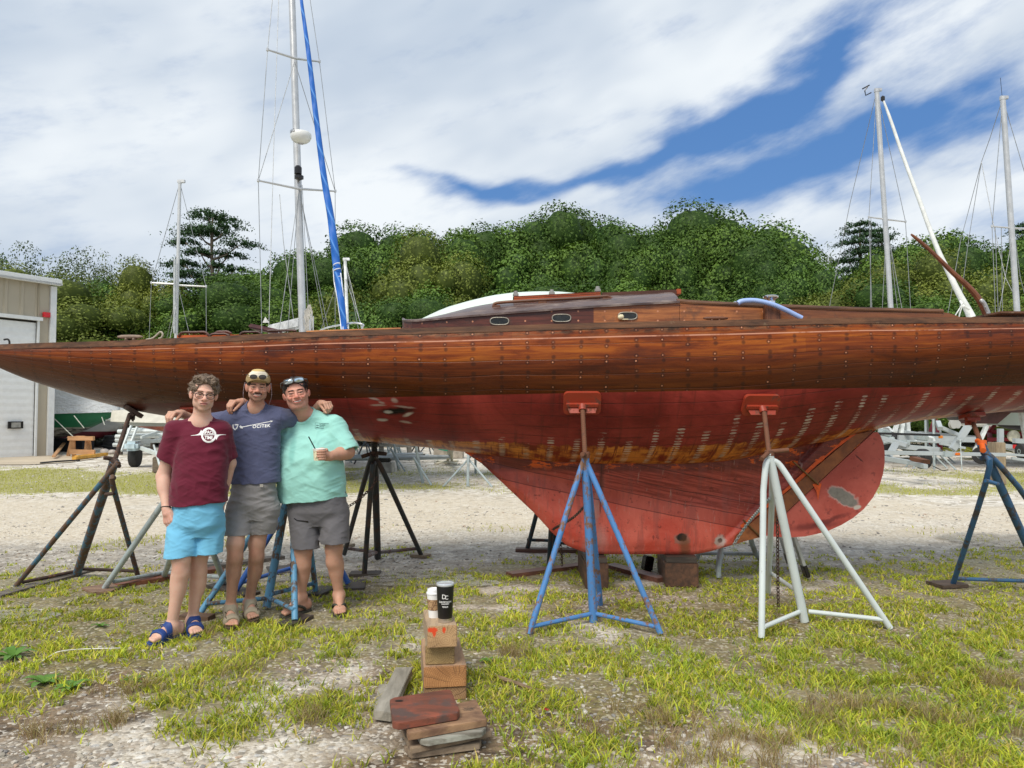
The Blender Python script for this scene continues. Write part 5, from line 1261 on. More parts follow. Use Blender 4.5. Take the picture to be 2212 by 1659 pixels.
 f = Fld(H.c - (.14, .16, .14), H.c + (.14, .16, .20), .0032)
 f.u([H.el((0, -.028, .055), (.087, .103, .089)), H.el((0, .028, .106), (.060, .055, .030)), H.el((-.03, .03, .108), (.035, .04, .026)), H.el((.035, .02, .106), (.035, .04, .026)), H.el((-.072, -.03, .03), (.024, .055, .06)), H.el((.072, -.03, .03), (.024, .055, .06))], .02)
 f.u([H.rc((.005, .085, .098), (.028, .092, .082), .011, .006), H.rc((-.045, .065, .095), (-.060, .06, .06), .014, .009), H.rc((.05, .06, .09), (.066, .05, .05), .013, .009)], .01)
 def hd(X, Y_, Z):
  u = (vn(X * 34, Y_ * 34, Z * 34, 3) - .5) * .024; return u + (np.abs(2 * vn(X * 80 + 9 * vn(X * 25, Y_ * 25, Z * 25, 8), Y_ * 80, Z * 60, 4) - 1) - .5) * .012
 f.displace(hd, .03)
 f.cut([H.el((0, .102, -.010), (.069, .078, .100)), H.el((0, .0, -.14), (.11, .13, .075)), H.el((-.085, .008, -.012), (.03, .022, .036)), H.el((.085, .008, -.012), (.03, .022, .036))], .004)
 hairm = NT('brown_hair'); t = hairm; P_ = t.co(); q = t.noise(t.sc(P_, (70, 70, 45)), 1.3, 5, .65, 1.5)
 t.set(Base_Color=t.mix(t.step(q, .3, .7), (.070, .045, .028), (.24, .17, .115)), Roughness=.55); t.bump(q, .7, .006); HB = t.m
 ho, V, Q = obj_from(f, 'hair', HB, root)
 mb = MB(); rs = random.Random(5)
 for i in range(260):
  v = A3(V[rs.randrange(len(V))]); o = v - (H.c + A3([0, .02, .04])); o = nrm(o)
  if H.loc(v[None])[0][2] < .03: continue
  s1 = nrm(np.cross(o, (rs.random() - .5, rs.random() - .5, rs.random()))); L = rs.uniform(.010, .022)
  pts = [v + o * L * math.sin(t_ * 2.6) * .35 + s1 * L * (t_ * 1.3) for t_ in np.linspace(0, 1, 5)]; mb.tube(pts, [.0011, .0011, .0010, .0008, .0004], 3, cap=False)
 mb.build('curl', HB, ho, fix=False)
 for sg in (-1, 1): pass
 mb = MB()
 for sg in (-1, 1): mb.tube(torus_pts(H, (sg * .034, .098, -.006), .0255, .0215, sg * -.12, p=2.3), .0019, 6, cap=False)
 for sg in (-1, 1):
  a_ = [H.p((sg * .034 + .0255 * math.cos(q), .0985 - .003 * abs(math.cos(q)), -.006 + .0215 * math.sin(q))) for q in np.linspace(.1, PI - .1, 10)]; mb.tube(a_, .0030, 6)
 mb.tube([H.p((-.010, .102, .0)), H.p((0, .106, .003)), H.p((.010, .102, .0))], .0018, 6)
 for sg in (-1, 1): mb.tube([H.p((sg * .059, .096, .004)), H.p((sg * .076, .06, .006)), H.p((sg * .082, .0, .002)), H.p((sg * .078, -.03, -.008))], .0019, 6)
 mb.build('glasses', black_pl, root, smooth=True)
 mb = MB(); w = nrm(elb - wr); pts = []; u1 = nrm(np.cross(w, (0, 1, 0))); u2 = np.cross(w, u1)
 for k_ in range(21): q = 2 * PI * k_ / 20; pts.append(wr + w * (.012 + .006 * math.cos(q)) + (u1 * math.cos(q) + u2 * math.sin(q)) * .0315)
 mb.tube(pts, .0028, 6, cap=False); mb.build('bracelet', black_pl, root, smooth=True)
 bl = pm('navy_foam', (.012, .045, .20), .5, var=.15, bump=.1)
 for i in (0, 1): s_ = sandal(root, fts[i], bl, bl, 'two', (1, -1)[i], buckle=bl)
man1()
# ------------------------------------------------ man in the navy shirt (middle)
def man2():
 Y = 5.46; g = lambda x, y, d=0: at(x, y, Y + d)
 root = empty('person', (g(535, 1330)[0], 5.45, 0), 'person in a dark blue T-shirt, grey shorts and yellow cap, arms over both neighbours', 'person')
 H = HeadFrame(at(557, 836, Y - .03), .32, .06, .03, .97, .87)
 nb = g(553, 883, .05); sh = [g(507, 905, .05), g(600, 903, .05)]
 elb = A3([at(440, 905, 5.52)[0], 5.50, at(440, 915, 5.52)[2]]); wr = at(392, 893, 5.27)
 elb2 = at(664, 905, 5.80); wr2 = at(692, 872, 5.72)
 hz = at(547, 1085, Y)[2]; hip = [A3([g(520, 1100)[0], Y, hz]), A3([g(574, 1100)[0], Y + .03, hz])]
 kn = [at(508, 1191, 5.33), at(554.5, 1189, 5.48)]; an = [at(498, 1308, 5.36), at(539, 1296, 5.54)]
 f = Fld((at(345, 900, 5.2)[0], 5.0, -.03), (at(742, 900, 5.6)[0], 5.98, 1.88), .0036)
 head_into(f, H, .96, .98, 1.0, .95, 1.05, 1.15)
 f.u(rc(H.p((0, -.02, -.07)), nb, .048, .058), .016)
 f.u([el(g(549, 960, .03), (.145, .095, .19)), el(g(548, 1020, .03), (.13, .09, .12)), el((hip[0] + hip[1]) / 2 + (0, .01, .02), (.14, .10, .10))], .05)
 f.u([rc(nb, sh[0], .055, .05), rc(nb, sh[1], .055, .05), rc(sh[0], elb, .046, .040), rc(elb, wr, .038, .026), rc(sh[1], elb2, .046, .040), rc(elb2, wr2, .038, .028)], .03)
 for i in (0, 1): leg(f, hip[i], kn[i], an[i], .93, (-1, 1)[i])
 P, Fi, T = hand(wr, (-.34, -.80, .04), (-.05, -.35, 1), -1, fcurl=[(.95, .75, .25), (.95, .8, .3), (.95, .85, .35), (.95, .9, .4)], thumb=(.5, .6), spread=.25, sc=1.0)
 P2, F2, T2 = hand(wr2, (.80, -.62, .05), (.1, -.25, 1), 1, fcurl=[(1.15, 1.1, .5), (1.15, 1.1, .5), (1.1, 1.1, .5), (1.05, 1.1, .5)], thumb=(.2, .8), spread=.2, sc=1.0)
 for (p_, f_, t_) in ((P, Fi, T), (P2, F2, T2)): f.u(p_, .010); f.u(f_, .0025); f.u(t_, .006)
 fts = []
 for i, td in enumerate([(.45, -1), (.58, -1)]):
  ft = foot(an[i], td, .028, .255); f.u(ft[0], .025); f.u(toes(ft[2], ft[3], ft[4], (1, -1)[i]), .003); fts.append(ft)
 def col(V):
  L = H.loc(V); C = np.tile(A3((.56, .33, .235)), (len(V), 1)); hm_ = V[:, 2] > H.c[2] - .15
  hm_ &= np.abs(L[:, 0]) < .12
  C[hm_] = head_cols(L[hm_], (.60, .33, .24), (.055, .03, .02), (.52, .20, .17), (.24, .17, .13, .40), .40, mst=(.060, .030, .022), browth=1.25, smile=1, eyes=(.05, .035, .03))
  w = sst(.62, .42, V[:, 2])[:, None]; hair_ = (fbm(V[:, 0] * 60, V[:, 1] * 60, V[:, 2] * 25, 9, 3)[:, None] * .5 + .25) * w * sst(.10, .22, V[:, 2])[:, None]
  C = C * (1 - w * .3) + A3((.42, .215, .14)) * w * .3; C = C * (1 - hair_ * .62) + A3((.10, .055, .035)) * hair_ * .62
  for kk in kn: r_ = np.exp(-((np.linalg.norm(V - (kk + A3([0, -.03, 0])), axis=1) / .035) ** 2))[:, None] * .5; C = C * (1 - r_) + A3((.52, .19, .13)) * r_
  return C
 obj_from(f, 'body', SKIN, root, col)
 mb = MB(); mb.tube([H.p((q * .022, .0900 - 12 * (q * .022) ** 2, -.0655 + 6.0 * (q * .022) ** 2)) for q in np.linspace(-1, 1, 9)], .0036, 8); mb.build('teeth', pm('teeth', (.80, .76, .68), .3, var=.03, bump=0), root, smooth=True)
 f = Fld((at(430, 900, 5.4)[0], 5.10, .85), (at(655, 900, 5.6)[0], 5.92, 1.62), .0036)
 zh = at(548, 1045, Y - .1)[2]; zs = [zh - .05, zh, at(0, 1000, Y)[2], at(0, 960, Y)[2], at(0, 925, Y)[2], at(0, 900, Y)[2], at(0, 890, Y)[2]]
 sil = [(491, 604), (491, 603), (493, 599), (495, 598), (497, 600), (500, 604), (515, 590)]
 gx = lambda x: g(x, 1000)[0]
 f.u(loft(zs, [(gx(a) + gx(b)) / 2 for a, b in sil], [Y + .02] * 3 + [Y + .03] * 2 + [Y + .05] * 2, [(gx(b) - gx(a)) / 2 for a, b in sil], [.130, .130, .125, .125, .115, .085, .06], 2.3), 0)
 f.u([rc(nb, sh[0], .060, .060), rc(nb, sh[1], .060, .060)], .04)
 d1 = nrm(elb - sh[0]); d2 = nrm(elb2 - sh[1]); e1 = sh[0] + d1 * .22; e2 = sh[1] + d2 * .20
 f.u([clipped(rc(sh[0], e1 + d1 * .04, .068, .064), (e1, d1)), clipped(rc(sh[1], e2 + d2 * .04, .068, .066), (e2, d2))], .05)
 f.cut([clipped(rc(e1 - d1 * .02, e1 + d1 * .06, .056, .056), (e1 - d1 * .03, -d1))])
 f.clip(lambda X, Y_, Z: (zh + (X - gx(548)) * .03) - Z, hi=(9, 9, zh + .1))
 f.displace(folds(131, .016, 6, 13, ((.9, 1), (-.9, 1))), .03); f.displace(folds(135, .005, 14, 40), .02)
 collar(f, nb, .33, .062)
 so_, V, Q = obj_from(f, 'tshirt', cloth('dark_slate_blue_cotton', (.085, .095, .170), heather=.25), root); B = bvh_of(V, Q)
 parts = [strip([(-.190, .018), (-.188, -.008), (-.172, -.022), (-.156, -.008), (-.146, .014), (-.175, .016)], .009), strip([(-.146, .014), (-.160, .018)], .007),
    strip([(-.132, .004), (-.126, -.008), (-.108, -.012)], .008), strip([(-.128, .006), (-.118, -.001), (-.10, -.004)], .006), strip([(-.125, -.006), (-.02, .008), (.13, .0285)], [.006, .004, .004]), poly([(.125, .036), (.152, .031), (.128, .021), (.133, .029)])]
 tv, tf = text_mesh('OCITEK', .034, .0008, shear=.15, spacing=1.12); tv = tv * (1.15, 1, 1) + (.048, -.006, 0)
 tv[:, 1] += tv[:, 0] * .02
 decal('shirt_print', parts + [(tv, tf)], B, at(552, 920, Y - .1), -.05, white_ink, so_, (.86, .95))
 f = Fld((gx(455), 5.10, .55), (gx(640), 5.85, 1.10), .0036); wz = zh + .03; cz = at(0, 1108, Y)[2]
 f.u(loft([cz - .04, cz + .06, wz - .05, wz], [gx(545), gx(545), gx(547), gx(548)], [Y + .02] * 4, [.125, .165, .158, .148], [.10, .130, .122, .114], 2.4), 0)
 hz1, hz2 = at(0, 1155, 5.35)[2], at(0, 1152, 5.48)[2]
 lg = [(A3([gx(519), Y, cz + .03]), A3([at(512.5, 1155, 5.38)[0], 5.39, hz1])), (A3([gx(576), Y + .02, cz + .03]), A3([at(565, 1152, 5.48)[0], 5.49, hz2]))]
 for a_, b_ in lg: d = nrm(b_ - a_); f.u(clipped(rc(a_, b_ + d * .05, .094, .088), (b_, (0, 0, -1.))), .03)
 f.displace(folds(151, .015, 5, 17, ((.25, 1), (-.25, 1))), .03); f.displace(folds(157, .005, 16, 40), .02)
 for a_, b_ in lg: f.cut(clipped(rc(b_ + (0, 0, .05), b_ - (0, 0, .05), .077, .079), (b_ + (0, 0, .045), (0, 0, 1))), .004)
 sho, V, Q = obj_from(f, 'shorts', cloth('grey_twill', (.245, .235, .235), heather=.2), root)
 mb = MB(); P = [A3([gx(548) + .148 * math.cos(q), Y + .02 + .113 * math.sin(q), wz - .014]) for q in np.linspace(0, 2 * PI, 33)]
 mb.tube(P, .003, 6, cap=False)
 for a_, b_ in zip(P[:-1], P[1:]): mb.beam(a_, b_, .005, .030)
 belt = mb.build('belt', pm('brown_leather', (.055, .022, .012), .45), root)
 mb = MB(); c = at(565, 1049, Y - .105); mb.box(c, (.024, .005, .022)); mb.build('buckle', pm('steel', (.6, .58, .52), .3, .9, bump=0), belt)
 f = Fld(H.c - (.13, .15, .12), H.c + (.13, .15, .16), .0034)
 f.u(H.el((0, -.024, .040), (.084, .100, .085)), .02); f.displace(lambda X, Y_, Z: (vn(X * 50, Y_ * 50, Z * 50, 3) - .5) * .012, .02)
 f.cut([H.el((0, .100, -.03), (.070, .080, .12)), H.el((0, .0, -.125), (.11, .13, .075)), H.el((-.085, .012, -.014), (.03, .024, .036)), H.el((.085, .012, -.014), (.03, .024, .036))], .004)
 DH = pm('near_black_hair', (.020, .014, .010), .5, var=.4, scale=60, bump=.5, bs=120); obj_from(f, 'hair', DH, root)
 yel = NT('yellow_cap_cloth'); t = yel; a = t.t.nodes.new('ShaderNodeAttribute'); a.attribute_name = 'Col'; t.set(Base_Color=a.outputs[0], Roughness=.85); t.bump(t.noise(t.co(), 500, 2, .5), .2, .001)
 f = Fld(H.c - (.15, .20, .10), H.c + (.15, .20, .20), .0032)
 dome = H.el((0, -.020, .062), (.089, .105, .082)); f.u(dome, 0); f.u(H.el((0, .01, .135), (.035, .05, .012)), .04)
 cp = H.p((0, 0, .040)); cn = -H.d((0, .0, 1)); f.clip(lambda X, Y_, Z: (X - cp[0]) * cn[0] + (Y_ - cp[1]) * cn[1] + (Z - cp[2]) * cn[2])
 def ccol(V):
  L = H.loc(V); C = np.tile(A3((.40, .29, .14)), (len(V), 1)); m = (L[:, 1] > .02) & (L[:, 2] > .088) & (np.abs(L[:, 0]) < .066); C[m] = A3((.80, .72, .58)); C[L[:, 2] > .137] = A3((.58, .42, .17)); return C
 cap, V, Q = obj_from(f, 'cap', t.m, root, ccol)
 P = []; nn_ = 21
 for lay in (0, 1):
  for a_ in np.linspace(-1, 1, nn_):
   for r_ in np.linspace(0, 1, 6):
    th = a_ * 1.12; ix, iy = .086 * math.sin(th), -.02 + .100 * math.cos(th); ex = .070 * (1 - abs(a_) ** 2.2)
    P.append(H.p((ix * (1 + .10 * r_ * (1 - a_ * a_)), iy + ex * r_, .050 + .010 * (1 - a_ * a_) - .014 * a_ * a_ * 1.2 + .010 * r_ * (1 - a_ * a_) - .004 * lay)))
 Q_ = []
 for lay in (0, 1):
  for i in range(nn_ - 1):
   for j in range(5): b_ = lay * nn_ * 6 + i * 6 + j; Q_.append((b_, b_ + 1, b_ + 7, b_ + 6))
 for i in range(nn_ - 1): b_ = i * 6 + 5; Q_.append((b_, b_ + nn_ * 6, b_ + nn_ * 6 + 6, b_ + 6))
 mb = MB(); mb.add(P, Q_); mb.build('brim', pm('yellow_brim', (.40, .27, .12), .85, bump=.1), cap, smooth='auto')
 mb = MB(); ln = []
 for sg in (-1, 1):
  mb.tube(torus_pts(H, (sg * .032, .096, .090), .0255, .0185, sg * -.15, p=2.5), .0016, 6, cap=False); pts = torus_pts(H, (sg * .032, .096, .090), .0245, .0175, sg * -.15, p=2.5)[:-1]; ln.append(pts)
 mb.tube([H.p((-.008, .100, .098)), H.p((.008, .100, .098))], .0022, 6)
 for sg in (-1, 1): mb.tube([H.p((sg * .061, .093, .100)), H.p((sg * .085, .05, .104)), H.p((sg * .094, -.02, .10))], .0025, 6)
 gl_ = mb.build('sunglasses', black_pl, root, smooth=True)
 mb = MB()
 for pts in ln: c = np.mean(pts, 0) + H.d((0, .003, 0)) ; mb.add([c] + pts, [(0, i + 1, (i + 1) % len(pts) + 1) for i in range(len(pts))])
 mb.build('lens', pm('smoky_lens', (.07, .06, .06), .12, var=.3, bump=0), gl_)
 for sg in (-1, 1):
  mb = MB(); P = spl([H.p((sg * .092, .03, .035)), H.p((sg * .099, .03, -.02)), H.p((sg * .100, .02, -.08)), H.p((sg * .085, .0, -.15))], 26)
  for i, q in enumerate(P): mb.lathe(q, [(0, -.003), (.0032, -.002), (.0032, .002), (0, .003)], 6)
  mb.build('bead_cord', pm('mixed_beads', (.22, .16, .18), .35, var=.3, c2=(.6, .5, .55), cover=.4, scale=90, bump=0), gl_, smooth=True)
 tan = pm('tan_suede', (.33, .28, .20), .9, var=.2, bump=.2); cork = pm('cork_sole', (.085, .055, .035), .85, bump=.3, bs=150)
 for i in (0, 1): sandal(root, fts[i], tan, cork, 'two', (1, -1)[i], buckle=pm('dark_buckle', (.05, .035, .025), .4, .5, bump=0))
man2()
# ------------------------------------------------ man in the mint shirt (right)
def man3():
 Y = 5.66; g = lambda x, y, d=0: at(x, y, Y + d)
 root = empty('person', (g(690, 1310)[0], 5.66, 0), 'person in a mint green T-shirt and charcoal shorts holding a paper tub', 'person')
 H = HeadFrame(at(640, 850.5, Y - .09), .26, .04, -.20, 1.03, .91)
 nb = g(653, 896, .02); sh = [g(614, 918, .03), g(722, 922, .03)]
 elb2 = at(750, 976, Y - .02); wr2 = at(712, 986, Y - .20)
 elb = at(574, 905, 5.78); wr = at(524, 869, 5.53)
 gx = lambda x: g(x, 1000)[0]
 hz = at(687, 1110, Y)[2]; hip = [A3([gx(658), Y, hz]), A3([gx(722), Y, hz])]
 kn = [at(655, 1206, 5.62), at(721, 1200, 5.64)]; an = [at(650, 1284, 5.66), at(732, 1280, 5.69)]
 f = Fld((at(480, 900, 5.4)[0], 5.12, -.03), (at(785, 900, 5.6)[0], 6.0, 1.88), .0038)
 head_into(f, H, 1.08, 1.16, .9, 1.15, 1.0, .95)
 f.u(rc(H.p((0, -.01, -.075)), nb, .062, .076), .02); f.u(H.el((0, .02, -.105), (.055, .05, .03)), .03)
 f.u([el(g(670, 985, .03), (.19, .13, .22)), el(g(674, 1050, .02), (.19, .14, .13)), el((hip[0] + hip[1]) / 2 + (0, .01, .02), (.17, .12, .11))], .05)
 f.u([rc(nb, sh[0], .065, .06), rc(nb, sh[1], .065, .06), rc(sh[1], elb2, .060, .052), rc(elb2, wr2, .053, .033), el(elb2 * .68 + wr2 * .32, (.050, .052, .048)), rc(sh[0], elb, .058, .050), rc(elb, wr, .046, .032)], .03)
 for i in (0, 1): leg(f, hip[i], kn[i], an[i], 1.0, (-1, 1)[i])
 cup = at(689, 981, Y - .275)
 wd = nrm(cup + A3([.02, .035, -.006]) - wr2)
 P, Fi, T = hand(wr2, nrm(wd * A3([1, 1, .3])), nrm((.45, .85, .0)), 1, fcurl=[(.25, .55, .5), (.25, .6, .5), (.3, .6, .5), (.35, .6, .5)], thumb=(.5, .55), spread=.1, sc=1.02)
 wrp = []
 for i, dz in enumerate((.022, .004, -.015, -.033)):
  R = .046; pts = []
  for q in np.linspace(.75, -.55 if i < 3 else -.25, 6): pts.append(cup + A3([R * math.sin(q + .55) * 1.0, -R * math.cos(q + .55) * 1.0, dz]) )
  base = wr2 + wd * .055 + A3([0, -.012, dz * .8]); pts = [base] + pts; rr = [.0115, .0105, .0100, .0097, .0092, .0088, .0080]
  for j in range(len(pts) - 1): wrp.append(rc(pts[j], pts[j + 1], rr[j], rr[j + 1]))
 pm_ = [rc(wr2, wr2 + wd * .05, .030, .036), rc(wr2 + wd * .03 + A3([0, .0, .018]), wr2 + wd * .065 + A3([0, .006, .022]), .020, .016), rc(wr2 + wd * .03 + A3([0, 0, -.02]), wr2 + wd * .06 + A3([0, .002, -.024]), .020, .016)]
 f.u(pm_, .012); f.u(wrp, .0025)
 th = [wr2 + wd * .03 + A3([0, .02, .018]), cup + A3([.045, .038, .028]), cup + A3([.012, .052, .034]), cup + A3([-.012, .050, .034])]
 for j in range(3): f.u(rc(th[j], th[j + 1], (.015, .0115, .0105)[j], (.0115, .0105, .009)[j]), .005)
 P, Fi, T = hand(wr, (-.55, -.80, .05), (-.05, -.30, 1), -1, fcurl=[(.95, .75, .3), (1.0, .8, .3), (1.0, .85, .35), (1.0, .9, .4)], thumb=(.5, .6), spread=.25, sc=1.02)
 f.u(P, .010); f.u(Fi, .0025); f.u(T, .006)
 fts = []
 for i, td in enumerate([(-.62, -1), (.30, -1)]):
  ft = foot(an[i], td, .024, .27); f.u(ft[0], .025); f.u(toes(ft[2], ft[3], ft[4], (1, -1)[i]), .003); fts.append(ft)
 def col(V):
  L = H.loc(V); C = np.tile(A3((.54, .30, .21)), (len(V), 1)); hm_ = (V[:, 2] > H.c[2] - .17) & (np.abs(L[:, 0]) < .13)
  C[hm_] = head_cols(L[hm_], (.62, .32, .24), (.030, .018, .014), (.52, .18, .15), (.30, .17, .13, .30), .50, wide=1.08, browth=1.2, smile=1, eyes=(.04, .03, .025))
  w = sst(.9, .5, V[:, 2])[:, None] * .5; return C * (1 - w) + A3((.52, .30, .21)) * w
 obj_from(f, 'body', SKIN, root, col)
 mb = MB(); mb.tube([H.p((q * .024, .0905 - 12 * (q * .024) ** 2, -.0655 + 6.0 * (q * .024) ** 2)) for q in np.linspace(-1, 1, 9)], .0038, 8); mb.build('teeth', pm('white_teeth', (.85, .82, .76), .3, var=.03, bump=0), root, smooth=True)
 f = Fld((gx(560), 5.30, .82), (gx(795), 6.0, 1.66), .0038)
 zh = at(675, 1083, Y - .14)[2]; zs = [zh - .06, zh, at(0, 1030, Y)[2], at(0, 990, Y)[2], at(0, 955, Y)[2], at(0, 925, Y)[2], at(0, 905, Y)[2]]
 sil = [(603, 747), (603, 746), (598, 742), (597, 738), (597, 736), (600, 735), (618, 715)]
 f.u(loft(zs, [(gx(a) + gx(b)) / 2 for a, b in sil], [Y + .02, Y + .02, Y + .01, Y + .01, Y + .03, Y + .05, Y + .05], [(gx(b) - gx(a)) / 2 for a, b in sil], [.175, .175, .185, .18, .155, .11, .07], 2.25), 0)
 f.u([rc(nb + (0, .01, -.01), sh[0], .072, .072), rc(nb + (0, .01, -.01), sh[1], .074, .074)], .05)
 d2 = nrm(elb2 - sh[1]); e2 = sh[1] + d2 * .225; nn = nrm(d2 + A3([.10, 0, -.2]))
 f.u(clipped(rc(sh[1], e2 + d2 * .06, .078, .094), (e2, nn)), .035)
 d1 = nrm(elb - sh[0]); e1 = sh[0] + d1 * .15; f.u(clipped(rc(sh[0], e1 + d1 * .04, .072, .07), (e1, d1)), .035)
 f.cut(clipped(rc(e2 - d2 * .02, e2 + d2 * .08, .084, .088), (e2 - d2 * .03, -d2)), 0)
 f.clip(lambda X, Y_, Z: (zh + (X - gx(675)) * .085) - Z, hi=(9, 9, zh + .1))
 f.displace(folds(231, .018, 5, 11, ((.8, 1), (-.5, 1))), .035); f.displace(folds(235, .006, 13, 34), .02)
 collar(f, nb + A3([0, 0, .002]), .28, .078)
 smp = at(631, 966, Y - .15); so_, V, Q = obj_from(f, 'tshirt', cloth('mint_cotton', (.33, .67, .60), .07, spots=[((at(631, 975, Y - .15)[0], at(631, 975, Y - .15)[2]), (.022, .09), (.13, .40, .36), .45), ((at(715, 940, Y - .15)[0], at(600, 955, Y - .15)[2]), (.03, .06), (.24, .55, .50), .4), ((at(602, 956, Y - .12)[0], at(602, 956, Y - .12)[2]), (.008, .006), (.03, .2, .2), .9)]), root); B = bvh_of(V, Q)
 parts = [strip([(-.030, -.022), (-.030, .022), (.0, .022), (.0, -.022), (-.030, -.022)], .0016), poly([(-.026, .004), (-.014, .007), (-.003, .004), (-.006, .0), (-.022, .0)]), poly([(-.026, -.012), (-.014, -.008), (-.003, -.012), (-.006, -.016), (-.022, -.016)])]
 for i, w_ in enumerate(['UNDERWAY', 'ISLAND', 'BOAT', 'YARD']):
  tv, tf = text_mesh(w_, .0115, .0001); tv[:, 0] += .004 - tv[:, 0].min(); tv[:, 1] += .0165 - i * .0115; parts.append((tv, tf))
 decal('shirt_print', parts, B, at(690, 920, Y - .13), .02, dark_ink, so_, (1.05, 1.05), div=1)
 f = Fld((gx(600), 5.34, .40), (gx(790), 6.0, 1.12), .0038); cz = at(0, 1118, Y)[2]; wz = zh + .06
 f.u(loft([cz - .05, cz + .05, wz], [gx(687)] * 2 + [gx(684)], [Y + .02] * 3, [.150, .215, .205], [.12, .155, .148], 2.5), 0)
 lg = [(A3([gx(656), Y, cz + .03]), A3([at(661.5, 1180, Y - .03)[0], Y - .05, at(0, 1182, Y - .04)[2]])), (A3([gx(722), Y + .01, cz + .03]), A3([at(726.5, 1170, Y)[0], Y - .04, at(0, 1170, Y)[2]]))]
 for i, (a_, b_) in enumerate(lg): d = nrm(b_ - a_); f.u(clipped(rc(a_, b_ + d * .05, .112, (.097, .104)[i]), (b_, (0, 0, -1.))), .02)
 f.displace(folds(251, .015, 6, 9, ((1.2, 1), (-.8, 1))), .03); f.displace(folds(257, .004, 16, 36), .02)
 for i, (a_, b_) in enumerate(lg): f.cut(clipped(rc(b_ + (0, 0, .05), b_ - (0, 0, .05), (.087, .094)[i], (.089, .096)[i]), (b_ + (0, 0, .045), (0, 0, 1))), .004)
 sho, V, Q = obj_from(f, 'shorts', cloth('charcoal_nylon', (.135, .13, .14), rough=.7), root); B = bvh_of(V, Q)
 decal('pocket_zip', [strip([(-.062, .026), (-.04, .010), (.0, .004), (.045, .0)], [.006, .010, .012, .012])], B, at(653, 1127, Y - .12), 0, black_pl, sho)
 f = Fld(H.c - (.15, .16, .13), H.c + (.15, .16, .17), .0034)
 f.u([H.el((0, -.026, .048), (.090, .102, .090)), H.el((0, .03, .092), (.062, .055, .034))], .02)
 f.displace(lambda X, Y_, Z: (vn(X * 45, Y_ * 45, Z * 60, 13) - .5) * .016 + (vn(X * 120, Y_ * 120, Z * 70, 14) - .5) * .006, .03)
 f.cut([H.el((0, .102, -.016), (.074, .078, .104)), H.el((0, .0, -.12), (.12, .13, .075)), H.el((-.09, .012, -.014), (.03, .024, .036)), H.el((.09, .012, -.014), (.03, .024, .036))], .004)
 obj_from(f, 'hair', pm('black_hair', (.016, .013, .012), .45, var=.5, scale=70, bump=.6, bs=150), root)
 mb = MB(); ln = []
 for sg in (-1, 1):
  c = (sg * .036, .080, .102); mb.tube([q for q in torus_pts(H, c, .037, .0185, sg * -.38, p=2.6)], .0040, 7, cap=False); ln.append(torus_pts(H, (sg * .036, .082, .102), .034, .016, sg * -.38, p=2.6)[:-1])
  mb.tube([H.p((sg * .070, .066, .102)), H.p((sg * .093, .015, .100)), H.p((sg * .098, -.045, .07))], .0045, 7)
 mb.tube([H.p((-.006, .094, .102)), H.p((.006, .094, .102))], .004, 7)
 gl_ = mb.build('sunglasses', pm('grey_sport_frame', (.10, .095, .09), .3, bump=0), root, smooth=True)
 mb = MB()
 for pts in ln: c = np.mean(pts, 0) + H.d((0, .006, .004)); mb.add([c] + pts, [(0, i + 1, (i + 1) % len(pts) + 1) for i in range(len(pts))])
 mb.build('lens', pm('mirror_lens', (.60, .74, .84), .10, .9, var=.1, bump=0), gl_)
 dk = pm('dark_olive_rubber', (.045, .045, .035), .7, bump=.2)
 for i in (0, 1): sandal(root, fts[i], dk, dk, 'thong', (1, -1)[i], 'flip_flop')
 tub = empty('paper_tub', cup - A3([0, 0, .042]), 'white paper tub with a small print, held by the man in mint', 'tub')
 mb = MB(); o = cup - A3([0, 0, .046]); mb.lathe(o, [(.034, 0), (.036, .001), (.0425, .084), (.0395, .084), (.037, .060)], 28)
 t = NT('printed_tub'); P_ = t.co(); v = t.t.nodes.new('ShaderNodeTexVoronoi'); t.put(v.inputs['Vector'], P_); v.inputs['Scale'].default_value = 48; q = t.step(v.outputs[0], .30, .22)
 t.set(Base_Color=t.mix(t.M('MULTIPLY', q, .75), (.80, .74, .52), t.mix(t.noise(P_, 30, 2, .5), (.10, .05, .025), (.42, .40, .18))), Roughness=.5); mb.build('cup_body', t.m, tub, smooth='auto')
 mb = MB(); mb.tube([o + A3([.0425 * math.cos(q), .0425 * math.sin(q), .083]) for q in np.linspace(0, 2 * PI, 29)], .0035, 8, cap=False); mb.tube([o + A3([.0425 * math.cos(q), .0425 * math.sin(q), .074]) for q in np.linspace(0, 2 * PI, 29)], .0022, 8, cap=False); mb.build('rim', pm('white_rim', (.84, .83, .80), .4, var=.03, bump=0), tub, smooth=True)
 mb = MB(); mb.lathe(o, [(.0385, .068), (.030, .076), (.012, .080), (0.0, .078)], 20); mb.build('contents', pm('grey_mud_filler', (.30, .27, .25), .6, bump=.8, bs=60), tub, smooth=True)
 mb = MB(); a = at(682, 972, Y - .29); b = at(666.5, 943, Y - .33); mb.beam(a - (b - a) * .3, b, .005, .0085, .0015); mb.build('stirring_stick', pm('black_plastic_stick', (.012, .014, .014), .4, bump=0), label='thin black stirring stick standing in the paper tub', cat='stick')
man3()
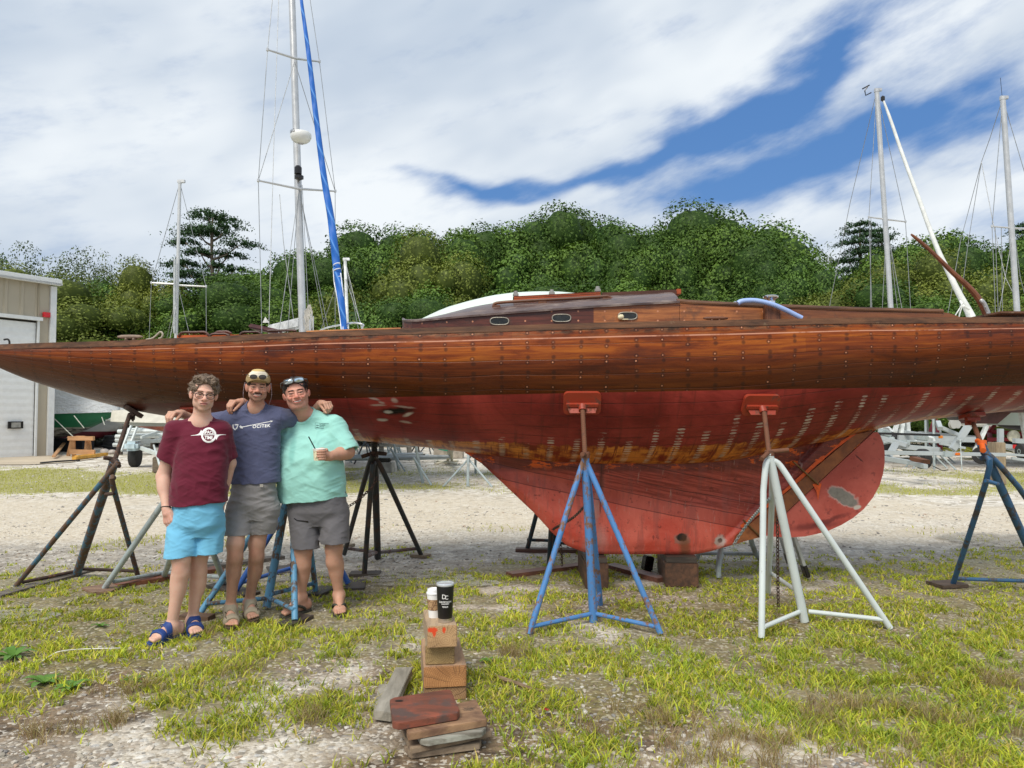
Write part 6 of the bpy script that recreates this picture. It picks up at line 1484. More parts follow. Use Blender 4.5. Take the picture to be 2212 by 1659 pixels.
# ================================================================ BOAT STANDS
def rusty(name, c, rust=(.085, .040, .022), cover=.4, rough=.5, scale=9, metal=0.0):
 t = NT(name); P = t.co(); n1 = t.noise(P, scale, 7, .7); n2 = t.noise(t.sc(P, (1, 1, .35)), scale * 3.5, 6, .7)
 m = t.step(t.M('ADD', t.M('MULTIPLY', n1, .6), t.M('MULTIPLY', n2, .4)), 1 - cover - .03, 1 - cover + .04)
 cc = t.mix(t.noise(P, 4, 3, .5), tuple(q * .8 for q in c), tuple(min(1, q * 1.2) for q in c))
 cc = t.mix(m, cc, t.mix(n2, rust, tuple(q * 2.2 for q in rust))); t.set(Base_Color=cc, Roughness=t.fmix(m, rough, .85), Metallic=t.fmix(m, metal, 0.0)); t.bump(t.M('SUBTRACT', n2, t.M('MULTIPLY', m, .5)), .35, .002); return t.m
BLUE = rusty('worn_blue_paint', (.075, .22, .50), (.12, .065, .04), .47); BLUEL = rusty('pale_worn_blue_paint', (.10, .28, .45), (.075, .05, .035), .48)
NAVYB = rusty('deep_blue_paint', (.03, .10, .36), (.05, .03, .03), .38); GALV = rusty('white_galvanised_pipe', (.60, .66, .66), (.26, .28, .28), .40, .45); GALVD = rusty('dull_galvanised_pipe', (.36, .42, .43), (.17, .18, .17), .45, .45)
DARKB = rusty('black_brown_steel', (.022, .028, .030), (.040, .026, .020), .48); RB = rusty('blue_going_to_rust', (.05, .14, .22), (.075, .045, .030), .52); RUST = rusty('rusty_steel', (.15, .060, .030), (.07, .032, .02), .45, .8); RUSTD = rusty('dark_rusty_steel', (.055, .032, .024), (.10, .05, .03), .45, .8)
ORP = rusty('orange_red_paint', (.30, .036, .014), (.10, .03, .018), .45, .5); ORB = rusty('bright_orange_paint', (.72, .13, .02), (.25, .05, .02), .30, .5)
DKR = rusty('slate_blue_worn', (.035, .115, .24), (.045, .04, .04), .48)
def stand(label, apex, legs, post=None, braces=(), mat=BLUE, r=.024, screw=None, handle=None, pad=None, sr=.019, scm=RUST, smat=None, hm=None, strut=None, legm=None, name='boat_stand'):
 """apex: world point of the collar; legs: list of polylines; screw: (bottom, top); pad: (centre, normal, w, h, mat)"""
 base = (np.mean([l[-1] for l in legs], 0)[0], np.mean([l[-1] for l in legs], 0)[1], 0)
 root = empty(name, base, label, 'boat stand', 'stands holding up the wooden yacht')
 for i, l in enumerate(legs):
  mb = MB(); l = [A3(q) for q in l]; pts = spl(l[:-1] + [l[-1]], 16) if len(l) > 2 else l
  if len(l) > 2: k = spl(l[:3], 10); pts = k + [l[2] + (l[-1] - l[2]) * t for t in (.33, .66, 1.0)]
  mb.tube(pts, r, 12); mb.build('leg', (legm or {}).get(i, mat), root, smooth='auto')
 if post is not None:
  mb = MB(); mb.tube([A3(post[0]), A3(post[1])], post[2] if len(post) > 2 else r * 1.25, 14); d = nrm(A3(post[1]) - A3(post[0])); mb.tube([A3(post[1]) - d * .004, A3(post[1]) + d * .02], (post[2] if len(post) > 2 else r * 1.25) * 1.06, 14); mb.build('post', (legm or {}).get('post', mat), root, smooth='auto')
 for (a, b) in braces:
  mb = MB(); mb.tube([A3(a), A3(b)], r * .72, 10); mb.build('brace', (legm or {}).get('brace', mat), root, smooth='auto')
 if screw is not None:
  a, b = A3(screw[0]), A3(screw[1]); mb = MB(); n = int(np.linalg.norm(b - a) / .008); pts = [a + (b - a) * i / n for i in range(n + 1)]; mb.tube(pts, [sr if i % 2 else sr * .86 for i in range(n + 1)], 12); mb.build('screw', scm, root, smooth='auto')
 if handle is not None:
  mb = MB()
  for (a, b) in handle[0]: mb.tube([A3(a), A3(b)], handle[1], 12); mb.tube([A3(b) - nrm(A3(b) - A3(a)) * .001, A3(b) + nrm(A3(b) - A3(a)) * .001], handle[1] * .7, 12)
  mb.lathe(A3(handle[2]) - (0, 0, .022), [(sr * 1.1, 0), (.034, .004), (.034, .04), (sr * 1.1, .044)], 14); mb.build('adjusting_nut', hm or RUST, root, smooth='auto')
 if pad is not None:
  c, n, w, h, pmat = pad; n = nrm(n); up = nrm(np.array([0, 0, 1.0]) - n * n[2]); sd_ = np.cross(up, n); R = np.array([sd_, n, up]).T
  mb = MB(); P = []; rad = .035
  for (sx, sz) in ((1, 1), (-1, 1), (-1, -1), (1, -1)):
   for k in range(5):
    a0 = {(1, 1): 0, (-1, 1): PI / 2, (-1, -1): PI, (1, -1): 1.5 * PI}[(sx, sz)] + k * PI / 8; P.append((sx * (w / 2 - rad) + rad * math.cos(a0), 0, sz * (h / 2 - rad) + rad * math.sin(a0)))
  P = np.array(P); m_ = len(P); V = np.vstack([P + (0, .016, 0), P - (0, .016, 0)]) @ R.T + c
  mb.add(V, [tuple(range(m_)), tuple(range(2 * m_ - 1, m_ - 1, -1))] + [(i, i + m_, (i + 1) % m_ + m_, (i + 1) % m_) for i in range(m_)]); pd = mb.build('pad', pmat, root)
  mb = MB(); q = lambda v: c + R @ A3(v)
  mb.box(q((0, .030, -h * .02)), (w * .86, .03, .028), R, .003)
  mb.add([q((-w * .42, .018, -h * .05)), q((w * .42, .018, -h * .05)), q((w * .34, .075, -h * .26)), q((-w * .34, .075, -h * .26)), q((-w * .42, .018, -h * .07)), q((w * .42, .018, -h * .07)), q((w * .34, .075, -h * .28)), q((-w * .34, .075, -h * .28))], [(0, 1, 2, 3), (7, 6, 5, 4), (3, 2, 6, 7), (0, 3, 7, 4), (1, 5, 6, 2)])
  mb.tube([q((0, .03, -h * .03)), q((0, .070, -h * .16))], .030, 14); mb.build('pad_bracket', pmat, pd, smooth='auto')
 return root
def G(x, y, z=.012): return gr(x, y, z)
def up_from(foot, px, py): # point on the vertical plane through foot depth at picture position
 return at(px, py, foot[1])
# --- blue stand amidships
ap = at(1264, 990, 5.36)
A = G(1143, 1369); B_ = G(1427, 1369); C_ = G(1282, 1343); D_ = G(1297, 1305)
pc = hull_pt((1257 - CX) / F0 * 5.68, .47)
nrm_at = lambda X, s: nrm(np.cross(hull_pt(X + .02, s) - hull_pt(X - .02, s), hull_pt(X, s + .02) - hull_pt(X, s - .02)))
def hull_at_px(x, y):
 r = ray(x, y); h, n, i, d = hull_bvh.ray_cast(Vector((0, 0, CH)), Vector(nrm(r)))
 n = A3(n); n = n if n[1] < 0 else -n
 return A3(h), n
h1, n1 = hull_at_px(1257, 868)
jt = lambda a, f, dz=0: ap
stand('blue chipped boat stand with an orange pad, in front of the red keel', ap,
  [[ap - (0.01, 0, .06), at(1251, 1024, 5.34), A], [ap - (-.01, 0, .06), at(1277, 1022, 5.34), B_], [ap - (0, -.02, .08), at(1272, 1040, 5.42), D_]], (C_, ap - (0, 0, 0), .030),
  [(A + (A - A) + A3([.02, .01, .045]), C_ + (0, 0, .06)), (C_ + (0, 0, .06), B_ + A3([-.03, .01, .045])), (C_ + (0, 0, .06), D_ + (0, 0, .10))], BLUE, .021,
  (ap, h1 + n1 * .085 - (0, 0, .03)), ([(ap + (0, 0, .03), ap + (-.03, -.10, .035)), (ap + (0, 0, .03), ap + (.03, .10, .03))], .016, ap + (0, 0, .02)), (h1 + n1 * .018, n1, .285, .185, ORP))
# --- pale galvanised stand by the rudder
ap = at(1662, 985, 5.30); A = G(1645, 1378); B_ = G(1738, 1342); C_ = G(1923, 1357); D_ = G(1659, 1280)
h1, n1 = hull_at_px(1641, 872)
stand('pale galvanised boat stand with an orange pad, in front of the rudder', ap,
  [[ap - (.01, 0, .03), at(1654, 1007, 5.26), at(1649, 1060, 5.24), A], [ap - (-.01, 0, .03), at(1683, 1003, 5.30), at(1710, 1042, 5.28), C_], [ap - (0, -.02, .08), at(1668, 1050, 5.42), D_]], (B_, ap, .031),
  [(A + A3([.02, .01, .07]), B_ + A3([-.03, 0, .07])), (B_ + A3([.03, 0, .07]), C_ + A3([-.05, 0, .06])), (D_ + (.0, 0, .18), B_ + A3([-.03, .02, .20]))], GALV, .022,
  (ap, h1 + n1 * .085 - (0, 0, .03)), ([(ap + (0, 0, .03), ap + (.125, -.04, .045)), (ap + (0, 0, .03), ap + (-.09, -.10, -.015))], .016, ap + (0, 0, .02)), (h1 + n1 * .018, n1, .29, .175, ORP), hm=RUST)
# --- far right blue stand
ap = at(2121, 962, 5.75); A = G(2059, 1260, .03); B_ = G(2262, 1272); C_ = G(2330, 1240)
h1, n1 = hull_at_px(2098, 893)
stand('dark blue boat stand with a bright orange nut under the stern at the right edge', ap,
  [[ap - (0, 0, .1), at(2135, 1022, 5.72), A], [ap - (0, 0, .05), at(2147, 992, 5.75), at(2200, 1052, 5.9), C_]], (B_, ap, .031),
  [(A + A3([.03, 0, .04]), B_ + (0, 0, .06)), (at(2129, 1038, 5.70), at(2156, 1046, 5.72))], DKR, .022,
  (ap, h1 + n1 * .06 - (0, 0, .03)), ([(ap + (0, 0, .01), ap + (-.055, -.10, -.035)), (ap + (0, 0, .01), ap + (.03, .1, .03))], .021, ap + (0, 0, .02)), (h1 + n1 * .022, n1, .20, .15, ORP), hm=ORB, scm=RUST)
MB().box(G(2046, 1262, .012), (.26, .20, .03), rotm(0, 0, .2), .003).build('board', wood('dark_board', (.12, .08, .055), (.05, .035, .025)), label='dark board under the foot of the blue stand at the right edge', cat='board')
# --- bow stand, far left
ap = at(246, 1000, 5.95); A = G(34, 1266); B_ = G(165, 1243); C_ = G(299, 1248)
h1, n1 = hull_at_px(290, 884)
stand('rusty blue boat stand leaning in under the bow at far left', ap,
  [[ap - (0, 0, .04), at(238, 1020, 5.92), A], [ap - (0, 0, .12), at(246, 1056, 5.95), C_]], (B_, ap, .036),
  [(A + A3([.05, .01, .03]), B_ + (0, 0, .04)), (B_ + (.04, 0, .06), C_ + A3([-.03, 0, .06])), (at(228, 1068, 5.97), at(247, 1066, 5.95))], RB, .021,
  (ap, h1 + n1 * .05 - (.02, 0, .0)), ([(ap + (0, 0, .03), ap + (-.055, -.05, .045)), (ap + (0, 0, .03), ap + (.085, -.08, -.02))], .017, ap + (0, 0, .01)), (h1 + n1 * .022, n1 + A3([-.3, 0, 0]), .15, .17, RUSTD), scm=RUSTD, hm=RUSTD, legm={'brace': RUSTD})
mb = MB(); mb.beam(G(-12, 1290, .012), G(202, 1230, .012), .13, .035, .003); mb.build('plank', wood('grey_plank', (.20, .17, .14), (.09, .075, .06)), label='grey weathered plank under the rusty bow stand at far left', cat='plank')
# --- galvanised stand behind the man in maroon
ap = at(398, 1015, 6.05); A = G(226, 1270, .03); B_ = G(354, 1246); C_ = G(486, 1262)
stand('plain galvanised boat stand behind the man in the maroon shirt', ap, [[ap - (0, 0, .02), A], [ap - (0, 0, .04), at(372, 1186, 5.9), B_], [ap - (0, 0, .02), at(455, 1180, 6.0), C_]], (G(420, 1225), ap, .03),
  [(A + A3([.07, .01, .05]), B_ + (0, 0, .04)), (B_ + (0, 0, .04), C_ + (0, 0, .06)), (G(372, 1215, .07), G(480, 1212, .07))], GALVD, .024, (ap, hull_at_px(415, 895)[0]), None, (hull_at_px(415, 890)[0], hull_at_px(415, 890)[1], .2, .15, ORP))
mb = MB(); P = [G(x, y, .0) for x, y in [(176, 1276), (215, 1270), (262, 1266), (276, 1268), (240, 1284), (200, 1287)]]; mb.prism([p + (0, 0, .02) for p in P], .018, 2); mb.build('plywood_scrap', wood('delaminating_plywood', (.30, .19, .12), (.17, .10, .07)), label='broken plywood scrap under the galvanised stand foot left of the man in maroon', cat='plywood')
mb = MB(); mb.beam(G(248, 1266, .015), G(476, 1229, .015), .14, .045, .004); mb.build('plank', wood('red_brown_plank', (.32, .12, .06), (.17, .06, .035), .55), label='long red brown plank on the ground behind the man in maroon', cat='plank')
mb = MB(); mb.beam(G(320, 1246, .015), G(610, 1203, .015), .12, .04, .004); mb.build('plank', wood('grey_brown_plank', (.21, .18, .15), (.10, .085, .07)), label='long grey plank behind the legs of the man in the blue shirt', cat='plank')
# --- blue stand between the middle man and the man in mint
ap = at(632, 1005, 6.05); A = G(637, 1340, .035); B_ = G(576, 1312); C_ = G(434, 1322, .03); D_ = G(682, 1276, .03)
hq, nq = hull_at_px(640, 925)
stand('blue boat stand standing between the legs of the middle man and the man in mint', ap, [[ap - (0, 0, .03), at(632, 1060, 5.92), A], [ap - (0, 0, .03), at(560, 1130, 5.82), C_], [ap - (0, 0, .03), at(662, 1130, 6.0), D_]], (B_, ap, .032),
  [(C_ + A3([.03, 0, .06]), B_ + (0, 0, .07)), (B_ + (.02, 0, .07), A + A3([-.01, .02, .07])), (B_ + (.03, 0, .10), D_ + A3([-.02, 0, .06]))], BLUEL, .023, (ap, hq + nq * .05), None, (hq + nq * .02, nq, .22, .16, ORP))
darkw = wood('wet_dark_board', (.095, .075, .06), (.04, .03, .024), .6)
def board(label, a, b, w, th=.035, m=darkw, z=.012, name='board'):
 mb = MB(); mb.beam(G(*a, z), G(*b, z), w, th, .003); return mb.build(name, m, label=label, cat=name.replace('_', ' '))
board('dark wooden block under the front foot of the blue stand by the man in mint', (612, 1355), (662, 1333), .13, .045)
board('black board under the back right foot of the blue stand beside the man in mint', (672, 1287), (712, 1269), .16, .03)
board('brown board behind the sandals of the man in maroon', (392, 1331), (458, 1334), .10, .035, wood('brown_scrap', (.20, .11, .06), (.09, .055, .035)))
# --- darker blue stand farther back
ap = at(642, 1040, 6.35); A = G(510, 1275, .03); B_ = G(752, 1259, .03); C_ = G(632, 1245)
hq, nq = hull_at_px(655, 930)
stand('deep blue boat stand under the hull, behind the middle man and the man in mint', ap, [[ap, at(632, 1075, 6.3), A], [ap, at(660, 1080, 6.35), B_], [ap, C_]], None, [(A + (0, 0, .05), C_ + (0, 0, .08))], NAVYB, .024, (ap, A3([ap[0], YC - .2, 1.3])), None, (A3([ap[0], YC - .22, 1.33]), nq, .2, .15, ORP))
board('dark thin board behind the feet of the middle man', (462, 1262), (545, 1284), .16, .02)
board('dark sheet of board under the deep blue stand right of the man in mint', (728, 1264), (790, 1262), .34, .015)
board('dark sheet of board lying behind the chain and blue stand', (578, 1233), (640, 1228), .35, .015)
# --- dark stand right of the man in mint
ap = at(809, 985, 6.75); A = G(744, 1196, .03); B_ = G(816, 1204); C_ = G(909, 1197, .03); D_ = G(787, 1238, .03)
stand('black brown boat stand with a rusty handle, to the right of the man in mint', ap, [[ap - (0, 0, .03), at(797, 1005, 6.75), A], [ap - (0, 0, .03), at(820, 1004, 6.75), at(838, 1040, 6.8), C_], [ap - (0, 0, .06), at(803, 1030, 6.65), D_]], (B_, ap, .034),
  [(A + (0, 0, .06), B_ + (0, 0, .05)), (B_ + (0, 0, .05), C_ + A3([-.03, 0, .06])), (B_ + (0, 0, .06), D_ + A3([.0, 0, .14]))], DARKB, .024, (ap, at(808, 940, 6.75)), ([(ap + (0, 0, .03), ap + (-.11, -.04, -.005)), (ap + (0, 0, .03), ap + (.11, -.03, .02))], .018, ap + (0, 0, .02)), (at(808, 938, 6.75), (0, -.3, -1), .2, .16, RUSTD), scm=DARKB, hm=RUSTD, sr=.03, legm={'brace': rusty('grey_rust_brace', (.20, .17, .16), (.10, .06, .05), .5)})
board('dark board under the front foot of the black brown stand', (756, 1240), (822, 1239), .16, .03)
board('small pale board under the right foot of the black brown stand', (893, 1198), (924, 1201), .14, .03, wood('pale_board', (.36, .28, .19), (.22, .16, .11)))
board('tiny pale board behind the black brown stand', (744, 1180), (760, 1176), .1, .03, wood('pale_board', (.33, .27, .2), (.2, .16, .11)))
# --- dark stand behind the keel's leading edge
ap = at(1192, 985, 7.6); A = G(1139, 1186, .03); B_ = G(1186, 1222); C_ = G(1250, 1186, .03); D_ = G(1200, 1186)
stand('dark boat stand mostly hidden behind the front edge of the keel', ap, [[ap, A], [ap, C_], [ap, at(1192, 1100, 7.2), B_]], (D_, ap, .032), [(A + (0, 0, .1), D_ + (0, 0, .09)), (D_ + (0, 0, .07), C_ + (0, 0, .05))], rusty('blue_black_pipe', (.02, .05, .065), (.05, .032, .025), .5), .024, (ap, at(1192, 930, 7.5)), None, (at(1192, 925, 7.4), (0, .5, -1), .25, .2, ORP))
board('reddish brown long board behind the keel bottom', (1114, 1190), (1300, 1192), .12, .06, wood('red_brown_board', (.17, .085, .06), (.08, .045, .035), .6))
# --- galvanised stand behind the rudder
ap = at(1590, 985, 7.5); A = G(1552, 1247); B_ = G(1643, 1209); C_ = G(1505, 1206)
stand('galvanised boat stand seen behind the keel, under the rudder', ap, [[ap, at(1556, 1190, 6.9), A], [ap, at(1622, 1165, 7.4), B_], [ap, C_]], None, [(C_ + (0, 0, .05), B_ + (0, 0, .06)), (A + (0, 0, .09), at(1560, 1200, 7.1))], GALVD, .026, (ap, at(1600, 930, 7.4)), None, (at(1600, 925, 7.3), (0, .5, -1), .25, .2, ORP))
alu = pm('ladder_aluminium', (.52, .53, .52), .4, .6, var=.1)
ld = empty('ladder', G(1736, 1228), 'aluminium ladder with black rubber feet, behind the rudder', 'ladder')
for (fx, fy, tx, dy) in ((1737, 1226, 1560, 0), (1700, 1200, 1540, .0)):
 a = G(fx, fy, .10); b = at(tx, 700, a[1] + .1); mb = MB(); mb.beam(a, b, .028, .075, .003, up=(0, 1, 0)); mb.build('rail', alu, ld)
 mb = MB(); d = nrm(b - a); mb.beam(a - d * .09, a + d * .03, .040, .088, .008, up=(0, 1, 0)); mb.build('rubber_foot', black_pl, ld)
a1 = G(1737, 1226, .10); a2 = G(1700, 1200, .10); b1 = at(1560, 700, a1[1] + .1); b2 = at(1540, 700, a2[1] + .1)
for k in range(8): f_ = .08 + .12 * k; mb = MB(); mb.tube([a1 * (1 - f_) + b1 * f_, a2 * (1 - f_) + b2 * f_], .016, 8); mb.build('rung', alu, ld, smooth=True)
blkw = wood('wet_brown_timber', (.16, .075, .040), (.055, .030, .020), .6, (10, 1, 10), .4)
def kblock(px0, px1, py, top, label, cap=None, yaw=0.0, dep=.75, w=None):
 g = G((px0 + px1) / 2, py, .0); w = abs(G(px1, py, 0)[0] - G(px0, py, 0)[0]); h = top
 e = empty('keel_block', (g[0], g[1] + dep / 2, 0), label, 'timber block', 'timber blocks under the keel')
 h0 = h - (cap or 0); mb = MB(); mb.box((g[0] + .02 * yaw, g[1] + dep / 2, h0 / 2), (w, dep, h0), rotm(0, 0, yaw), .008); mb.build('timber', blkw, e)
 if cap: mb = MB(); mb.box((g[0] - .01, g[1] + dep / 2, h0 + cap / 2 + .001), (w * .92, dep * .96, cap - .002), rotm(0, 0, yaw + .02), .004); mb.build('packing_board', darkw, e)
kblock(1448, 1519, 1270, .262, 'squared brown timber block with a dark packing board, under the middle of the keel', .055, -.10)
kblock(1265, 1315, 1273, .262, 'dark timber block behind the blue stand, under the front of the keel', .045, .0)
rbw = wood('wet_red_plank', (.26, .11, .07), (.13, .06, .045), .5)
board('wet reddish plank on the ground left of the front keel block', (1100, 1242), (1262, 1221), .13, .04, rbw, name='plank')
board('wet reddish plank on the ground right of the front keel block', (1318, 1222), (1432, 1253), .13, .045, rbw, name='plank')
mb = MB(); mb.box(G(1399, 1216, .07), (.09, .09, .14), rotm(.0, .2, .3), .01); mb.build('rubber_block', black_pl, label='small black block on the ground behind the keel', cat='block')
def chain(label, pts, lk=.034, r=.0038, m=RUSTD):
 P = spl([A3(p) for p in pts], 60); L = np.concatenate([[0], np.cumsum(np.linalg.norm(np.diff(P, axis=0), axis=1))]); n = int(L[-1] / (lk * .76)); mb = MB()
 for i in range(n):
  s = (i + .5) / n * L[-1]; c = np.array([np.interp(s, L, np.array(P)[:, k]) for k in range(3)]); c2 = np.array([np.interp(s + .004, L, np.array(P)[:, k]) for k in range(3)]); d = nrm(c2 - c) if np.linalg.norm(c2 - c) > 1e-6 else np.array([0, 0, -1.0])
  u = nrm(np.cross(d, (0.3, 1, .2))); w = np.cross(d, u); a = PI / 4 + (PI / 2 if i % 2 else 0); sv = u * math.cos(a) + w * math.sin(a)
  ring = [c + d * lk * .5 * math.copysign(abs(math.cos(q)) ** .7, math.cos(q)) + sv * lk * .30 * math.sin(q) for q in np.linspace(0, 2 * PI, 11)]; mb.tube(ring, r, 5, cap=False)
 return mb.build('chain', m, smooth=True, fix=False, label=label, cat='chain')
chain('rusty chain hanging beside the blue stand between the middle man and the man in mint', [at(632, 1040, 5.75), at(631.5, 1160, 5.75), at(631, 1243, 5.75)], .042, .0048)
chain('rusty chain running from the blue midships stand to the front edge of the keel', [at(1270, 1085, 5.5), at(1238, 1118, 5.9), at(1200, 1140, 6.45), at(1187, 1150, 6.8)])
chain('rusty chain running from the galvanised stand to the heel of the keel', [at(1662, 1078, 5.45), at(1640, 1102, 5.8), at(1612, 1135, 6.2), at(1585, 1176, 6.4)], .036, .0044, GALVD)
chain('thin chain hanging down behind the galvanised stand', [at(1679, 1115, 5.5), at(1680, 1200, 5.5), at(1681, 1310, 5.5)], .034, .004, RUSTD)
chain('rusty chain hooked on the black brown stand', [at(813, 1030, 6.6), at(806, 1048, 6.55), at(780, 1075, 6.4), at(752, 1095, 6.3)], .034, .004, RUSTD)
chain('short chain hanging by the dark stand behind the keel', [at(1207, 1160, 6.9), at(1212, 1185, 6.9), at(1214, 1222, 6.9)], .034, .004, RUSTD)
# ================================================================ FRONT TIMBER PILE WITH THE CUPS
def endgrain(name, light, dark, cz, center, orange_=False):
 """sawn end with rings, long grain on the sides"""
 t = NT(name); P = t.co(); x, y, z = t.xyz(P); w = t.noise(P, 14, 4, .6, out=1); wx, wy, wz = t.xyz(w)
 dx = t.M('ADD', t.M('SUBTRACT', x, center[0]), t.M('MULTIPLY', t.M('SUBTRACT', wx, .5), .03)); dz = t.M('ADD', t.M('SUBTRACT', z, center[1]), t.M('MULTIPLY', t.M('SUBTRACT', wz, .5), .03))
 r = t.M('SQRT', t.M('ADD', t.M('MULTIPLY', dx, dx), t.M('MULTIPLY', dz, dz))); rings = t.M('ADD', .5, t.M('MULTIPLY', .5, t.M('SINE', t.M('MULTIPLY', r, 620))))
 ec = t.mix(t.M('ADD', t.M('MULTIPLY', rings, .55), t.M('MULTIPLY', t.noise(P, 40, 5, .7), .4)), dark, light); ec = t.mix(t.M('MULTIPLY', t.step(t.noise(P, 6, 4, .6), .4, .65), .45), ec, tuple(q * .6 for q in dark))
 ang = t.M('ARCTAN2', dz, dx); crack = t.M('MULTIPLY', t.step(t.M('ABSOLUTE', t.M('SUBTRACT', t.noise(t.cmb(t.M('MULTIPLY', ang, 3.0), 0.0), 3, 2, .5), .5)), .012, .003), t.step(r, .02, .05)); ec = t.mix(t.M('MULTIPLY', crack, .7), ec, (.05, .025, .012))
 if orange_:
  for c_, rr in (orange_): ec = t.mix(mask_el(t, P, c_, rr, 0, .9, 40, .35), ec, (.72, .07, .015))
 sg = t.noise(t.sc(P, (30, 2.5, 30)), 1.6, 7, .7, .4); sc_ = t.mix(t.step(sg, .3, .7), tuple(q * .55 + .03 for q in dark), tuple(q * .85 for q in light))
 sc_ = t.mix(.35, sc_, (.42, .36, .29))
 nx, ny, nz = t.xyz(t.n('NewGeometry', 1)); f = t.step(t.M('ABSOLUTE', ny), .6, .85)
 t.set(Base_Color=t.mix(f, sc_, ec), Roughness=.8); t.bump(t.M('ADD', t.M('MULTIPLY', sg, .6), t.M('MULTIPLY', rings, .25)), .5, .003); return t.m
def timber(label, x0, x1, ztop, zbot, Yf, dep, yaw, mat):
 xa = at(x0, 1400, Yf)[0]; xb = at(x1, 1400, Yf)[0]; yaw += .15; mb = MB(); mb.box(((xa + xb) / 2 - math.sin(yaw) * dep / 2, Yf + math.cos(yaw) * dep / 2, (ztop + zbot) / 2), (xb - xa, dep, ztop - zbot), rotm(0, 0, yaw), .004)
 return mb.build('timber_block', mat, label=label, cat='timber block', group='stacked timber blocks carrying the cups')
Z1 = at(955, 1352, 3.92)[2]; Z2 = at(955, 1397, 3.94)[2]; Z3 = at(955, 1436, 3.97)[2]; Z4 = at(955, 1489, 3.93)[2]
xc = lambda px, Y=3.92: at(px, 1400, Y)[0]
timber('topmost pale sawn timber block with orange paint marks, the cups standing on it', 923.5, 987.5, Z1, Z2 + .001, 3.92, .34, .035, endgrain('sawn_pine_end', (.62, .42, .22), (.42, .24, .11), 0, (xc(962), Z1 - .075), [((xc(935), Z1 - .020), (.030, .014)), ((xc(938), Z1 - .035), (.010, .02)), ((xc(959), Z1 - .022), (.008, .014))]))
timber('second block down, a yellowish timber end with clear growth rings', 919, 982, Z2 - .001, Z3 + .001, 3.97, .33, -.03, endgrain('ringed_yellow_end', (.50, .36, .16), (.30, .19, .075), 0, (xc(951, 3.97), (Z2 + Z3) / 2 - .005)))
timber('third block down, the widest with an orange brown sawn end', 916, 1008, Z3 - .001, Z4 + .001, 3.95, .50, .0, endgrain('orange_brown_end', (.58, .30, .12), (.34, .14, .045), 0, (xc(985), Z4 + .02)))
timber('bottom block of the stack, half hidden behind the boards', 917, 1008, Z4 - .001, 0.0, 3.96, .50, .01, endgrain('brown_end', (.44, .27, .14), (.24, .13, .06), 0, (xc(960), .0)))
cf = empty('coffee_cup', (0, 0, 0), 'white paper coffee cup with a brown patterned sleeve, behind the black tumbler', 'cup'); cc_ = at(938, 1331, 4.09); cc_[2] = Z1; cf.location = Vector(cc_)
mb = MB(); mb.lathe(cc_, [(.0285, .001), (.0300, .0005), (.0405, .128), (.039, .130)], 28); mb.build('cup_body', pm('white_paper', (.84, .84, .82), .5, var=.03, bump=0), cf, smooth='auto')
t = NT('printed_cork_sleeve'); P_ = t.co(); v = t.t.nodes.new('ShaderNodeTexVoronoi'); v.feature = 'DISTANCE_TO_EDGE'; t.put(v.inputs['Vector'], t.V('ADD', P_, t.sc(t.noise(P_, 30, 3, .6, out=1), (.03,) * 3))); v.inputs['Scale'].default_value = 45
t.set(Base_Color=t.mix(t.step(v.outputs[0], .10, .04), (.46, .29, .15), (.16, .08, .04)), Roughness=.8)
mb = MB(); mb.lathe(cc_, [(.0335, .042), (.0345, .042), (.0398, .100), (.0388, .100)], 28); mb.build('sleeve', t.m, cf, smooth='auto')
mb = MB(); mb.lathe(cc_, [(.0415, .126), (.0435, .128), (.0430, .135), (.0400, .138), (.0375, .152), (.034, .153), (.032, .149), (.0, .149)], 28); mb.build('lid', pm('white_plastic_lid', (.82, .83, .84), .3, var=.03, bump=0), cf, smooth='auto')
tb = at(961.5, 1342, 4.0); tb[2] = Z1; tu = empty('tumbler', tb, 'black steel tumbler with white college lettering and a clear lid on the timber stack', 'tumbler'); hT = .205
mb = MB(); mb.lathe(tb, [(.0375, .022), (.0385, .024), (.0470, hT - .012), (.0455, hT - .010)], 40); bodyT = mb.build('tumbler_body', pm('black_powder_coat', (.006, .006, .007), .45, var=.1, bump=.05, bs=300), tu, smooth='auto')
stl = pm('brushed_steel', (.62, .60, .58), .28, 1.0, var=.08, bump=.05, stretch=(1, 1, 12)); mb = MB(); mb.lathe(tb, [(.0350, .0), (.0370, .002), (.0380, .0225), (.0360, .0235)], 40); mb.build('base_ring', stl, tu, smooth='auto')
mb = MB(); mb.lathe(tb, [(.0462, hT - .013), (.0478, hT - .010), (.0478, hT - .002), (.0468, hT), (.0445, hT + .001), (.0435, hT - .004), (.038, hT - .005), (.036, hT + .001), (.030, hT + .002), (0, hT + .001)], 40); mb.build('lid', pm('clear_lid', (.60, .63, .66), .08, .35, var=.2, bump=0), tu, smooth='auto')
def cyl_text(strs, c, rfun, parent, mat):
 mb = MB()
 for (s_, size, dz, wdt, dx, sp) in strs:
  V, Fc = text_mesh(s_, size, .0003, spacing=sp);
  yaw0 = math.atan2(c[0], c[1])
  bm = bmesh.new(); vs = [bm.verts.new(v) for v in V]
  for f in Fc: bm.faces.new([vs[i] for i in f])
  bmesh.ops.triangulate(bm, faces=bm.faces[:]); bmesh.ops.subdivide_edges(bm, edges=[e for e in bm.edges if e.calc_length() > .004], cuts=1); bmesh.ops.triangulate(bm, faces=bm.faces[:]); bm.verts.index_update()
  V2 = []
  for v in bm.verts:
   x = v.co.x * wdt + dx; z = v.co.y + dz; r = rfun(z) + .0006; a = x / r + yaw0 * -1; V2.append((c[0] + r * math.sin(a), c[1] - r * math.cos(a), c[2] + z))
  mb.add(V2, [[v.index for v in f.verts] for f in bm.faces]); bm.free()
 return mb.build('lettering', mat, parent, fix=False)
rf = lambda z: .0385 + (.0470 - .0385) * (z - .024) / (hT - .036)
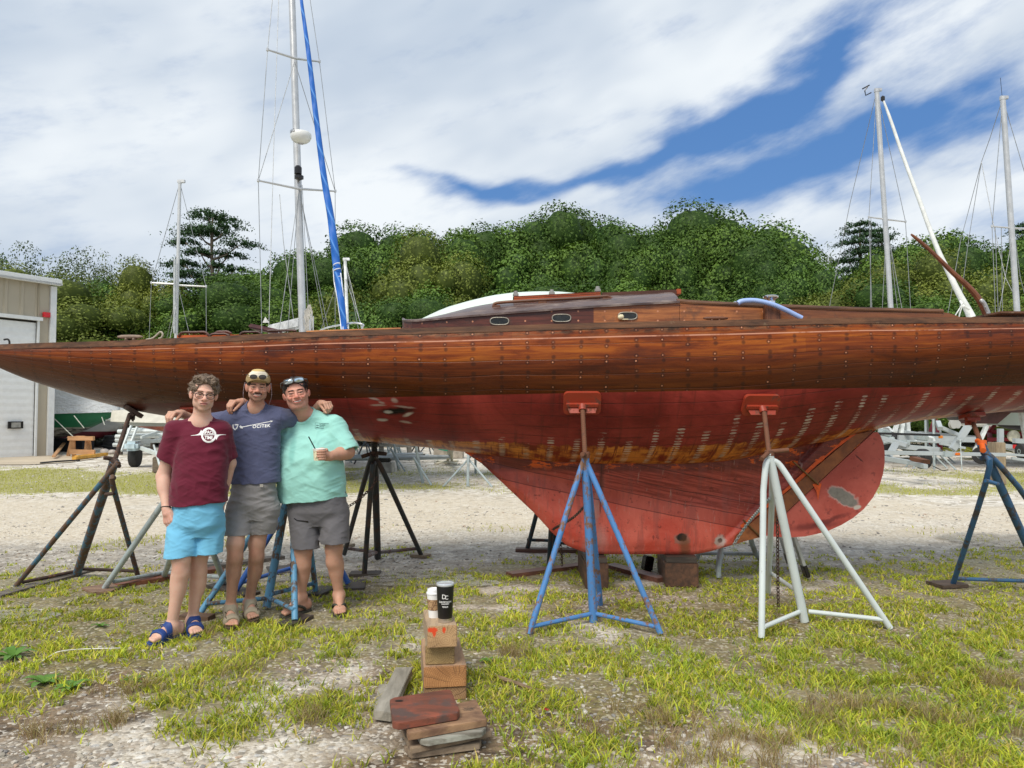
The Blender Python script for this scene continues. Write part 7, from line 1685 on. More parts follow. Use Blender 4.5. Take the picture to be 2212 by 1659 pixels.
cyl_text([('D', .034, .140, .95, -.0065, 1), ('C', .030, .136, .95, .0075, 1), ('DAVIDSON', .0135, .1125, 1.05, 0, 1), ('COLLEGE', .0085, .1025, 1.1, 0, 1.05), ('TENNIS', .0115, .087, .85, 0, 1)], tb, rf, bodyT, white_ink)
def slabp(name, label, top, bot_z_off, zs, mat, bev=.003, group=None, th=.03, hole=None):
 """top outline in picture units at height z per corner"""
 P = [gr(x, y, z) for (x, y), z in zip(top, zs)]; mb = MB(); n = len(P); V = [tuple(p) for p in P] + [tuple(p - (0, 0, th)) for p in P]
 mb.add(V, [tuple(range(n)), tuple(range(2 * n - 1, n - 1, -1))] + [(i, (i + 1) % n, (i + 1) % n + n, i + n) for i in range(n)])
 o = mb.build(name, mat, label=label, cat='board', group=group)
 bm = bmesh.new(); bm.from_mesh(o.data); bmesh.ops.bevel(bm, geom=[e for e in bm.edges if len(e.link_faces) == 2 and e.calc_face_angle(0) > .3], offset=bev, segments=2, affect='EDGES'); bm.to_mesh(o.data); bm.free(); return o
gw = wood('silvered_plank', (.40, .37, .31), (.20, .185, .15), .85, (8, 1.5, 8)); GRP = 'scrap boards piled in front of the timber stack'
slabp('board', 'weathered grey plank lying left of the timber stack, one end raised', [(919 - 65, 1441), (891, 1440), (845, 1540), (808, 1535)], 0, [.10, .10, .055, .055], gw, th=.045, group=GRP)
slabp('board', 'short pale grey plank underneath the raised grey plank', [(818, 1478), (848, 1476), (838, 1545), (806, 1540)], 0, [.03, .03, .03, .03], gw, th=.025, group=GRP)
pw = wood('weathered_ply', (.40, .30, .20), (.18, .12, .08), .85, (3, 8, 8));
slabp('board', 'lowest thin board of the scrap pile', [(872, 1608), (1020, 1585), (1040, 1598), (1036, 1606), (888, 1626)], 0, [.030] * 5, wood('pale_brown_scrap', (.44, .34, .24), (.22, .16, .11)), th=.028, group=GRP)
slabp('board', 'dark brown split board under the rounded one in the scrap pile', [(866, 1570), (1035, 1548), (1063, 1580), (888, 1617)], 0, [.060] * 4, pw, th=.026, group=GRP)
slabp('board', 'rounded grey green painted board in the scrap pile', [(900, 1583), (906, 1570), (1000, 1560), (1044, 1562), (1050, 1572), (1040, 1581), (925, 1600), (908, 1597)], 0, [.090] * 8, wood('grey_green_painted', (.42, .42, .36), (.16, .14, .11), .8, stain=(.20, .25, .20), scov=.3), th=.026, group=GRP)
slabp('board', 'tan plywood board near the top of the scrap pile', [(878, 1575), (985, 1520), (1028, 1510), (1052, 1555), (882, 1586)], 0, [.122] * 5, wood('tan_burnt_ply', (.46, .28, .15), (.17, .09, .055), .8, (3, 6, 6), stain=(.06, .04, .03), scov=.38), th=.030, group=GRP)
rd = wood('red_stained_handle_board', (.36, .10, .055), (.14, .055, .035), .6, (2.2, 9, 9), .4, stain=(.10, .06, .05), scov=.45)
o = slabp('board', 'red brown board with an oval hand hole, on top of the scrap pile', [(842, 1511), (852, 1506), (965, 1489), (974, 1490), (993, 1533), (988, 1541), (862, 1563), (848, 1559)], 0, [.155] * 8, rd, th=.030, group=GRP)
mb = MB(); c = gr(862, 1514, .1562); mb.add([c + A3([.020 * math.cos(q), .011 * math.sin(q), 0]) for q in np.linspace(0, 2 * PI, 17)[:-1]], [tuple(range(16))]); mb.build('hand_hole', pm('hole_black', (.01, .007, .005), .9, bump=0), o)
mb = MB(); mb.tube(spl([G(1066, 1458, .02), G(1085, 1466, .03), G(1110, 1474, .02), G(1150, 1488, .015), G(1176, 1494, .01)], 12), [.006, .012, .010, .013, .012, .010, .012, .010, .010, .009, .008, .004], 7); mb.build('stick', wood('broken_branch', (.34, .24, .15), (.14, .09, .055)), smooth='auto', label='broken brown branch on the ground right of the timber stack', cat='stick')
mb = MB(); mb.tube(spl([G(92, 1428, .02), G(110, 1416, .02), G(130, 1407, .035), G(180, 1402, .03), G(260, 1400, .02)], 14), .0032, 6); mb.build('cord', pm('white_cord', (.72, .70, .64), .7), smooth=True, label='white plastic cord lying in the grass at lower left', cat='cord')
mb = MB(); c = G(1178, 1535, .012); mb.add([c + A3(v) for v in [(-.02, 0, 0), (-.005, .012, .012), (.02, .004, .006), (.012, -.012, .004), (-.01, -.010, .010)]], [(0, 1, 2, 3, 4)]); mb.build('leaf', pm('red_leaf', (.28, .02, .02), .5), label='small dark red leaf on the ground right of the scrap boards', cat='leaf')
# ================================================================ SHED
def make_shed():
 c0 = gr(100, 985); Yc = c0[1]; p1 = gr(0, 990); d = nrm(p1 - c0); hgt = at(106, 609, Yc)[2]      # wall runs from the corner away to the left
 n = A3([d[1], -d[0], 0]); n = n if n[1] < 0 else -n
 e = empty('metal_shed', c0 + d * 8, 'tan metal shed with white trim and a big white roller door at the left edge', 'shed')
 L = 17.0; T = nrm
 t = NT('tan_ribbed_panel'); nn = t; P = t.co(); x, y, z = t.xyz(P)
 t.set(Base_Color=t.mix(t.noise(P, 1.2, 3, .5), (.40, .35, .27), (.48, .43, .33)), Roughness=.5); TAN = t.m
 wht = pm('white_trim', (.74, .76, .76), .45, var=.05, bump=.05); doorw = pm('white_door_panel', (.80, .82, .82), .45, var=.04, bump=.03)
 W = lambda s_, z_, o=0.0: c0 + d * s_ + n * o + A3([0, 0, z_])
 prof = []; s_ = .0
 while s_ < L:
  prof += [(s_, 0), (s_ + .34, 0), (s_ + .38, .05), (s_ + .46, .05), (s_ + .50, 0)]; s_ += .505
 ss = np.linspace(0, 9, 1801); pxs = CX + (c0[0] + d[0] * ss) / (c0[1] + d[1] * ss) * F0; sat = lambda px: float(ss[np.argmin(abs(pxs - px))]); dx0, dx1 = sat(76), 9.2; dh = at(74, 693, c0[1] + d[1] * dx0)[2]
 def wall(za, zb, sa, sb):
  q = [(sa, 0)] + [p for p in prof if sa < p[0] < sb] + [(sb, 0)]; V = [W(a, za, o) for a, o in q] + [W(a, zb, o) for a, o in q]; m = len(q)
  return V, [(i, i + 1, m + i + 1, m + i) for i in range(m - 1)]
 mb = MB(); mb.add(*wall(0, hgt - .1, .02, dx0)); mb.add(*wall(dh, hgt - .1, dx0, dx1)); mb.add(*wall(0, hgt - .1, dx1, L)); mb.build('front_wall', TAN, e, fix=False)
 back = -n; mb = MB(); D = 18
 for (a, b) in ((W(0, 0, -.02), W(0, 0, -D)), (W(0, 0, -D), W(L, 0, -D)), (W(L, 0, -D), W(L, 0, -.02))): mb.beam(a + (0, 0, (hgt - .1) / 2), b + (0, 0, (hgt - .1) / 2), .12, hgt - .1)
 mb.build('side_wall', TAN, e)
 mb = MB(); A, B, C, E_ = W(-.25, hgt - .05, .3), W(L + .2, hgt - .05, .3), W(L + .2, hgt + .1, -D - .2), W(-.25, hgt + .1, -D - .2); M1, M2 = W(-.25, hgt + 1.2, -D / 2), W(L + .2, hgt + 1.2, -D / 2)
 mb.add([A, B, M2, M1, C, E_] + [q - (0, 0, .06) for q in (A, B, M2, M1, C, E_)], [(0, 1, 2, 3), (3, 2, 4, 5), (7, 6, 9, 8), (8, 9, 11, 10), (0, 3, 9, 6), (3, 5, 11, 9), (1, 7, 8, 2), (2, 8, 10, 4), (0, 6, 7, 1)]); mb.build('roof', wht, e)
 mb = MB(); mb.beam(W(-.25, hgt - .02, .22), W(L, hgt - .02, .22), .16, .22, .02); mb.build('gutter', wht, e)
 mb = MB(); mb.beam(W(-.09, 0, -.02), W(-.09, hgt - .15, -.02), .20, .20, up=tuple(n)); mb.build('corner_trim', wht, e)
 mb = MB(); mb.beam(W(dx0 - .03, 0, .03), W(dx0 - .03, dh + .1, .03), .06, .08, up=tuple(n)); mb.beam(W(dx0 - .14, dh + .06, .055), W(dx1, dh + .06, .055), .12, .12); mb.build('door_frame', wht, e)
 mb = MB(); zz = np.arange(0.02, dh, .12); V = []
 for k, z_ in enumerate(zz): V += [W(dx0 + .0, z_, -.06 + (.007 if k % 2 else 0)), W(dx1, z_, -.06 + (.007 if k % 2 else 0))]
 mb.add(V, [(2 * i, 2 * i + 1, 2 * i + 3, 2 * i + 2) for i in range(len(zz) - 1)]); dr = mb.build('roller_door', doorw, e, fix=False)
 mb = MB(); pc = lambda px, py: at(px, py, Yc * .985); s0, s1 = sat(51), sat(19); a = at(35, 918, c0[1] + d[1] * (s0 + s1) / 2); mb.beam(W(s0, a[2], .0), W(s1, a[2], .0), .05, .24); mb.build('window_frame', black_pl, dr)
 mb = MB(); mb.beam(W(s0 + .09, a[2], .02), W(s1 - .09, a[2], .02), .04, .17); mb.build('pane', pm('grey_pane', (.30, .30, .28), .2), dr)
 mb = MB(); s0 = sat(93); a = at(93, 680.5, c0[1] + d[1] * s0); mb.beam(W(s0 - .11, a[2], .09), W(s0 + .11, a[2], .09), .12, .17, .01); mb.build('alarm_bell', pm('red_alarm', (.62, .02, .03), .4), e)
 mb = MB(); mb.tube(spl([W(sat(2), 3.9, .1), W(sat(6), 3.92, .2), W(sat(10), 3.85, .2), W(sat(12), 3.75, .15)], 8), .03, 8); mb.build('door_handle', black_pl, e)
 q = [gr(-260, 988), gr(-260, 1006), gr(60, 1005), gr(150, 1000), gr(205, 992), gr(150, 984), gr(100, 983)]
 mb = MB(); mb.add([p + (0, 0, .02) for p in q], [tuple(range(len(q)))]); mb.build('concrete_apron', pm('concrete', (.52, .44, .33), .85, var=.12, scale=.8, bump=.2), kind='structure')
make_shed()
# ================================================================ BACKGROUND BOATS
wrap = NT('white_shrink_wrap'); t = wrap; P = t.co(); w1 = t.noise(t.sc(P, (1.2, 1.2, 3)), 1.6, 6, .65, 1.8)
t.set(Base_Color=t.mix(w1, (.70, .74, .76), (.84, .86, .87)), Roughness=.38); t.bump(w1, .8, .12); WRAP = t.m
t = NT('pale_green_tarp'); P = t.co(); w1 = t.noise(P, .9, 4, .6, 1.0); t.set(Base_Color=t.mix(w1, (.56, .66, .60), (.68, .76, .70)), Roughness=.7); t.bump(w1, .35, .1); WRAP2 = t.m
def two_tone(name, top, bot, z0, slope=0.0, stain=None):
 t = NT(name); P = t.co(); x, y, z = t.xyz(P); n = t.noise(P, 2.5, 6, .7)
 a = t.mix(n, tuple(q * .8 for q in top), tuple(min(1, q * 1.2) for q in top)); b = t.mix(t.step(n, .4, .6), bot, tuple(q * 1.6 for q in bot)) if stain is None else t.mix(t.step(t.noise(t.sc(P, (2, 2, 8)), 1.5, 7, .7), .42, .56), bot, stain)
 t.set(Base_Color=t.mix(t.step(z, z0 + .01, z0 - .01), a, b), Roughness=.45); return t.m
def bg_hull(parent, bow, stern, beam, z1, z0, mat, cover=None, ch=.9, drop=.18, cmat=None, rake=.6, bowrise=.25, stern_w=.75, keel=None, name='hull', deck=None, full=.5):
 bow, stern = A3(bow), A3(stern); d = stern - bow; L = np.linalg.norm(d); d /= L; s = A3([-d[1], d[0], 0]); N = 26; M_ = 13; P = []; C = []
 for i in range(N):
  t_ = i / (N - 1); b = beam / 2 * ((1 - (1 - min(1, t_ / .55)) ** 2.2) if t_ < .55 else 1 - (1 - stern_w) * ((t_ - .55) / .45) ** 2); b = max(b, .01)
  zt = z1 + bowrise * (1 - t_) ** 2 + .08 * t_ ** 2; zb = z0 + (zt - z0) * .93 * max(0, 1 - t_ / .42) ** 2.2 + (z1 - z0) * .45 * max(0, (t_ - .7) / .3) ** 2
  for k in range(M_):
   a = PI * k / (M_ - 1); cx = math.copysign(abs(math.cos(a)) ** full, math.cos(a)) * b; z = zt - (zt - zb) * math.sin(a) ** 1.15
   off_ = rake * (z - z0) / (z1 - z0 + .01) * max(0, 1 - t_ / .3) * -1
   p = bow + d * (t_ * L + off_) + s * cx; P.append((p[0], p[1], z))
  if cover:
   rz = zt + ch * math.sin(PI * min(1, .12 + t_ * .9)) ** .55 * (1 if cover == 'ridge' else 1)
   for k in range(9):
    q = -1 + k / 4; zz = rz - (rz - zt + drop) * abs(q) ** (1.25 if cover == 'ridge' else 2.2); bb = b + .09
    p = bow + d * (t_ * L - rake * max(0, 1 - t_ / .3) * 1.03) + s * (bb * math.copysign(abs(q) ** .85, q)); C.append((p[0], p[1], zz))
 f = [(i * M_ + k, i * M_ + k + 1, (i + 1) * M_ + k + 1, (i + 1) * M_ + k) for i in range(N - 1) for k in range(M_ - 1)] + [tuple(range((N - 1) * M_, N * M_))]
 mb = MB(); mb.add(P, f); h = mb.build(name, mat, parent, smooth='auto')
 if cover:
  f = [(i * 9 + k, i * 9 + k + 1, (i + 1) * 9 + k + 1, (i + 1) * 9 + k) for i in range(N - 1) for k in range(8)] + [tuple(range((N - 1) * 9, N * 9)), tuple(range(9))]
  mb = MB(); mb.add(C, f); mb.build('winter_cover', cmat or WRAP, parent, smooth=True)
 else:
  f = [(i * 5 + k, i * 5 + k + 1, (i + 1) * 5 + k + 1, (i + 1) * 5 + k) for i in range(N - 1) for k in range(4)]; D = []
  for i in range(N):
   a = A3(P[i * M_]); b_ = A3(P[i * M_ + M_ - 1])
   for k in range(5): q = k / 4; D.append(a * (1 - q) + b_ * q + (0, 0, .10 * math.sin(PI * q)))
  mb = MB(); mb.add(D, f); mb.build('deck', deck or pm('grey_white_deck', (.6, .6, .58), .5), parent, smooth=True)
 if keel:
  (k0, k1, kz, kt) = keel; a, b = bow + d * L * k0, bow + d * L * k1; mb = MB(); a2 = a + d * L * .06
  V = []
  for sg in (-1, 1):
   for (p, z, t_) in ((a, z0 + .15, kt), (b, z0 + .15, kt), (b, kz, kt * .7), (a2, kz, kt * .7)): V.append((p[0] + s[0] * sg * t_, p[1] + s[1] * sg * t_, z))
  mb.add(V, [(0, 1, 2, 3), (7, 6, 5, 4), (0, 4, 5, 1), (1, 5, 6, 2), (2, 6, 7, 3), (3, 7, 4, 0)]); mb.build('keel', mat, parent)
  for q, sg in ((.3, 1), (.3, -1), (.68, 1), (.68, -1)):
   p = bow + d * L * q + s * sg * beam * .42; mb = MB(); foot_ = p + s * sg * .35; mb.tube([(foot_[0], foot_[1], 0), (p[0], p[1], z0 + (z1 - z0) * .35)], .03, 8)
   for g_ in (-1, 1): f2 = foot_ + d * g_ * .5 + s * sg * .1; mb.tube([(f2[0], f2[1], 0), tuple(A3([foot_[0], foot_[1], 0]) * .45 + A3([p[0], p[1], 0]) * .55 + A3([0, 0, .55]))], .022, 8)
   mb.build('prop_stand', GALVD, parent, smooth='auto')
 return h
Yg = 27.5; bw = at(236, 899, Yg)
e = empty('wrapped_boat', (bw[0] - 3, Yg + 1, 0), 'green hulled boat under crumpled white shrink wrap beside the shed', 'boat')
bg_hull(e, (bw[0] - .1, Yg, 0), (bw[0] - 9, Yg + 2.2, 0), 3.0, 1.36, .42, two_tone('green_and_bare_hull', (.012, .15, .065), (.030, .030, .026), .95, stain=(.42, .41, .36)), 'ridge', 2.2, .06, bowrise=.22, rake=.5)
mb = MB(); mb.box((bw[0] - 4.5, Yg + 1.3, .25), (6, .8, .5)); mb.build('cradle', pm('dark_cradle', (.02, .022, .03), .8), e)
for (a, b) in (((220, 901), (226, 918)), ((118, 905), (160, 945)), ((160, 898), (182, 925))):
 mb = MB(); mb.tube([at(*a, Yg - 1.3), at(*b, Yg - 1.4)], .018, 5); mb.build('rope', pm('pale_rope', (.5, .52, .45), .8), e)
e = empty('wrapped_boat', (-15.5, 33, 0), 'white hulled boat with a maroon bottom under white wrap, second from the shed', 'boat')
bg_hull(e, (at(279, 895, 31)[0], 31, 0), (at(279, 895, 31)[0] - 8, 35, 0), 2.8, 1.25, .25, two_tone('white_maroon_hull', (.66, .70, .72), (.14, .015, .03), .70), 'ridge', 1.6, .25, bowrise=.2)
e = empty('wrapped_boat', (-12.5, 36, 0), 'grey white wrapped boat farthest back in the row by the shed', 'boat')
bg_hull(e, (at(318, 895, 35)[0], 35, 0), (at(318, 895, 35)[0] - 7, 40, 0), 2.8, 1.35, .35, two_tone('grey_white_hull', (.55, .60, .62), (.30, .33, .34), .8), 'ridge', 1.2, .2)
Yt = 20.5; bx = at(303, 893, Yt)[0]
sb = empty('sailboat', (bx, Yt + 2.5, 0), 'small sailboat with a tan cover and rust red bottom, behind the man in maroon', 'sailboat')
bg_hull(sb, (bx + .05, Yt, 0), (bx + 5.4, Yt + 1.0, 0), 1.9, 1.20, .78, two_tone('rust_red_hull', (.34, .36, .36), (.26, .075, .05), 1.13), 'ridge', .42, .06, cmat=pm('tan_canvas_cover', (.56, .54, .47), .85, var=.1, bump=.4, bs=5), rake=.75, bowrise=.12)
def mastthing(parent, base, top, r0, r1, spreaders=(), shrouds=(), name='mast', mat=None, wr=.006):
 mat = mat or pm('mast_aluminium', (.62, .63, .63), .38, .35, var=.06, bump=.03)
 mb = MB(); b, t_ = A3(base), A3(top); n = 14; mb.tube([b + (t_ - b) * i / n for i in range(n + 1)], [r0 + (r1 - r0) * i / n for i in range(n + 1)], 14)
 d = nrm(t_ - b); mb.box(t_ + d * .03 + (.04, 0, 0), (.22, .07, .09), ch=.01); mb.tube([b + (t_ - b) * .995, t_ + d * .04], r1 * 1.15, 12)
 m = mb.build(name, mat, parent, smooth='auto')
 for (a, c) in spreaders:
  q = MB(); q.tube([A3(a), A3(c)], [.028, .02], 8); q.lathe(A3(c), [(0, -.05), (.03, -.02), (.03, .03), (0, .05)], 8); q.build('spreader', mat, m, smooth='auto')
 wm_ = pm('stay_wire', (.35, .36, .36), .4, .6, bump=0)
 for s_ in shrouds:
  q = MB(); q.tube([A3(p) for p in s_], wr, 5, cap=False); q.build('stay', wm_, m, smooth=True)
 return m
Ym = 20.9; T_ = at(388.5, 394, Ym); B0 = at(379, 742, Ym); B0 = A3([B0[0], Ym, 1.3]); B0[0] = at(378.5, 760, Ym)[0]
sp1, sp2 = at(327, 611, Ym), at(445, 619, Ym + .2)
mastthing(sb, B0, T_, .052, .045, [(at(384, 614, Ym), sp1), (at(384, 616, Ym), sp2)],
   [[T_, sp1, at(321, 760, Ym)], [T_, sp2, at(446, 760, Ym)], [at(385, 620, Ym), at(354, 760, Ym + 1)], [at(385, 620, Ym), at(418, 760, Ym)], [at(384, 640, Ym), at(362, 760, Ym - 1)], [T_ - (0, 0, .2), at(340, 600, Ym + 2), at(336, 560, Ym + 2.0)]][:5], wr=.008)
mb = MB(); mb.tube([at(376.5, 720, Ym - .15), at(377.5, 560, Ym - .15)], .035, 10); mb.build('boom_folded_up', pm('boom_grey', (.5, .52, .52), .4, .4), sb)
def trailer_wheel(parent, c, r=.30, w=.18, ax=(1, 0, 0)):
 c = A3(c); ax = nrm(ax); u = A3([0, 0, 1.0]); v = np.cross(ax, u); R = np.array([u, v, ax]).T
 mb = MB(); mb.lathe(c - ax * w / 2, [(r * .6, 0), (r * .95, .01), (r, w * .2), (r, w * .8), (r * .95, w - .01), (r * .6, w)], 22, R); wh = mb.build('wheel', pm('trailer_tyre', (.025, .025, .026), .8, bump=.4, bs=60), parent, smooth='auto')
 mb = MB(); mb.lathe(c - ax * w * .45, [(0, 0), (r * .3, -.01), (r * .58, .02), (r * .6, w * .8), (0, w * .8)], 18, R); mb.build('rim', GALVD, wh, smooth='auto'); return wh
tr = empty('boat_trailer', (bx + .8, Yt + 1.5, 0), 'galvanised trailer with a pale blue mudguard, behind the man in maroon', 'trailer')
for (a, b, w) in (((300, 966, 20.5), (352, 985, 18.2), .10), ((300, 955, 21), (352, 951, 23), .10), ((305, 945, 22), (350, 930, 24), .08), ((332, 962, 20), (345, 1006, 17), .05)):
 mb = MB(); mb.beam(at(*a), at(*b), w * .8, w, .008); mb.build('frame_rail', GALV, tr)
trailer_wheel(tr, (at(292, 980, 20.6)[0], 20.6, .31), .31, .22, (1, .15, 0))
mb = MB(); c = at(289, 963, 20.3); mb.box(c, (.34, .65, .26), rotm(0, 0, .2), .07); mb.build('mudguard', pm('pale_blue_guard', (.50, .62, .68), .4), tr, smooth='auto')
mb = MB(); mb.box(gr(341, 1004, .20), (.20, .25, .40), rotm(0, 0, .2), .02); mb.build('timber_block', wood('grey_brown_block', (.22, .17, .13), (.10, .08, .06)), label='grey brown timber block under the trailer tongue behind the man in maroon', cat='timber block')
rk = empty('mast_rack', (at(320, 950, 26)[0], 26, 0), 'rack of stored white aluminium spars behind the trailer with the blue mudguard', 'rack')
for i, (x0, x1, yy) in enumerate([(255, 352, 932), (268, 350, 929), (250, 345, 943), (280, 360, 941), (250, 350, 951), (270, 352, 953), (245, 330, 961)]):
 mb = MB(); mb.tube([at(x0, yy, 26 + i * .15), at(x1, yy - 1, 26 + i * .15)], .075, 8); mb.build('spar', GALV, rk, smooth='auto')
for x_ in (262, 330):
 mb = MB(); p = at(x_, 925, 26.4); mb.beam((p[0], 26.4, 0), (p[0], 26.4, p[2]), .1, .1); mb.build('upright', darkw, rk)
ld2 = empty('ladder', gr(266, 974), 'white aluminium ladder leaning among the wrapped boats left of the man in maroon', 'ladder'); a1 = gr(262, 974); b1 = at(296, 897, 22.6); a1 = at(262, 974, 25); b1 = at(293, 896, 26.0); of = A3([.17, .10, 0])
for o_ in (0, 1): mb = MB(); mb.beam(a1 + of * o_, b1 + of * o_, .05, .09); mb.build('rail', GALV, ld2)
for k in range(9): f_ = .06 + .105 * k; mb = MB(); q = a1 + (b1 - a1) * f_; mb.tube([q, q + of], .02, 6); mb.build('rung', GALV, ld2)
tm = pm('black_tyre', (.022, .022, .024), .75, bump=.4, bs=40); tp = gr(232, 975); ztop = at(232, 941, tp[1])[2]; hh = ztop / 5
for i, wd_ in enumerate(['bottom', 'second from bottom', 'middle', 'second from top', 'topmost']):
 R_ = .32 if i < 4 else .29; mb = MB(); mb.lathe((tp[0] + (.01, -.02, .02, 0, .03)[i], tp[1] + R_, i * hh), [(R_ * .55, .01), (R_ * .92, .0), (R_, hh * .25), (R_, hh * .75), (R_ * .92, hh * .99), (R_ * .55, hh * .98)], 26)
 mb.build('tyre', tm, smooth='auto', label=f'{wd_} black tyre of the stack beside the sawhorse', cat='tyre', group='tyres stacked by the sawhorse')
pine = wood('pale_pine', (.62, .36, .18), (.42, .22, .10), .7); sh_ = empty('sawhorse', gr(176, 988), 'pale pine sawhorse standing on the concrete by the shed corner', 'sawhorse')
Ys = 24.6; rng_ = [((148, 947), (203, 947), .12, .14), ((152, 976), (205, 977), .08, .16)]
for (a, b, w, h_) in rng_: mb = MB(); mb.beam(at(*a, Ys), at(*b, Ys), w, h_, .005); mb.build('rail', pine, sh_)
for (a, b, dy) in (((158, 950), (160, 988), -.3), ((192, 950), (196, 986), -.3), ((156, 950), (147, 986), .4), ((188, 950), (184, 983), .4)): mb = MB(); mb.beam(at(*a, Ys), A3([gr(b[0], b[1])[0], gr(b[0], b[1])[1], 0]) * A3([1, 1, 0]) + A3([0, 0, 0]), .13, .05, .004, up=(0, 1, 0)); mb.build('leg', pine, sh_)
mb = MB(); mb.box(at(174, 945, Ys) + (0, 0, .02), (.26, .1, .07), rotm(0, 0, .1)); mb.build('offcut', pine, label='small pine offcut on top of the sawhorse', cat='offcut')
yl = pm('yellow_straightedge', (.62, .33, .05), .6)
for (a, b, lb) in (((160, 990), (215, 983), 'yellow plank on the ground in front of the sawhorse, the nearer one'), ((165, 987), (230, 981), 'yellow plank on the ground beside the sawhorse, the farther one')):
 mb = MB(); mb.beam(gr(*a, .08), gr(*b, .08), .14, .10, .01); mb.build('plank', yl, label=lb, cat='plank')
mb = MB(); mb.beam(gr(116, 986, .1), gr(150, 962, .1) * A3([1, 1, 0]) + A3([0, 0, .5]), .1, .05); mb.build('pine_prop', pine, label='leaning pine prop at the left of the sawhorse', cat='prop')
mb = MB(); mb.tube([gr(88, 1000, .04), gr(120, 997, .04), gr(172, 994, .04)], .03, 6); mb.build('pipe', black_pl, label='thin dark pipe lying at the edge of the concrete apron', cat='pipe')
for (x_, y_, r_, lb) in ((226, 980, .15, 'left pale boulder in front of the tyre stack'), (242, 981, .14, 'right pale boulder in front of the tyre stack')):
 g = gr(x_, y_); bm = bmesh.new(); bmesh.ops.create_icosphere(bm, subdivisions=3, radius=r_)
 for v in bm.verts: v.co *= .8 + .4 * float(fbm(v.co.x * 4 + x_, v.co.y * 4, v.co.z * 4, 5, 3)); v.co.z *= .75
 me = bpy.data.meshes.new('boulder'); bm.to_mesh(me); bm.free(); me.transform(Matrix.Translation((g[0], g[1], r_ * .5))); me.polygons.foreach_set('use_smooth', [True] * len(me.polygons)); link('boulder', me, pm('pale_granite', (.50, .44, .40), .85, bump=.4), label=lb, cat='boulder')
# ---- big sailboat behind with the tall mast, blue rolled sail
bs = empty('sailboat', (at(655, 800, 16)[0], 16, 0), 'white sailboat with a tall mast, radar dome and blue rolled headsail behind the yacht', 'sailboat')
Yb = 16.0; mx = at(657, 715, Yb)[0]
bwx = at(776, 700, 12.6)[0]
bg_hull(bs, (bwx, 12.6, 0), (mx - .9, 22.0, 0), 3.0, 2.72, 1.35, two_tone('white_blue_hull', (.62, .64, .64), (.05, .07, .2), 1.8), None, keel=(.42, .62, .15, .12), rake=.5, bowrise=0)
T_ = at(620, -330, Yb + .5); B0 = A3([mx, Yb, 2.6]); alu2 = pm('silver_mast', (.55, .56, .57), .35, .4, var=.08, bump=.03)
f_at = lambda x, y, dy=0: at(x, y, Yb + dy)
ul, ur, ll, lr = f_at(578, 107.5, -.6), f_at(690, 133, .8), f_at(558, 390, -.6), f_at(724, 413, .9)
um, lm = f_at(637, 126), f_at(646, 408)
m_ = mastthing(bs, B0, T_, .085, .070, [(um, ul), (um, ur), (lm, ll), (lm, lr)],
 [[T_, ul, ll, f_at(566, 735, -.6)], [T_, ur, lr, f_at(724, 735, .9)], [f_at(636, 135), ll], [f_at(638, 138), lr], [f_at(604, -60, 2.5), f_at(591, 330, 1.5), f_at(580, 735, 0)], [f_at(600, 735, -.5), lm], [lm, f_at(620, 735, -.3)],
 [lm, f_at(706, 735, .4)], [lm, f_at(714, 735, .5)], [f_at(650, 400, .1), f_at(661, 705, .1)], [f_at(653, 400, -.1), f_at(667, 690, -.1)], [f_at(604, 420, .8), f_at(612, 520, .5), f_at(640, 735, .2)]], mat=alu2, wr=.0075)
mb = MB(); c = f_at(650, 292, -.35); mb.lathe(c - (0, 0, .15), [(.0, -.02), (.14, .0), (.19, .04), (.22, .10), (.22, .17), (.20, .20), (.0, .21)], 28); rdm = mb.build('radar_dome', pm('off_white_dome', (.74, .75, .73), .35, var=.03, bump=0), m_, smooth='auto')
mb = MB(); mb.beam(f_at(646, 302), c - (0, 0, .18), .10, .05); mb.build('bracket', alu2, m_)
tv, tf = text_mesh('B&G', .10, .002); mb = MB(); yw = -.6
V = [(c[0] + .224 * math.sin(x / .224 - .75), c[1] - .224 * math.cos(x / .224 - .75), c[2] + y + .03) for x, y, z in tv]; mb.add(V, tf); mb.build('lettering', pm('grey_lettering', (.12, .12, .13), .5, bump=0), rdm, fix=False)
mb = MB(); mb.lathe(f_at(644, 368), [(.06, -.1), (.08, -.08), (.08, .06), (.05, .1)], 12); mb.lathe(f_at(646, 383), [(.0, -.08), (.10, -.03), (.10, .03), (0, .08)], 10); mb.build('steaming_light', black_pl, m_, smooth='auto')
for k_, (x_, a, b) in enumerate([(668, 652, 725), (664, 660, 735)]):
 mb = MB(); rs = random.Random(k_)
 for i in range(7):
  q = [f_at(x_ + rs.uniform(-4, 4) + 4 * math.sin(t_ * 2 * PI), a + (b - a) * (.1 + .38 * (1 - math.cos(t_ * 2 * PI))) + rs.uniform(-2, 2), -.2) for t_ in np.linspace(0, 1, 12)]; mb.tube(q, .008, 5, cap=False)
 mb.build('halyard_coil', pm('grey_halyard', (.42, .40, .36), .8), m_, smooth=True)
mb = MB(); mb.beam(f_at(584, 713, 1.0), f_at(652, 697, .1), .16, .22, .03); mb.build('boom', pm('white_boom', (.66, .68, .70), .35, .2), bs, smooth='auto')
mb = MB(); q = [f_at(*p, -.3) for p in [(545, 706), (552, 704), (580, 708), (604, 718)]]; mb.beam(q[0], q[3], .5, .10, .03); mb.build('hatch_cover', pm('maroon_hatch', (.09, .03, .035), .5), bs)
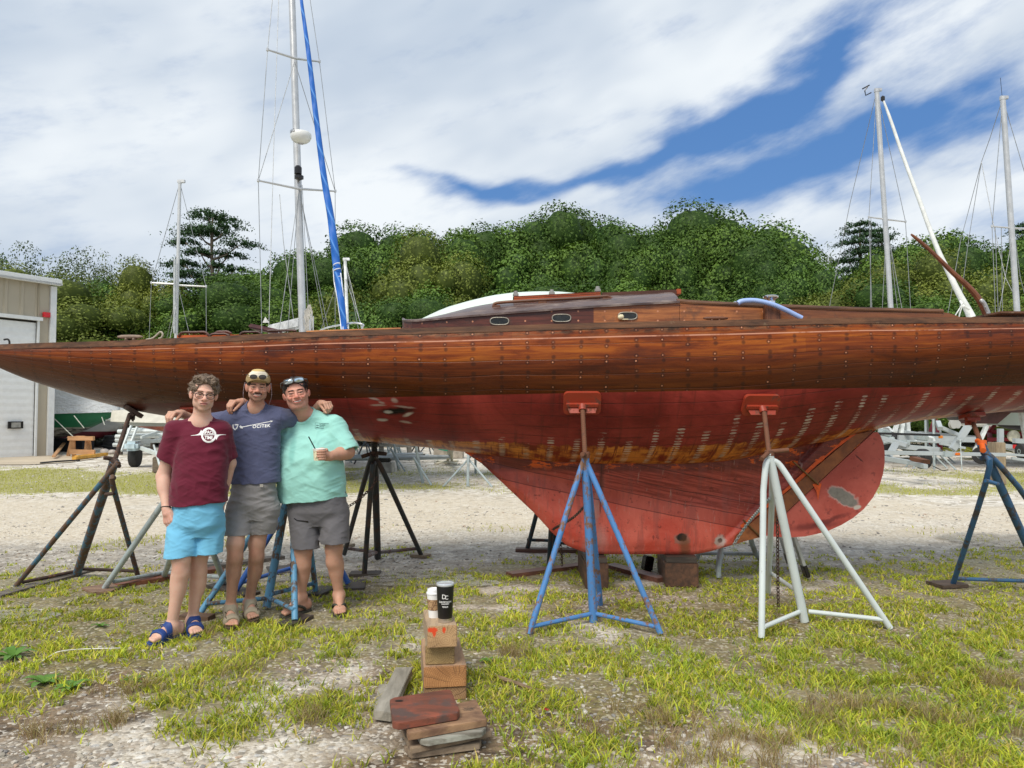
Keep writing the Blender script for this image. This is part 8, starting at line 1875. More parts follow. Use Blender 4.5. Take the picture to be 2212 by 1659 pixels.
mb = MB(); mb.add([f_at(x, y, -.4) for x, y in [(573, 684), (567, 697), (582, 697)]] + [f_at(x, y, -.32) for x, y in [(573, 684), (567, 697), (582, 697)]], [(0, 1, 2), (5, 4, 3), (0, 3, 4, 1), (1, 4, 5, 2), (2, 5, 3, 0)]); mb.build('backstay_plate', pm('pale_plate', (.7, .7, .68), .5), m_)
sail = [(643, -80, 14.9), (651, 0, 14.6), (659, 60, 14.4), (667, 120, 14.2), (683.6, 259, 13.9), (700, 384, 13.6), (713.6, 463, 13.4), (721, 522, 13.2), (728, 580, 13.1), (736, 640, 12.9), (742, 690, 12.8), (745, 722, 12.75)]
rr = [.022, .032, .038, .044, .052, .058, .064, .069, .069, .062, .052, .046]; pts = spl([at(*p) for p in sail], 60); mb = MB(); mb.tube(pts, np.interp(np.linspace(0, 1, 60), np.linspace(0, 1, 12), rr), 14)
t = NT('blue_sail_cover'); P = t.co(); x, y, z = t.xyz(P); w_ = t.M('SINE', t.M('ADD', t.M('MULTIPLY', z, 16), t.M('MULTIPLY', x, 30))); t.set(Base_Color=t.mix(t.step(w_, .86, .97), (.008, .12, .48), (.06, .24, .62)), Roughness=.6); t.bump(w_, .5, .03)
fs = mb.build('furled_sail', t.m, bs, smooth=True)
mb = MB()
for (y0) in (568, 580, 597):
 mb.tube([at(727 + (y0 - 568) * .11 + 6.5 * math.cos(q), y0 + 5 * math.sin(q * .5) + 3 * math.sin(q), 13.05 + .07 * math.sin(q)) for q in np.linspace(0, 2 * PI, 15)], .010, 5)
mb.tube(spl([at(720, 580, 13.1), at(722, 610, 13.0), at(728, 640, 12.9), at(735, 690, 12.8), at(738, 722, 12.7)], 14), .010, 5); mb.tube(spl([at(736, 590, 13.0), at(742, 650, 12.85), at(741, 722, 12.7)], 14), .010, 5); mb.build('furling_line', pm('white_line', (.75, .78, .8), .6), fs, smooth=True)
mb = MB(); mb.tube(spl([at(688, 716, 13.9), at(705, 708, 13.6), at(735, 702, 13.0), at(762, 697.5, 12.6), at(778, 699, 12.5), at(785, 702, 12.5), at(783, 708, 12.5), at(780, 722, 12.5)], 30), .016, 8); mb.tube([at(752, 700, 12.8), at(752, 722, 12.8)], .014, 8); mb.build('pulpit', pm('polished_tube', (.75, .76, .76), .25, .8, bump=0), bs, smooth=True)
for (x_, y_) in ((672, 678), (677, 683), (669, 690)): mb = MB(); mb.tube([f_at(x_, y_, -.6), f_at(x_ - 1, 735, -.6)], .012, 6); mb.build('stanchion', alu2, bs)
# ---- short mast to the right of the blue sail
e = empty('sailboat', (at(755, 715, 24)[0], 25, 0), 'sailboat whose short white mast stands right of the blue rolled sail', 'sailboat')
bg_hull(e, (at(790, 700, 22)[0], 22, 0), (at(750, 700, 29)[0], 29, 0), 2.4, 2.3, 1.3, two_tone('blue_white_hull', (.5, .55, .6), (.05, .08, .15), 1.8), None, keel=(.42, .62, .2, .1))
t4 = at(745.5, 562, 24); mastthing(e, A3([at(756, 715, 24)[0], 24, 2.3]), t4, .055, .05, [], [[t4, at(776, 720, 24)], [t4, at(784, 722, 23)], [at(746, 600, 24), at(787, 722, 22.5)], [t4, at(690, 722, 25)]], mat=pm('white_mast', (.78, .80, .80), .35, bump=0), wr=.009)
# ---- white covered boat dome behind the cabin
e = empty('wrapped_boat', (at(1080, 700, 16)[0], 16.5, 0), 'big boat under a domed pale cover, behind the yacht cabin', 'boat')
xl, xr = at(868, 712, 15.5)[0], at(1330, 700, 17.5)[0]
P = []; N = 30; M_ = 17
prof = [(866, 712), (880, 699), (915, 680), (960, 660), (1010, 646), (1060, 634), (1110, 627.5), (1160, 625), (1210, 625.5), (1260, 630), (1330, 655), (1420, 700), (1450, 720)]
for i in range(N):
 px = 866 + (1452 - 866) * i / (N - 1); Y_ = 16.4; top = at(px, ip(prof, px), Y_)[2]; X = at(px, 700, Y_)[0]; w = 1.5 * math.sin(PI * min(1, .04 + i / (N - 1) * .92)) ** .5
 for k in range(M_): q = -1 + 2 * k / (M_ - 1); P.append((X, Y_ + .4 + w * q * 1.0, 2.35 + (top - 2.35) * (1 - abs(q) ** 2.6)))
mb = MB(); mb.add(P, [(i * M_ + k, i * M_ + k + 1, (i + 1) * M_ + k + 1, (i + 1) * M_ + k) for i in range(N - 1) for k in range(M_ - 1)] + [tuple(range(M_)), tuple(range((N - 1) * M_, N * M_))]); mb.build('winter_cover', WRAP2, e, smooth='auto')
bg_hull(e, (xl - .2, 16.8, 0), (xr + .4, 16.8, 0), 3.0, 2.4, 1.42, two_tone('white_hull_grey_bottom', (.6, .62, .62), (.06, .07, .09), 1.7), None, keel=(.45, .62, .25, .12))
# ---- right hand masts
for (top, bot, Ym, sp, lab, hull_c, col_) in [((1894, 196), (1931, 700), 22.0, ((1877, 469), (1956, 479), (1916, 474)), 'sailboat whose silver mast with a wind vane rises over the stern, white rolled headsail', (1.6, (.5, .53, .55)), 0),
          ((2166, 213), (2203, 712), 20.0, ((2143, 489), (2250, 496), (2190, 493)), 'sailboat with the rightmost mast, a bridled backstay hanging at its left', (1.6, (.62, .64, .62)), 1)]:
 X = at(bot[0], bot[1], Ym)[0]; e = empty('sailboat', (X, Ym, 0), lab, 'sailboat')
 bg_hull(e, (X + 2.6, Ym - 1.6, 0), (X - 3.9, Ym + 2.2, 0), 2.5, 2.75, 1.50, two_tone('pale_hull', hull_c[1], (.08, .03, .03), 1.75), None, keel=(.42, .60, 1.2, .1), rake=.7)
 T_ = at(*top, Ym); g_ = lambda x, y, dy=0: at(x, y, Ym + dy); L_, R_, C_ = [g_(*q) for q in sp]
 if col_ == 0: sh = [[T_, g_(1836, 440, 2), g_(1796, 640, 2.5), g_(1780, 730, 2.6)], [T_, L_, g_(1885, 720)], [T_, R_, g_(1970, 720)], [L_, g_(1884, 720, .1)], [C_, g_(1903, 720)], [C_, g_(1945, 720)], [g_(1918, 500), g_(1958, 720, -.4)], [L_ + (.06, 0, 0), g_(1880, 720)]]
 else: sh = [[T_, g_(2138, 300, 1.2), g_(2120, 350, 1.6), g_(2075, 520, 2), g_(2040, 720, 2)], [g_(2120, 350, 1.6), g_(2092, 520, 2), g_(2066, 720, 2)], [g_(2120, 350, 1.6), g_(2147, 490, .8), g_(2172, 600, .3), g_(2192, 640)], [T_, L_, g_(2152, 720)], [T_, R_, g_(2245, 720)], [L_ + (.08, 0, 0), g_(2158, 720)], [g_(2163, 492), g_(2164, 560), g_(2166, 720)], [C_, g_(2150, 720, -.3)], [C_, g_(2204, 600), g_(2236, 720)]]
 md = mastthing(e, A3([X, Ym, 2.7]), T_, .080, .068, [(C_, L_), (C_, R_)], sh, mat=alu2, wr=.009)
 if col_ == 0:
  q = [(1908, 216, 21.7), (1925, 262, 21.5), (1950, 335, 21.2), (1985, 430, 20.8), (2022, 530, 20.4), (2050, 590, 20.1), (2072, 635, 19.9), (2092, 672, 19.8), (2103, 697, 19.7)]
  mb = MB(); mb.tube(spl([at(*p) for p in q], 40), np.interp(np.linspace(0, 1, 40), [0, .1, .5, .8, .93, 1], [.025, .04, .062, .085, .11, .08]), 12)
  fs = mb.build('furled_sail', pm('off_white_sail', (.70, .72, .70), .7, var=.12, scale=4, bump=.5, bs=8), e, smooth=True)
  mb = MB();
  for (a, b) in (((2080, 655), (2052, 700)), ((2080, 655), (2066, 704)), ((2076, 660), (2094, 668))): mb.tube([at(*a, 19.6), at(*b, 19.6)], .014, 5)
  mb.tube([at(2074, 650, 19.7), at(2082, 662, 19.6), at(2094, 668, 19.6)], .03, 6); mb.build('sail_tie', pm('white_tie', (.7, .72, .7), .6), fs)
  mb = MB(); mb.tube([g_(1882, 200), g_(1870, 206), g_(1868, 196), g_(1874, 188)], .018, 6); mb.tube([g_(1863, 192), g_(1878, 184)], .02, 6); mb.build('wind_vane', black_pl, md)
  mb = MB(); mb.lathe(g_(1907, 213, -.3), [(0, -.1), (.06, -.05), (.06, .05), (0, .1)], 8); mb.build('halyard_swivel', black_pl, md)
 else:
  mb = MB(); mb.tube([g_(2165, 212), g_(2161, 168)], .006, 5); mb.build('antenna', black_pl, md)
  mb = MB(); mb.tube([g_(2150, 682, -1.5), g_(2212, 680, -1.5)], .015, 6)
  for x_ in (2152, 2178, 2206): mb.tube([g_(x_, 676, -1.5), g_(x_, 720, -1.5)], .014, 6)
  mb.build('lifeline', alu2, e)
GALV = rusty('trailer_galvanised', (.40, .44, .46), (.22, .25, .26), .45, .45, scale=3)
# ================================================================ TRAILERS AT THE RIGHT
def beams(root, segs, mat, name='frame_rail'):
 for (a, b, w, h) in segs: mb = MB(); mb.beam(at(*a), at(*b), w, h, .006); mb.build(name, mat, root)
t1 = empty('boat_trailer', gr(2060, 1030), 'long galvanised boat trailer beam with an orange marker lamp, nearest of the trailers', 'trailer')
beams(t1, [((1880, 977, 15.0), (2014, 979.5, 15.3), .08, .085), ((2014, 979.5, 15.3), (2172, 982.5, 15.3), .08, .075), ((2172, 981, 15.3), (2212, 984, 15.3), .05, .05)], GALV)
mb = MB(); mb.beam(at(2057, 971, 15.3), at(2092, 920, 15.3), .12, .11, .006, up=(0, 1, 0)); wp = mb.build('winch_post', GALV, t1)
beams(t1, [((2029, 922, 15.35), (2078, 943, 15.35), .09, .075), ((2026, 912, 15.5), (2031, 926, 15.3), .09, .09), ((2080, 950, 15.2), (2066, 949, 15.2), .03, .03)], GALV, 'bow_arm')
for (x_, r_, dy) in ((2058, .085, 0), (2067, .08, .12)):
 mb = MB(); mb.lathe(at(x_, 917, 15.2 + dy), [(0, -.03), (r_, -.03), (r_, -.02), (r_ * .5, -.01), (r_ * .5, .01), (r_, .02), (r_, .03), (0, .03)], 22, rotm(PI / 2, 0, .3)); mb.build('winch_drum', rusty('winch_galv', (.42, .42, .40), (.2, .08, .04), .4), t1, smooth='auto')
mb = MB(); mb.box(at(2069, 981, 15.25), (.11, .05, .055), ch=.015); mb.build('marker_lamp', pm('orange_lens', (.85, .20, .015), .25, bump=0), t1)
mb = MB(); mb.box(at(2047, 981, 15.25), (.16, .10, .11), ch=.005); mb.build('clamp', GALVD, t1)
trailer_wheel(t1, (at(2010, 988, 15.9)[0], 16.2, .50), .22, .18, (1, .1, 0));
mb = MB(); mb.beam(at(2074, 950, 15.2), at(2078, 1018, 15.0), .02, .03); mb.build('jack_rod', GALVD, t1)
b_ = gr(2160, 1047); mb = MB(); mb.box((at(2162, 1000, b_[1])[0], b_[1] + .12, .44), (.23, .24, .88), rotm(0, 0, .1), .012); mb.build('timber_post', wood('split_upright_timber', (.42, .33, .22), (.24, .18, .12), .8, (9, 9, 1.5)), label='upright split timber block carrying the near trailer tongue at right', cat='timber block')
t2 = empty('boat_trailer', gr(1950, 1016), 'low galvanised trailer tongue with a rusty coupler lying on the gravel right of the rudder', 'trailer')
beams(t2, [((1895, 987, 16.8), (1965, 999, 15.9), .10, .10), ((1965, 999, 15.9), (2000, 1008, 15.2), .09, .09)], GALV); mb = MB(); mb.beam(at(1972, 990, 15.8), at(2002, 998, 15.4), .16, .08); mb.build('coupler', RUST, t2)
mb = MB(); mb.beam(at(1920, 985, 16.5), at(1935, 958, 16.6), .1, .12, up=(0, 1, 0)); mb.build('winch_post', GALV, t2)
mb = MB(); mb.tube(spl([gr(2000, 1000, .35), gr(2018, 1008, .12), gr(2035, 1016, .03), gr(2048, 1015, .03)], 12), .012, 5); mb.build('cable', black_pl, t2)
t3 = empty('boat_trailer', gr(2000, 985), 'farther galvanised trailer with cross beams and guards, right of the rudder', 'trailer')
beams(t3, [((1895, 960, 19), (2030, 972, 18), .10, .12), ((1940, 945, 20), (2110, 950, 20), .10, .15), ((1900, 926, 21), (2012, 942, 19), .10, .10), ((1958, 952, 19), (2060, 957, 19), .06, .05), ((1900, 944, 18), (1960, 962, 17.5), .1, .1), ((2030, 958, 18), (2085, 968, 18), .06, .06), ((1985, 935, 21), (2120, 946, 21), .1, .1)], GALV)
for (x_, y_, ang) in ((1912, 935, .3), (1918, 952, -.2), (1990, 945, .1), (1950, 957, 0)): mb = MB(); mb.box(at(x_, y_, 18.5), (.30, .18, .14), rotm(ang, ang, ang), .02); mb.build('bracket', GALVD, t3)
for (x_, y_, r_) in ((1903, 962, .30), (1922, 946, .16), (2120, 984, .22)): trailer_wheel(t3, at(x_, y_, 19.0), r_, .18, (.9, .4, 0))
mb = MB()
for (x0, x1, yy) in ((1978, 2018, 945), (1900, 1925, 924)): mb.tube(spl([at(x0, yy + 8, 19), at(x0 + 6, yy, 19), at(x1 - 6, yy, 19), at(x1, yy + 8, 19)], 12), .035, 8)
mb.build('mudguard', pm('white_mudguard', (.68, .72, .74), .35), t3, smooth='auto'); mb = MB(); mb.box(at(2032, 944, 19), (.10, .05, .07), ch=.01); mb.build('marker_lamp', pm('amber_lens', (.7, .22, .02), .3), t3)
mb = MB(); mb.beam(at(1893, 936, 18), at(2030, 940, 17.6), .10, .05); mb.build('bunk', pm('black_carpet_bunk', (.015, .015, .016), .9), t3)
t4_ = empty('boat_trailer', gr(2180, 990), 'galvanised trailer with an upright post at the right edge', 'trailer')
beams(t4_, [((2135, 959, 18.5), (2195, 966, 18), .10, .10), ((2185, 990, 15.5), (2240, 998, 15.5), .06, .06), ((2190, 952, 18), (2230, 954, 18), .12, .12)], GALV); beams(t4_, [((2161, 926, 18.4), (2161, 974, 18.4), .10, .12)], GALV, 'upright')
mb = MB(); mb.box(at(2192, 965, 17.9), (.08, .06, .1), ch=.01); mb.build('tail_lamp', pm('red_lens', (.5, .02, .02), .3), t4_); trailer_wheel(t4_, at(2208, 975, 17.5), .18, .15)
t5 = empty('boat_trailer', gr(2170, 975), 'red trailer frame under the pale green tarp boat at the right edge', 'trailer'); REDM = rusty('trailer_red', (.30, .02, .03), (.12, .02, .02), .3)
beams(t5, [((2132, 949, 21), (2215, 949, 20.5), .12, .10), ((2140, 932, 22), (2212, 938, 21), .1, .12), ((2134, 924, 23), (2140, 952, 21), .12, .12), ((2150, 918, 22), (2125, 942, 22), .08, .08)], REDM)
mb = MB(); mb.lathe(at(2189, 942, 20.2), [(0, -.03), (.16, -.02), (.16, .04), (0, .06)], 18, rotm(PI / 2, 0, 0)); mb.build('roller', pm('cream_roller', (.7, .68, .55), .5), t5, smooth='auto')
e = empty('covered_boat', (at(2200, 900, 21)[0], 22, 0), 'small boat under a pale green tarp at the right edge', 'boat'); xq = at(2153, 900, 21)[0]
bg_hull(e, (xq - .05, 21, 0), (xq + 5.5, 24, 0), 2.2, 1.22, .95, pm('dark_hull', (.05, .05, .06), .6), 'dome', .9, .16, cmat=WRAP2, rake=.2, bowrise=.1)  # even dark colour on the hull below the tarp
e = empty('boat', (at(2130, 903, 28)[0], 28, 0), 'dark hulled motor boat with a white stripe far back under the stern stand', 'boat')
bg_hull(e, (at(2060, 900, 27)[0], 27, 0), (at(2180, 900, 30)[0], 30, 0), 2.4, 1.6, .95, two_tone('black_hull_white_stripe', (.010, .010, .012), (.62, .64, .64), 1.22), None, bowrise=.15)
e = empty('boat_cradle', gr(2010, 975), 'dark red triangular cradle behind the trailers', 'cradle'); mb = MB(); mb.add([at(*p) for p in [(2003, 938, 23), (2030, 938, 23), (2026, 906, 23.3), (2014, 906, 23.3), (2003, 938, 23.8), (2030, 938, 23.8), (2026, 906, 23.5), (2014, 906, 23.5)]], [(0, 1, 2, 3), (7, 6, 5, 4), (0, 3, 7, 4), (1, 5, 6, 2)]); mb.build('gusset', REDM, e); mb = MB(); mb.tube([at(2003, 940, 23), at(2003, 975, 23)], .08, 8); mb.tube([at(2030, 940, 23), at(2030, 975, 23)], .08, 8); mb.build('leg', REDM, e)
mb = MB(); mb.tube([at(1994, 935, 24) + A3([.55 * math.cos(q), 0, .55 * math.sin(q)]) for q in np.linspace(0, PI, 14)], .04, 6); mb.build('hoop', GALV, label='grey steel hoop standing among the trailers right of the rudder', cat='hoop')
for i, (x0, y0, x1, y1, lb) in enumerate([(1932, 935, 1945, 890, 'left white jack post leaning among the trailers right of the rudder'), (1947, 938, 1952, 890, 'thin white post in the middle of the trailers right of the rudder'), (1962, 935, 1958, 890, 'third white post among the trailers right of the rudder'), (2106, 975, 2132, 918, 'slanting white post right of the winch post of the near trailer'), (2218, 960, 2203, 880, 'white post leaning at the very right edge')]):
 mb = MB(); mb.beam(at(x0, y0, 20), at(x1, y1, 20), .09, .12, .01, up=(0, 1, 0)); mb.build('post', pm('white_post', (.68, .72, .72), .45), label=lb, cat='post')
# ================================================================ THINGS IN THE MIDDLE DISTANCE, RIGHT OF THE MEN
fr_ = empty('wooden_trestle', gr(852, 994), 'grey wooden trestle frame behind the black brown stand', 'trestle'); gwd = wood('grey_trestle', (.40, .38, .33), (.22, .20, .17), .85)
for (a, b, w, h) in [((823, 951, 23.2), (825, 994, 23.2), .14, .14), ((882, 951, 23.2), (886, 992, 23.2), .14, .14), ((822, 961, 23.1), (880, 963, 23.1), .08, .17), ((818, 949, 23.2), (890, 951, 23.2), .12, .12)]: mb = MB(); mb.beam(at(*a), at(*b), w, h, .01, up=(0, 1, 0)); mb.build('timber', gwd, fr_)
mats_ = [GALVD, rusty('dull_blue', (.10, .16, .24), (.06, .05, .04), .5), GALVD, DARKB]
for i, (apx, apy, feet) in enumerate([(765, 945, [(750, 990), (788, 992), (775, 985)]), (790, 948, [(765, 1003), (808, 998), (795, 990)]), (858, 950, [(828, 991), (852, 993), (870, 991)]), (902, 955, [(880, 990), (908, 991), (895, 986)]), (742, 955, [(722, 1000), (760, 1000), (738, 990)]), (925, 955, [(902, 985), (945, 985), (930, 980)])]):
 Yq = gr(feet[0][0], feet[0][1])[1] - .2; e = empty('boat_stand', gr(apx, feet[0][1]), ['galvanised empty boat stand just right of the elbow of the man in mint', 'dull blue empty boat stand left of the black brown stand', 'pale empty boat stand in front of the grey trestle', 'black empty boat stand at the right of the grey trestle', 'galvanised empty boat stand partly behind the man in mint', 'dull blue empty boat stand farthest right by the hull bottom'][i], 'boat stand', 'empty boat stands stored in the middle distance')
 a = at(apx, apy, Yq)
 for f_ in feet: mb = MB(); mb.tube([a, gr(*f_)], .024, 8); mb.build('leg', mats_[i % 4], e, smooth='auto')
 mb = MB(); mb.tube([a, a + (0, 0, .25)], .034, 8); mb.build('post', mats_[i % 4], e, smooth='auto')
mb = MB()
for i in range(7): a = gr(735 + i * 6, 993 - i * 1.5, .08 + .1 * (i % 3)); mb = MB(); mb.tube([a, a + A3([3.4 - .3 * i, .3 * (i % 2), .05])], .045, 7); mb.build('pipe', [GALVD, DARKB, GALV][i % 3], smooth='auto', label=['lowest', 'second', 'third', 'fourth', 'fifth', 'sixth', 'topmost'][i] + ' long pipe of the pile on the gravel behind the empty stands', cat='pipe', group='pipes lying behind the empty stands')
g = gr(829, 1022); mb = MB(); mb.box((g[0], g[1] + .2, .13), (.42, .34, .26), rotm(0, 0, -.1), .01); mb.build('concrete_block', pm('grey_block', (.42, .40, .35), .85), label='grey block on the gravel behind the black brown stand', cat='block')
mb = MB(); mb.box((g[0] - .04, g[1] + .2, .31), (.40, .16, .10), rotm(0, 0, -.1), .03); mb.build('black_case', black_pl, label='black tool case lying on the grey block', cat='case')
for (x0, x1, yt, yb, lb) in [(936, 982, 969, 988, 'long concrete block near the hull bottom, left one'), (965, 1000, 973, 991, 'concrete block beside the white hose, right one')]:
 a, b = gr(x0, yb), gr(x1, yb); mb = MB(); mb.box(((a[0] + b[0]) / 2, a[1] + .3, .22), (b[0] - a[0], .5, .44), None, .02); mb.build('concrete_block', pm('old_concrete', (.34, .30, .25), .85), label=lb, cat='block')
mb = MB(); P = [at(x, y, 21) for x, y in [(946, 964), (990, 966), (992, 972), (965, 973), (950, 970)]]; mb.prism(P, .7, 1); mb.build('green_canoe', pm('green_plastic', (.02, .32, .20), .45), label='green upturned canoe end just below the hull bottom', cat='canoe')
g = gr(965, 1003); mb = MB(); mb.tube([(g[0] + .34 * math.cos(q), g[1] + .25 * math.sin(q), .06 + .03 * math.sin(3 * q)) for q in np.linspace(.4, 5.8, 26)], .035, 8); mb.build('hose_loop', pm('cream_hose', (.66, .62, .50), .5), smooth=True, label='cream white hose loop on the gravel left of the keel', cat='hose')
g = gr(978, 996); e = empty('boat_stand', g, 'small yellowish stand by the cream hose loop', 'boat stand', 'empty boat stands stored in the middle distance')
for f_ in ((963, 985), (966, 1000), (976, 999)): mb = MB(); mb.tube([at(975 + (f_[0] - 970) * .1, 965, 18.5), gr(*f_)], .04, 7); mb.build('leg', rusty('yellow_grey', (.45, .42, .30), (.25, .2, .12), .4), e)
mb = MB(); mb.box(gr(742, 1008, .3), (.06, .5, .6), rotm(0, 0, .2)); mb.build('white_panel', pm('white_panel', (.75, .76, .74), .5), label='white panel just behind the right hip of the man in mint', cat='panel')
wg = pm('yellow_weed', (.42, .36, .03), .8)
for (x_, y_, s_) in ((1975, 925, .5), (1990, 932, .4), (2120, 935, .5)):
 c = at(x_, y_, 24); weed('tall_weed', f'yellow flowering weed among the trailers near {"the steel hoop" if x_ < 1985 else ("the dark red cradle" if x_ < 2000 else "the slanting white post")}', c - A3([0, 0, c[2]]) , 16, 1.1, mat=leafmat('yellow_leaf', None, (.30, .30, .04)))
# ================================================================ TREES
def leaf_quads(C, N, S, tone, rng, zs=1.0):
 n = len(C); r = rng.normal(size=(n, 3)); u = np.cross(N, r); u /= np.linalg.norm(u, axis=1)[:, None] + 1e-9; v = np.cross(N, u)
 S = S[:, None]; V = np.stack([C - u * S * .9, C - v * S * .55 + N * S * .12, C + u * S * .9, C + v * S * .55 + N * S * .12], 1)
 V[..., 2] = C[:, None, 2] + (V[..., 2] - C[:, None, 2]) * zs
 return V.reshape(-1, 3), (np.arange(n)[:, None] * 4 + np.arange(4)[None]), np.repeat(tone, 4)
def crown_mesh(seed, nb=36, nl=42000, shape=(.5, .5, .46), zc=.56, rb=(.10, .23), leaf=.0112, dark=.35, spread=.80, flat=.66, kw_core=True):
 rng = np.random.default_rng(seed); d = rng.normal(size=(nb, 3)); d[:, 2] = np.abs(d[:, 2]) * .9 - .25; d /= np.linalg.norm(d, axis=1)[:, None]
 rad = spread * (.78 + .3 * rng.random(nb)); B = d * np.array(shape) * rad[:, None] + np.array([0, 0, zc]); R = rb[0] + (rb[1] - rb[0]) * rng.random(nb)
 B = np.vstack([B, rng.normal(size=(7, 3)) * .12 + (0, 0, zc)]); R = np.concatenate([R, np.full(7, .22)])
 wt = R ** 2; idx = rng.choice(len(B), nl, p=wt / wt.sum()); q = rng.normal(size=(nl, 3)) + (0, 0, .25); q /= np.linalg.norm(q, axis=1)[:, None]
 lump = 1 + .20 * (fbm(q[:, 0] * 3 + idx, q[:, 1] * 3, q[:, 2] * 3, seed, 3) - .5) * 2
 C = B[idx] + q * (R[idx] * lump * (.84 + .26 * rng.random(nl) ** 1.5))[:, None] * np.array([1, 1, flat])
 N = q + rng.normal(size=(nl, 3)) * .55 + (0, 0, .25); N /= np.linalg.norm(N, axis=1)[:, None]
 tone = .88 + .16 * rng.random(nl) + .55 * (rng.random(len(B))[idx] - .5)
 V, Fq, T = leaf_quads(C, N, leaf * (.7 + .7 * rng.random(nl)), tone, rng, flat)
 core = kw_core; NV = None
 bm = bmesh.new(); bmesh.ops.create_icosphere(bm, subdivisions=3, radius=1); bm.verts.index_update(); IV = np.array([v.co[:] for v in bm.verts]); IF = np.array([[v.index for v in f.verts] for f in bm.faces]); bm.free()
 if core:
  L_ = 1 + .14 * (fbm(IV[None, :, 0] * 3 + np.arange(len(B))[:, None] * 7, IV[None, :, 1] * 3, IV[None, :, 2] * 3, seed, 3) - .5) * 2
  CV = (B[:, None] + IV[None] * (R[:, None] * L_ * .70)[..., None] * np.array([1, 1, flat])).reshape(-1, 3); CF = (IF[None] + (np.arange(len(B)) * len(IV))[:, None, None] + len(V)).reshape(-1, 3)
  CN = np.broadcast_to(IV[None], (len(B),) + IV.shape).reshape(-1, 3); CT = np.repeat(.42 + .2 * (rng.random(len(B)) - .5), len(IV))  # low core tone: shadow between the leaves put into the colour
  Fq = np.vstack([Fq, np.hstack([CF, CF[:, :1]])])[:len(Fq)]; Vall = np.vstack([V, CV])
 me = npmesh('crown', V, Fq, smooth=True) if not core else bpy.data.meshes.new('crown')
 if core:
  n4, n3 = len(Fq), len(CF); me.vertices.add(len(Vall)); me.vertices.foreach_set('co', Vall.astype(np.float32).ravel()); me.loops.add(n4 * 4 + n3 * 3); me.loops.foreach_set('vertex_index', np.concatenate([Fq.ravel(), CF.ravel()]).astype(np.int32)); me.polygons.add(n4 + n3)
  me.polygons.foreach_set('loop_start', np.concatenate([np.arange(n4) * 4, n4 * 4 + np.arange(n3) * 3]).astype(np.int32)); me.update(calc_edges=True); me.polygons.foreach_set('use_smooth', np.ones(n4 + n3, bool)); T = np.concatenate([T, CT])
 NN = q * .9 + rng.normal(size=(nl, 3)) * .28 + (C - (0, 0, zc - .1)) * .5; NN /= np.linalg.norm(NN, axis=1)[:, None]; NN = np.repeat(NN, 4, 0); NN = np.vstack([NN, CN]) if core else NN; me.normals_split_custom_set_from_vertices(NN.tolist()); a = me.attributes.new('tone', 'FLOAT', 'POINT'); a.data.foreach_set('value', T.astype(np.float32)); return me, B, R
def trunk_mesh(B, seed, r=.022, h=.5):
 rng = random.Random(seed); mb = MB(); mb.tube([(0, 0, -.01), (.006, 0, .12), (-.006, .004, .26), (0, 0, h)], [r * 1.4, r, r * .85, r * .5], 8)
 for b in B[::2][:18]:
  z0 = min(.16 + .5 * rng.random() * b[2], h * .9); s = np.array([0, 0, z0]); m = (s + b) / 2 + np.array([rng.uniform(-.02, .02), rng.uniform(-.02, .02), -.02]); mb.tube(spl([s, m, b], 6), [r * .5, r * .42, r * .34, r * .26, r * .2, r * .1], 5)
 me = bpy.data.meshes.new('trunk'); me.from_pydata(mb.v, [], mb.f); me.polygons.foreach_set('use_smooth', [True] * len(me.polygons)); return me
def foliage(name, c1, c2, hv=.28):
 t = NT(name); a = t.t.nodes.new('ShaderNodeAttribute'); a.attribute_name = 'tone'; oi = t.t.nodes.new('ShaderNodeObjectInfo')
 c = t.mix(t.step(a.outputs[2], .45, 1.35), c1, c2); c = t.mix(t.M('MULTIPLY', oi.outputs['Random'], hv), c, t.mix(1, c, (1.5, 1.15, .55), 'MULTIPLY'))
 t.set(Base_Color=c, Roughness=.6); t.b.inputs['Specular IOR Level'].default_value = .25
 tb = t.n('BsdfTranslucent', 0, Color=t.mix(1, c, (1.1, 1.2, .5), 'MULTIPLY')); mx = t.t.nodes.new('ShaderNodeMixShader'); mx.inputs[0].default_value = .15; t.L(t.b.outputs[0], mx.inputs[1]); t.L(tb, mx.inputs[2]); t.L(mx.outputs[0], t.out.inputs[0]); return t.m
LEAF1 = foliage('broadleaf_foliage', (.034, .080, .014), (.135, .245, .045)); LEAF2 = foliage('olive_foliage', (.075, .105, .016), (.21, .26, .05), .2); PINE = foliage('pine_needles', (.018, .050, .026), (.060, .125, .055), .15); LEAF3 = foliage('grey_green_foliage', (.05, .085, .04), (.13, .18, .08), .3)
BARK = wood('bark', (.20, .16, .12), (.08, .06, .045), .9, (6, 6, 1.5)); BIRCH = pm('pale_bark', (.42, .38, .32), .8, c2=(.12, .10, .08), cover=.35, scale=8)
KINDS = {}
def mk(k, leafm, barkm, label, **kw):
 seed = kw.pop('seed'); tr_ = kw.pop('tr', .02); me, B, R = crown_mesh(seed, **kw); tm_ = trunk_mesh(B, seed, tr_); KINDS[k] = (me, tm_, leafm, barkm, label); me.materials.append(leafm); tm_.materials.append(barkm)
mk('oak1', LEAF1, BARK, 'broad dense green tree', seed=3); mk('oak2', LEAF1, BARK, 'rounded full green tree', seed=8, nb=36, rb=(.09, .22)); mk('oak3', LEAF1, BARK, 'lumpy domed green tree', seed=14, nb=52, rb=(.08, .17))
mk('olive', LEAF2, BARK, 'yellowish green tree', seed=21, nb=44); mk('bush', LEAF1, BARK, 'low green bushy tree', seed=27, nb=34, shape=(.5, .5, .5), zc=.46, rb=(.13, .22), flat=1); mk('bush2', LEAF2, BARK, 'low olive green bush', seed=29, nb=38, shape=(.5, .5, .5), zc=.46, rb=(.12, .2), flat=1)
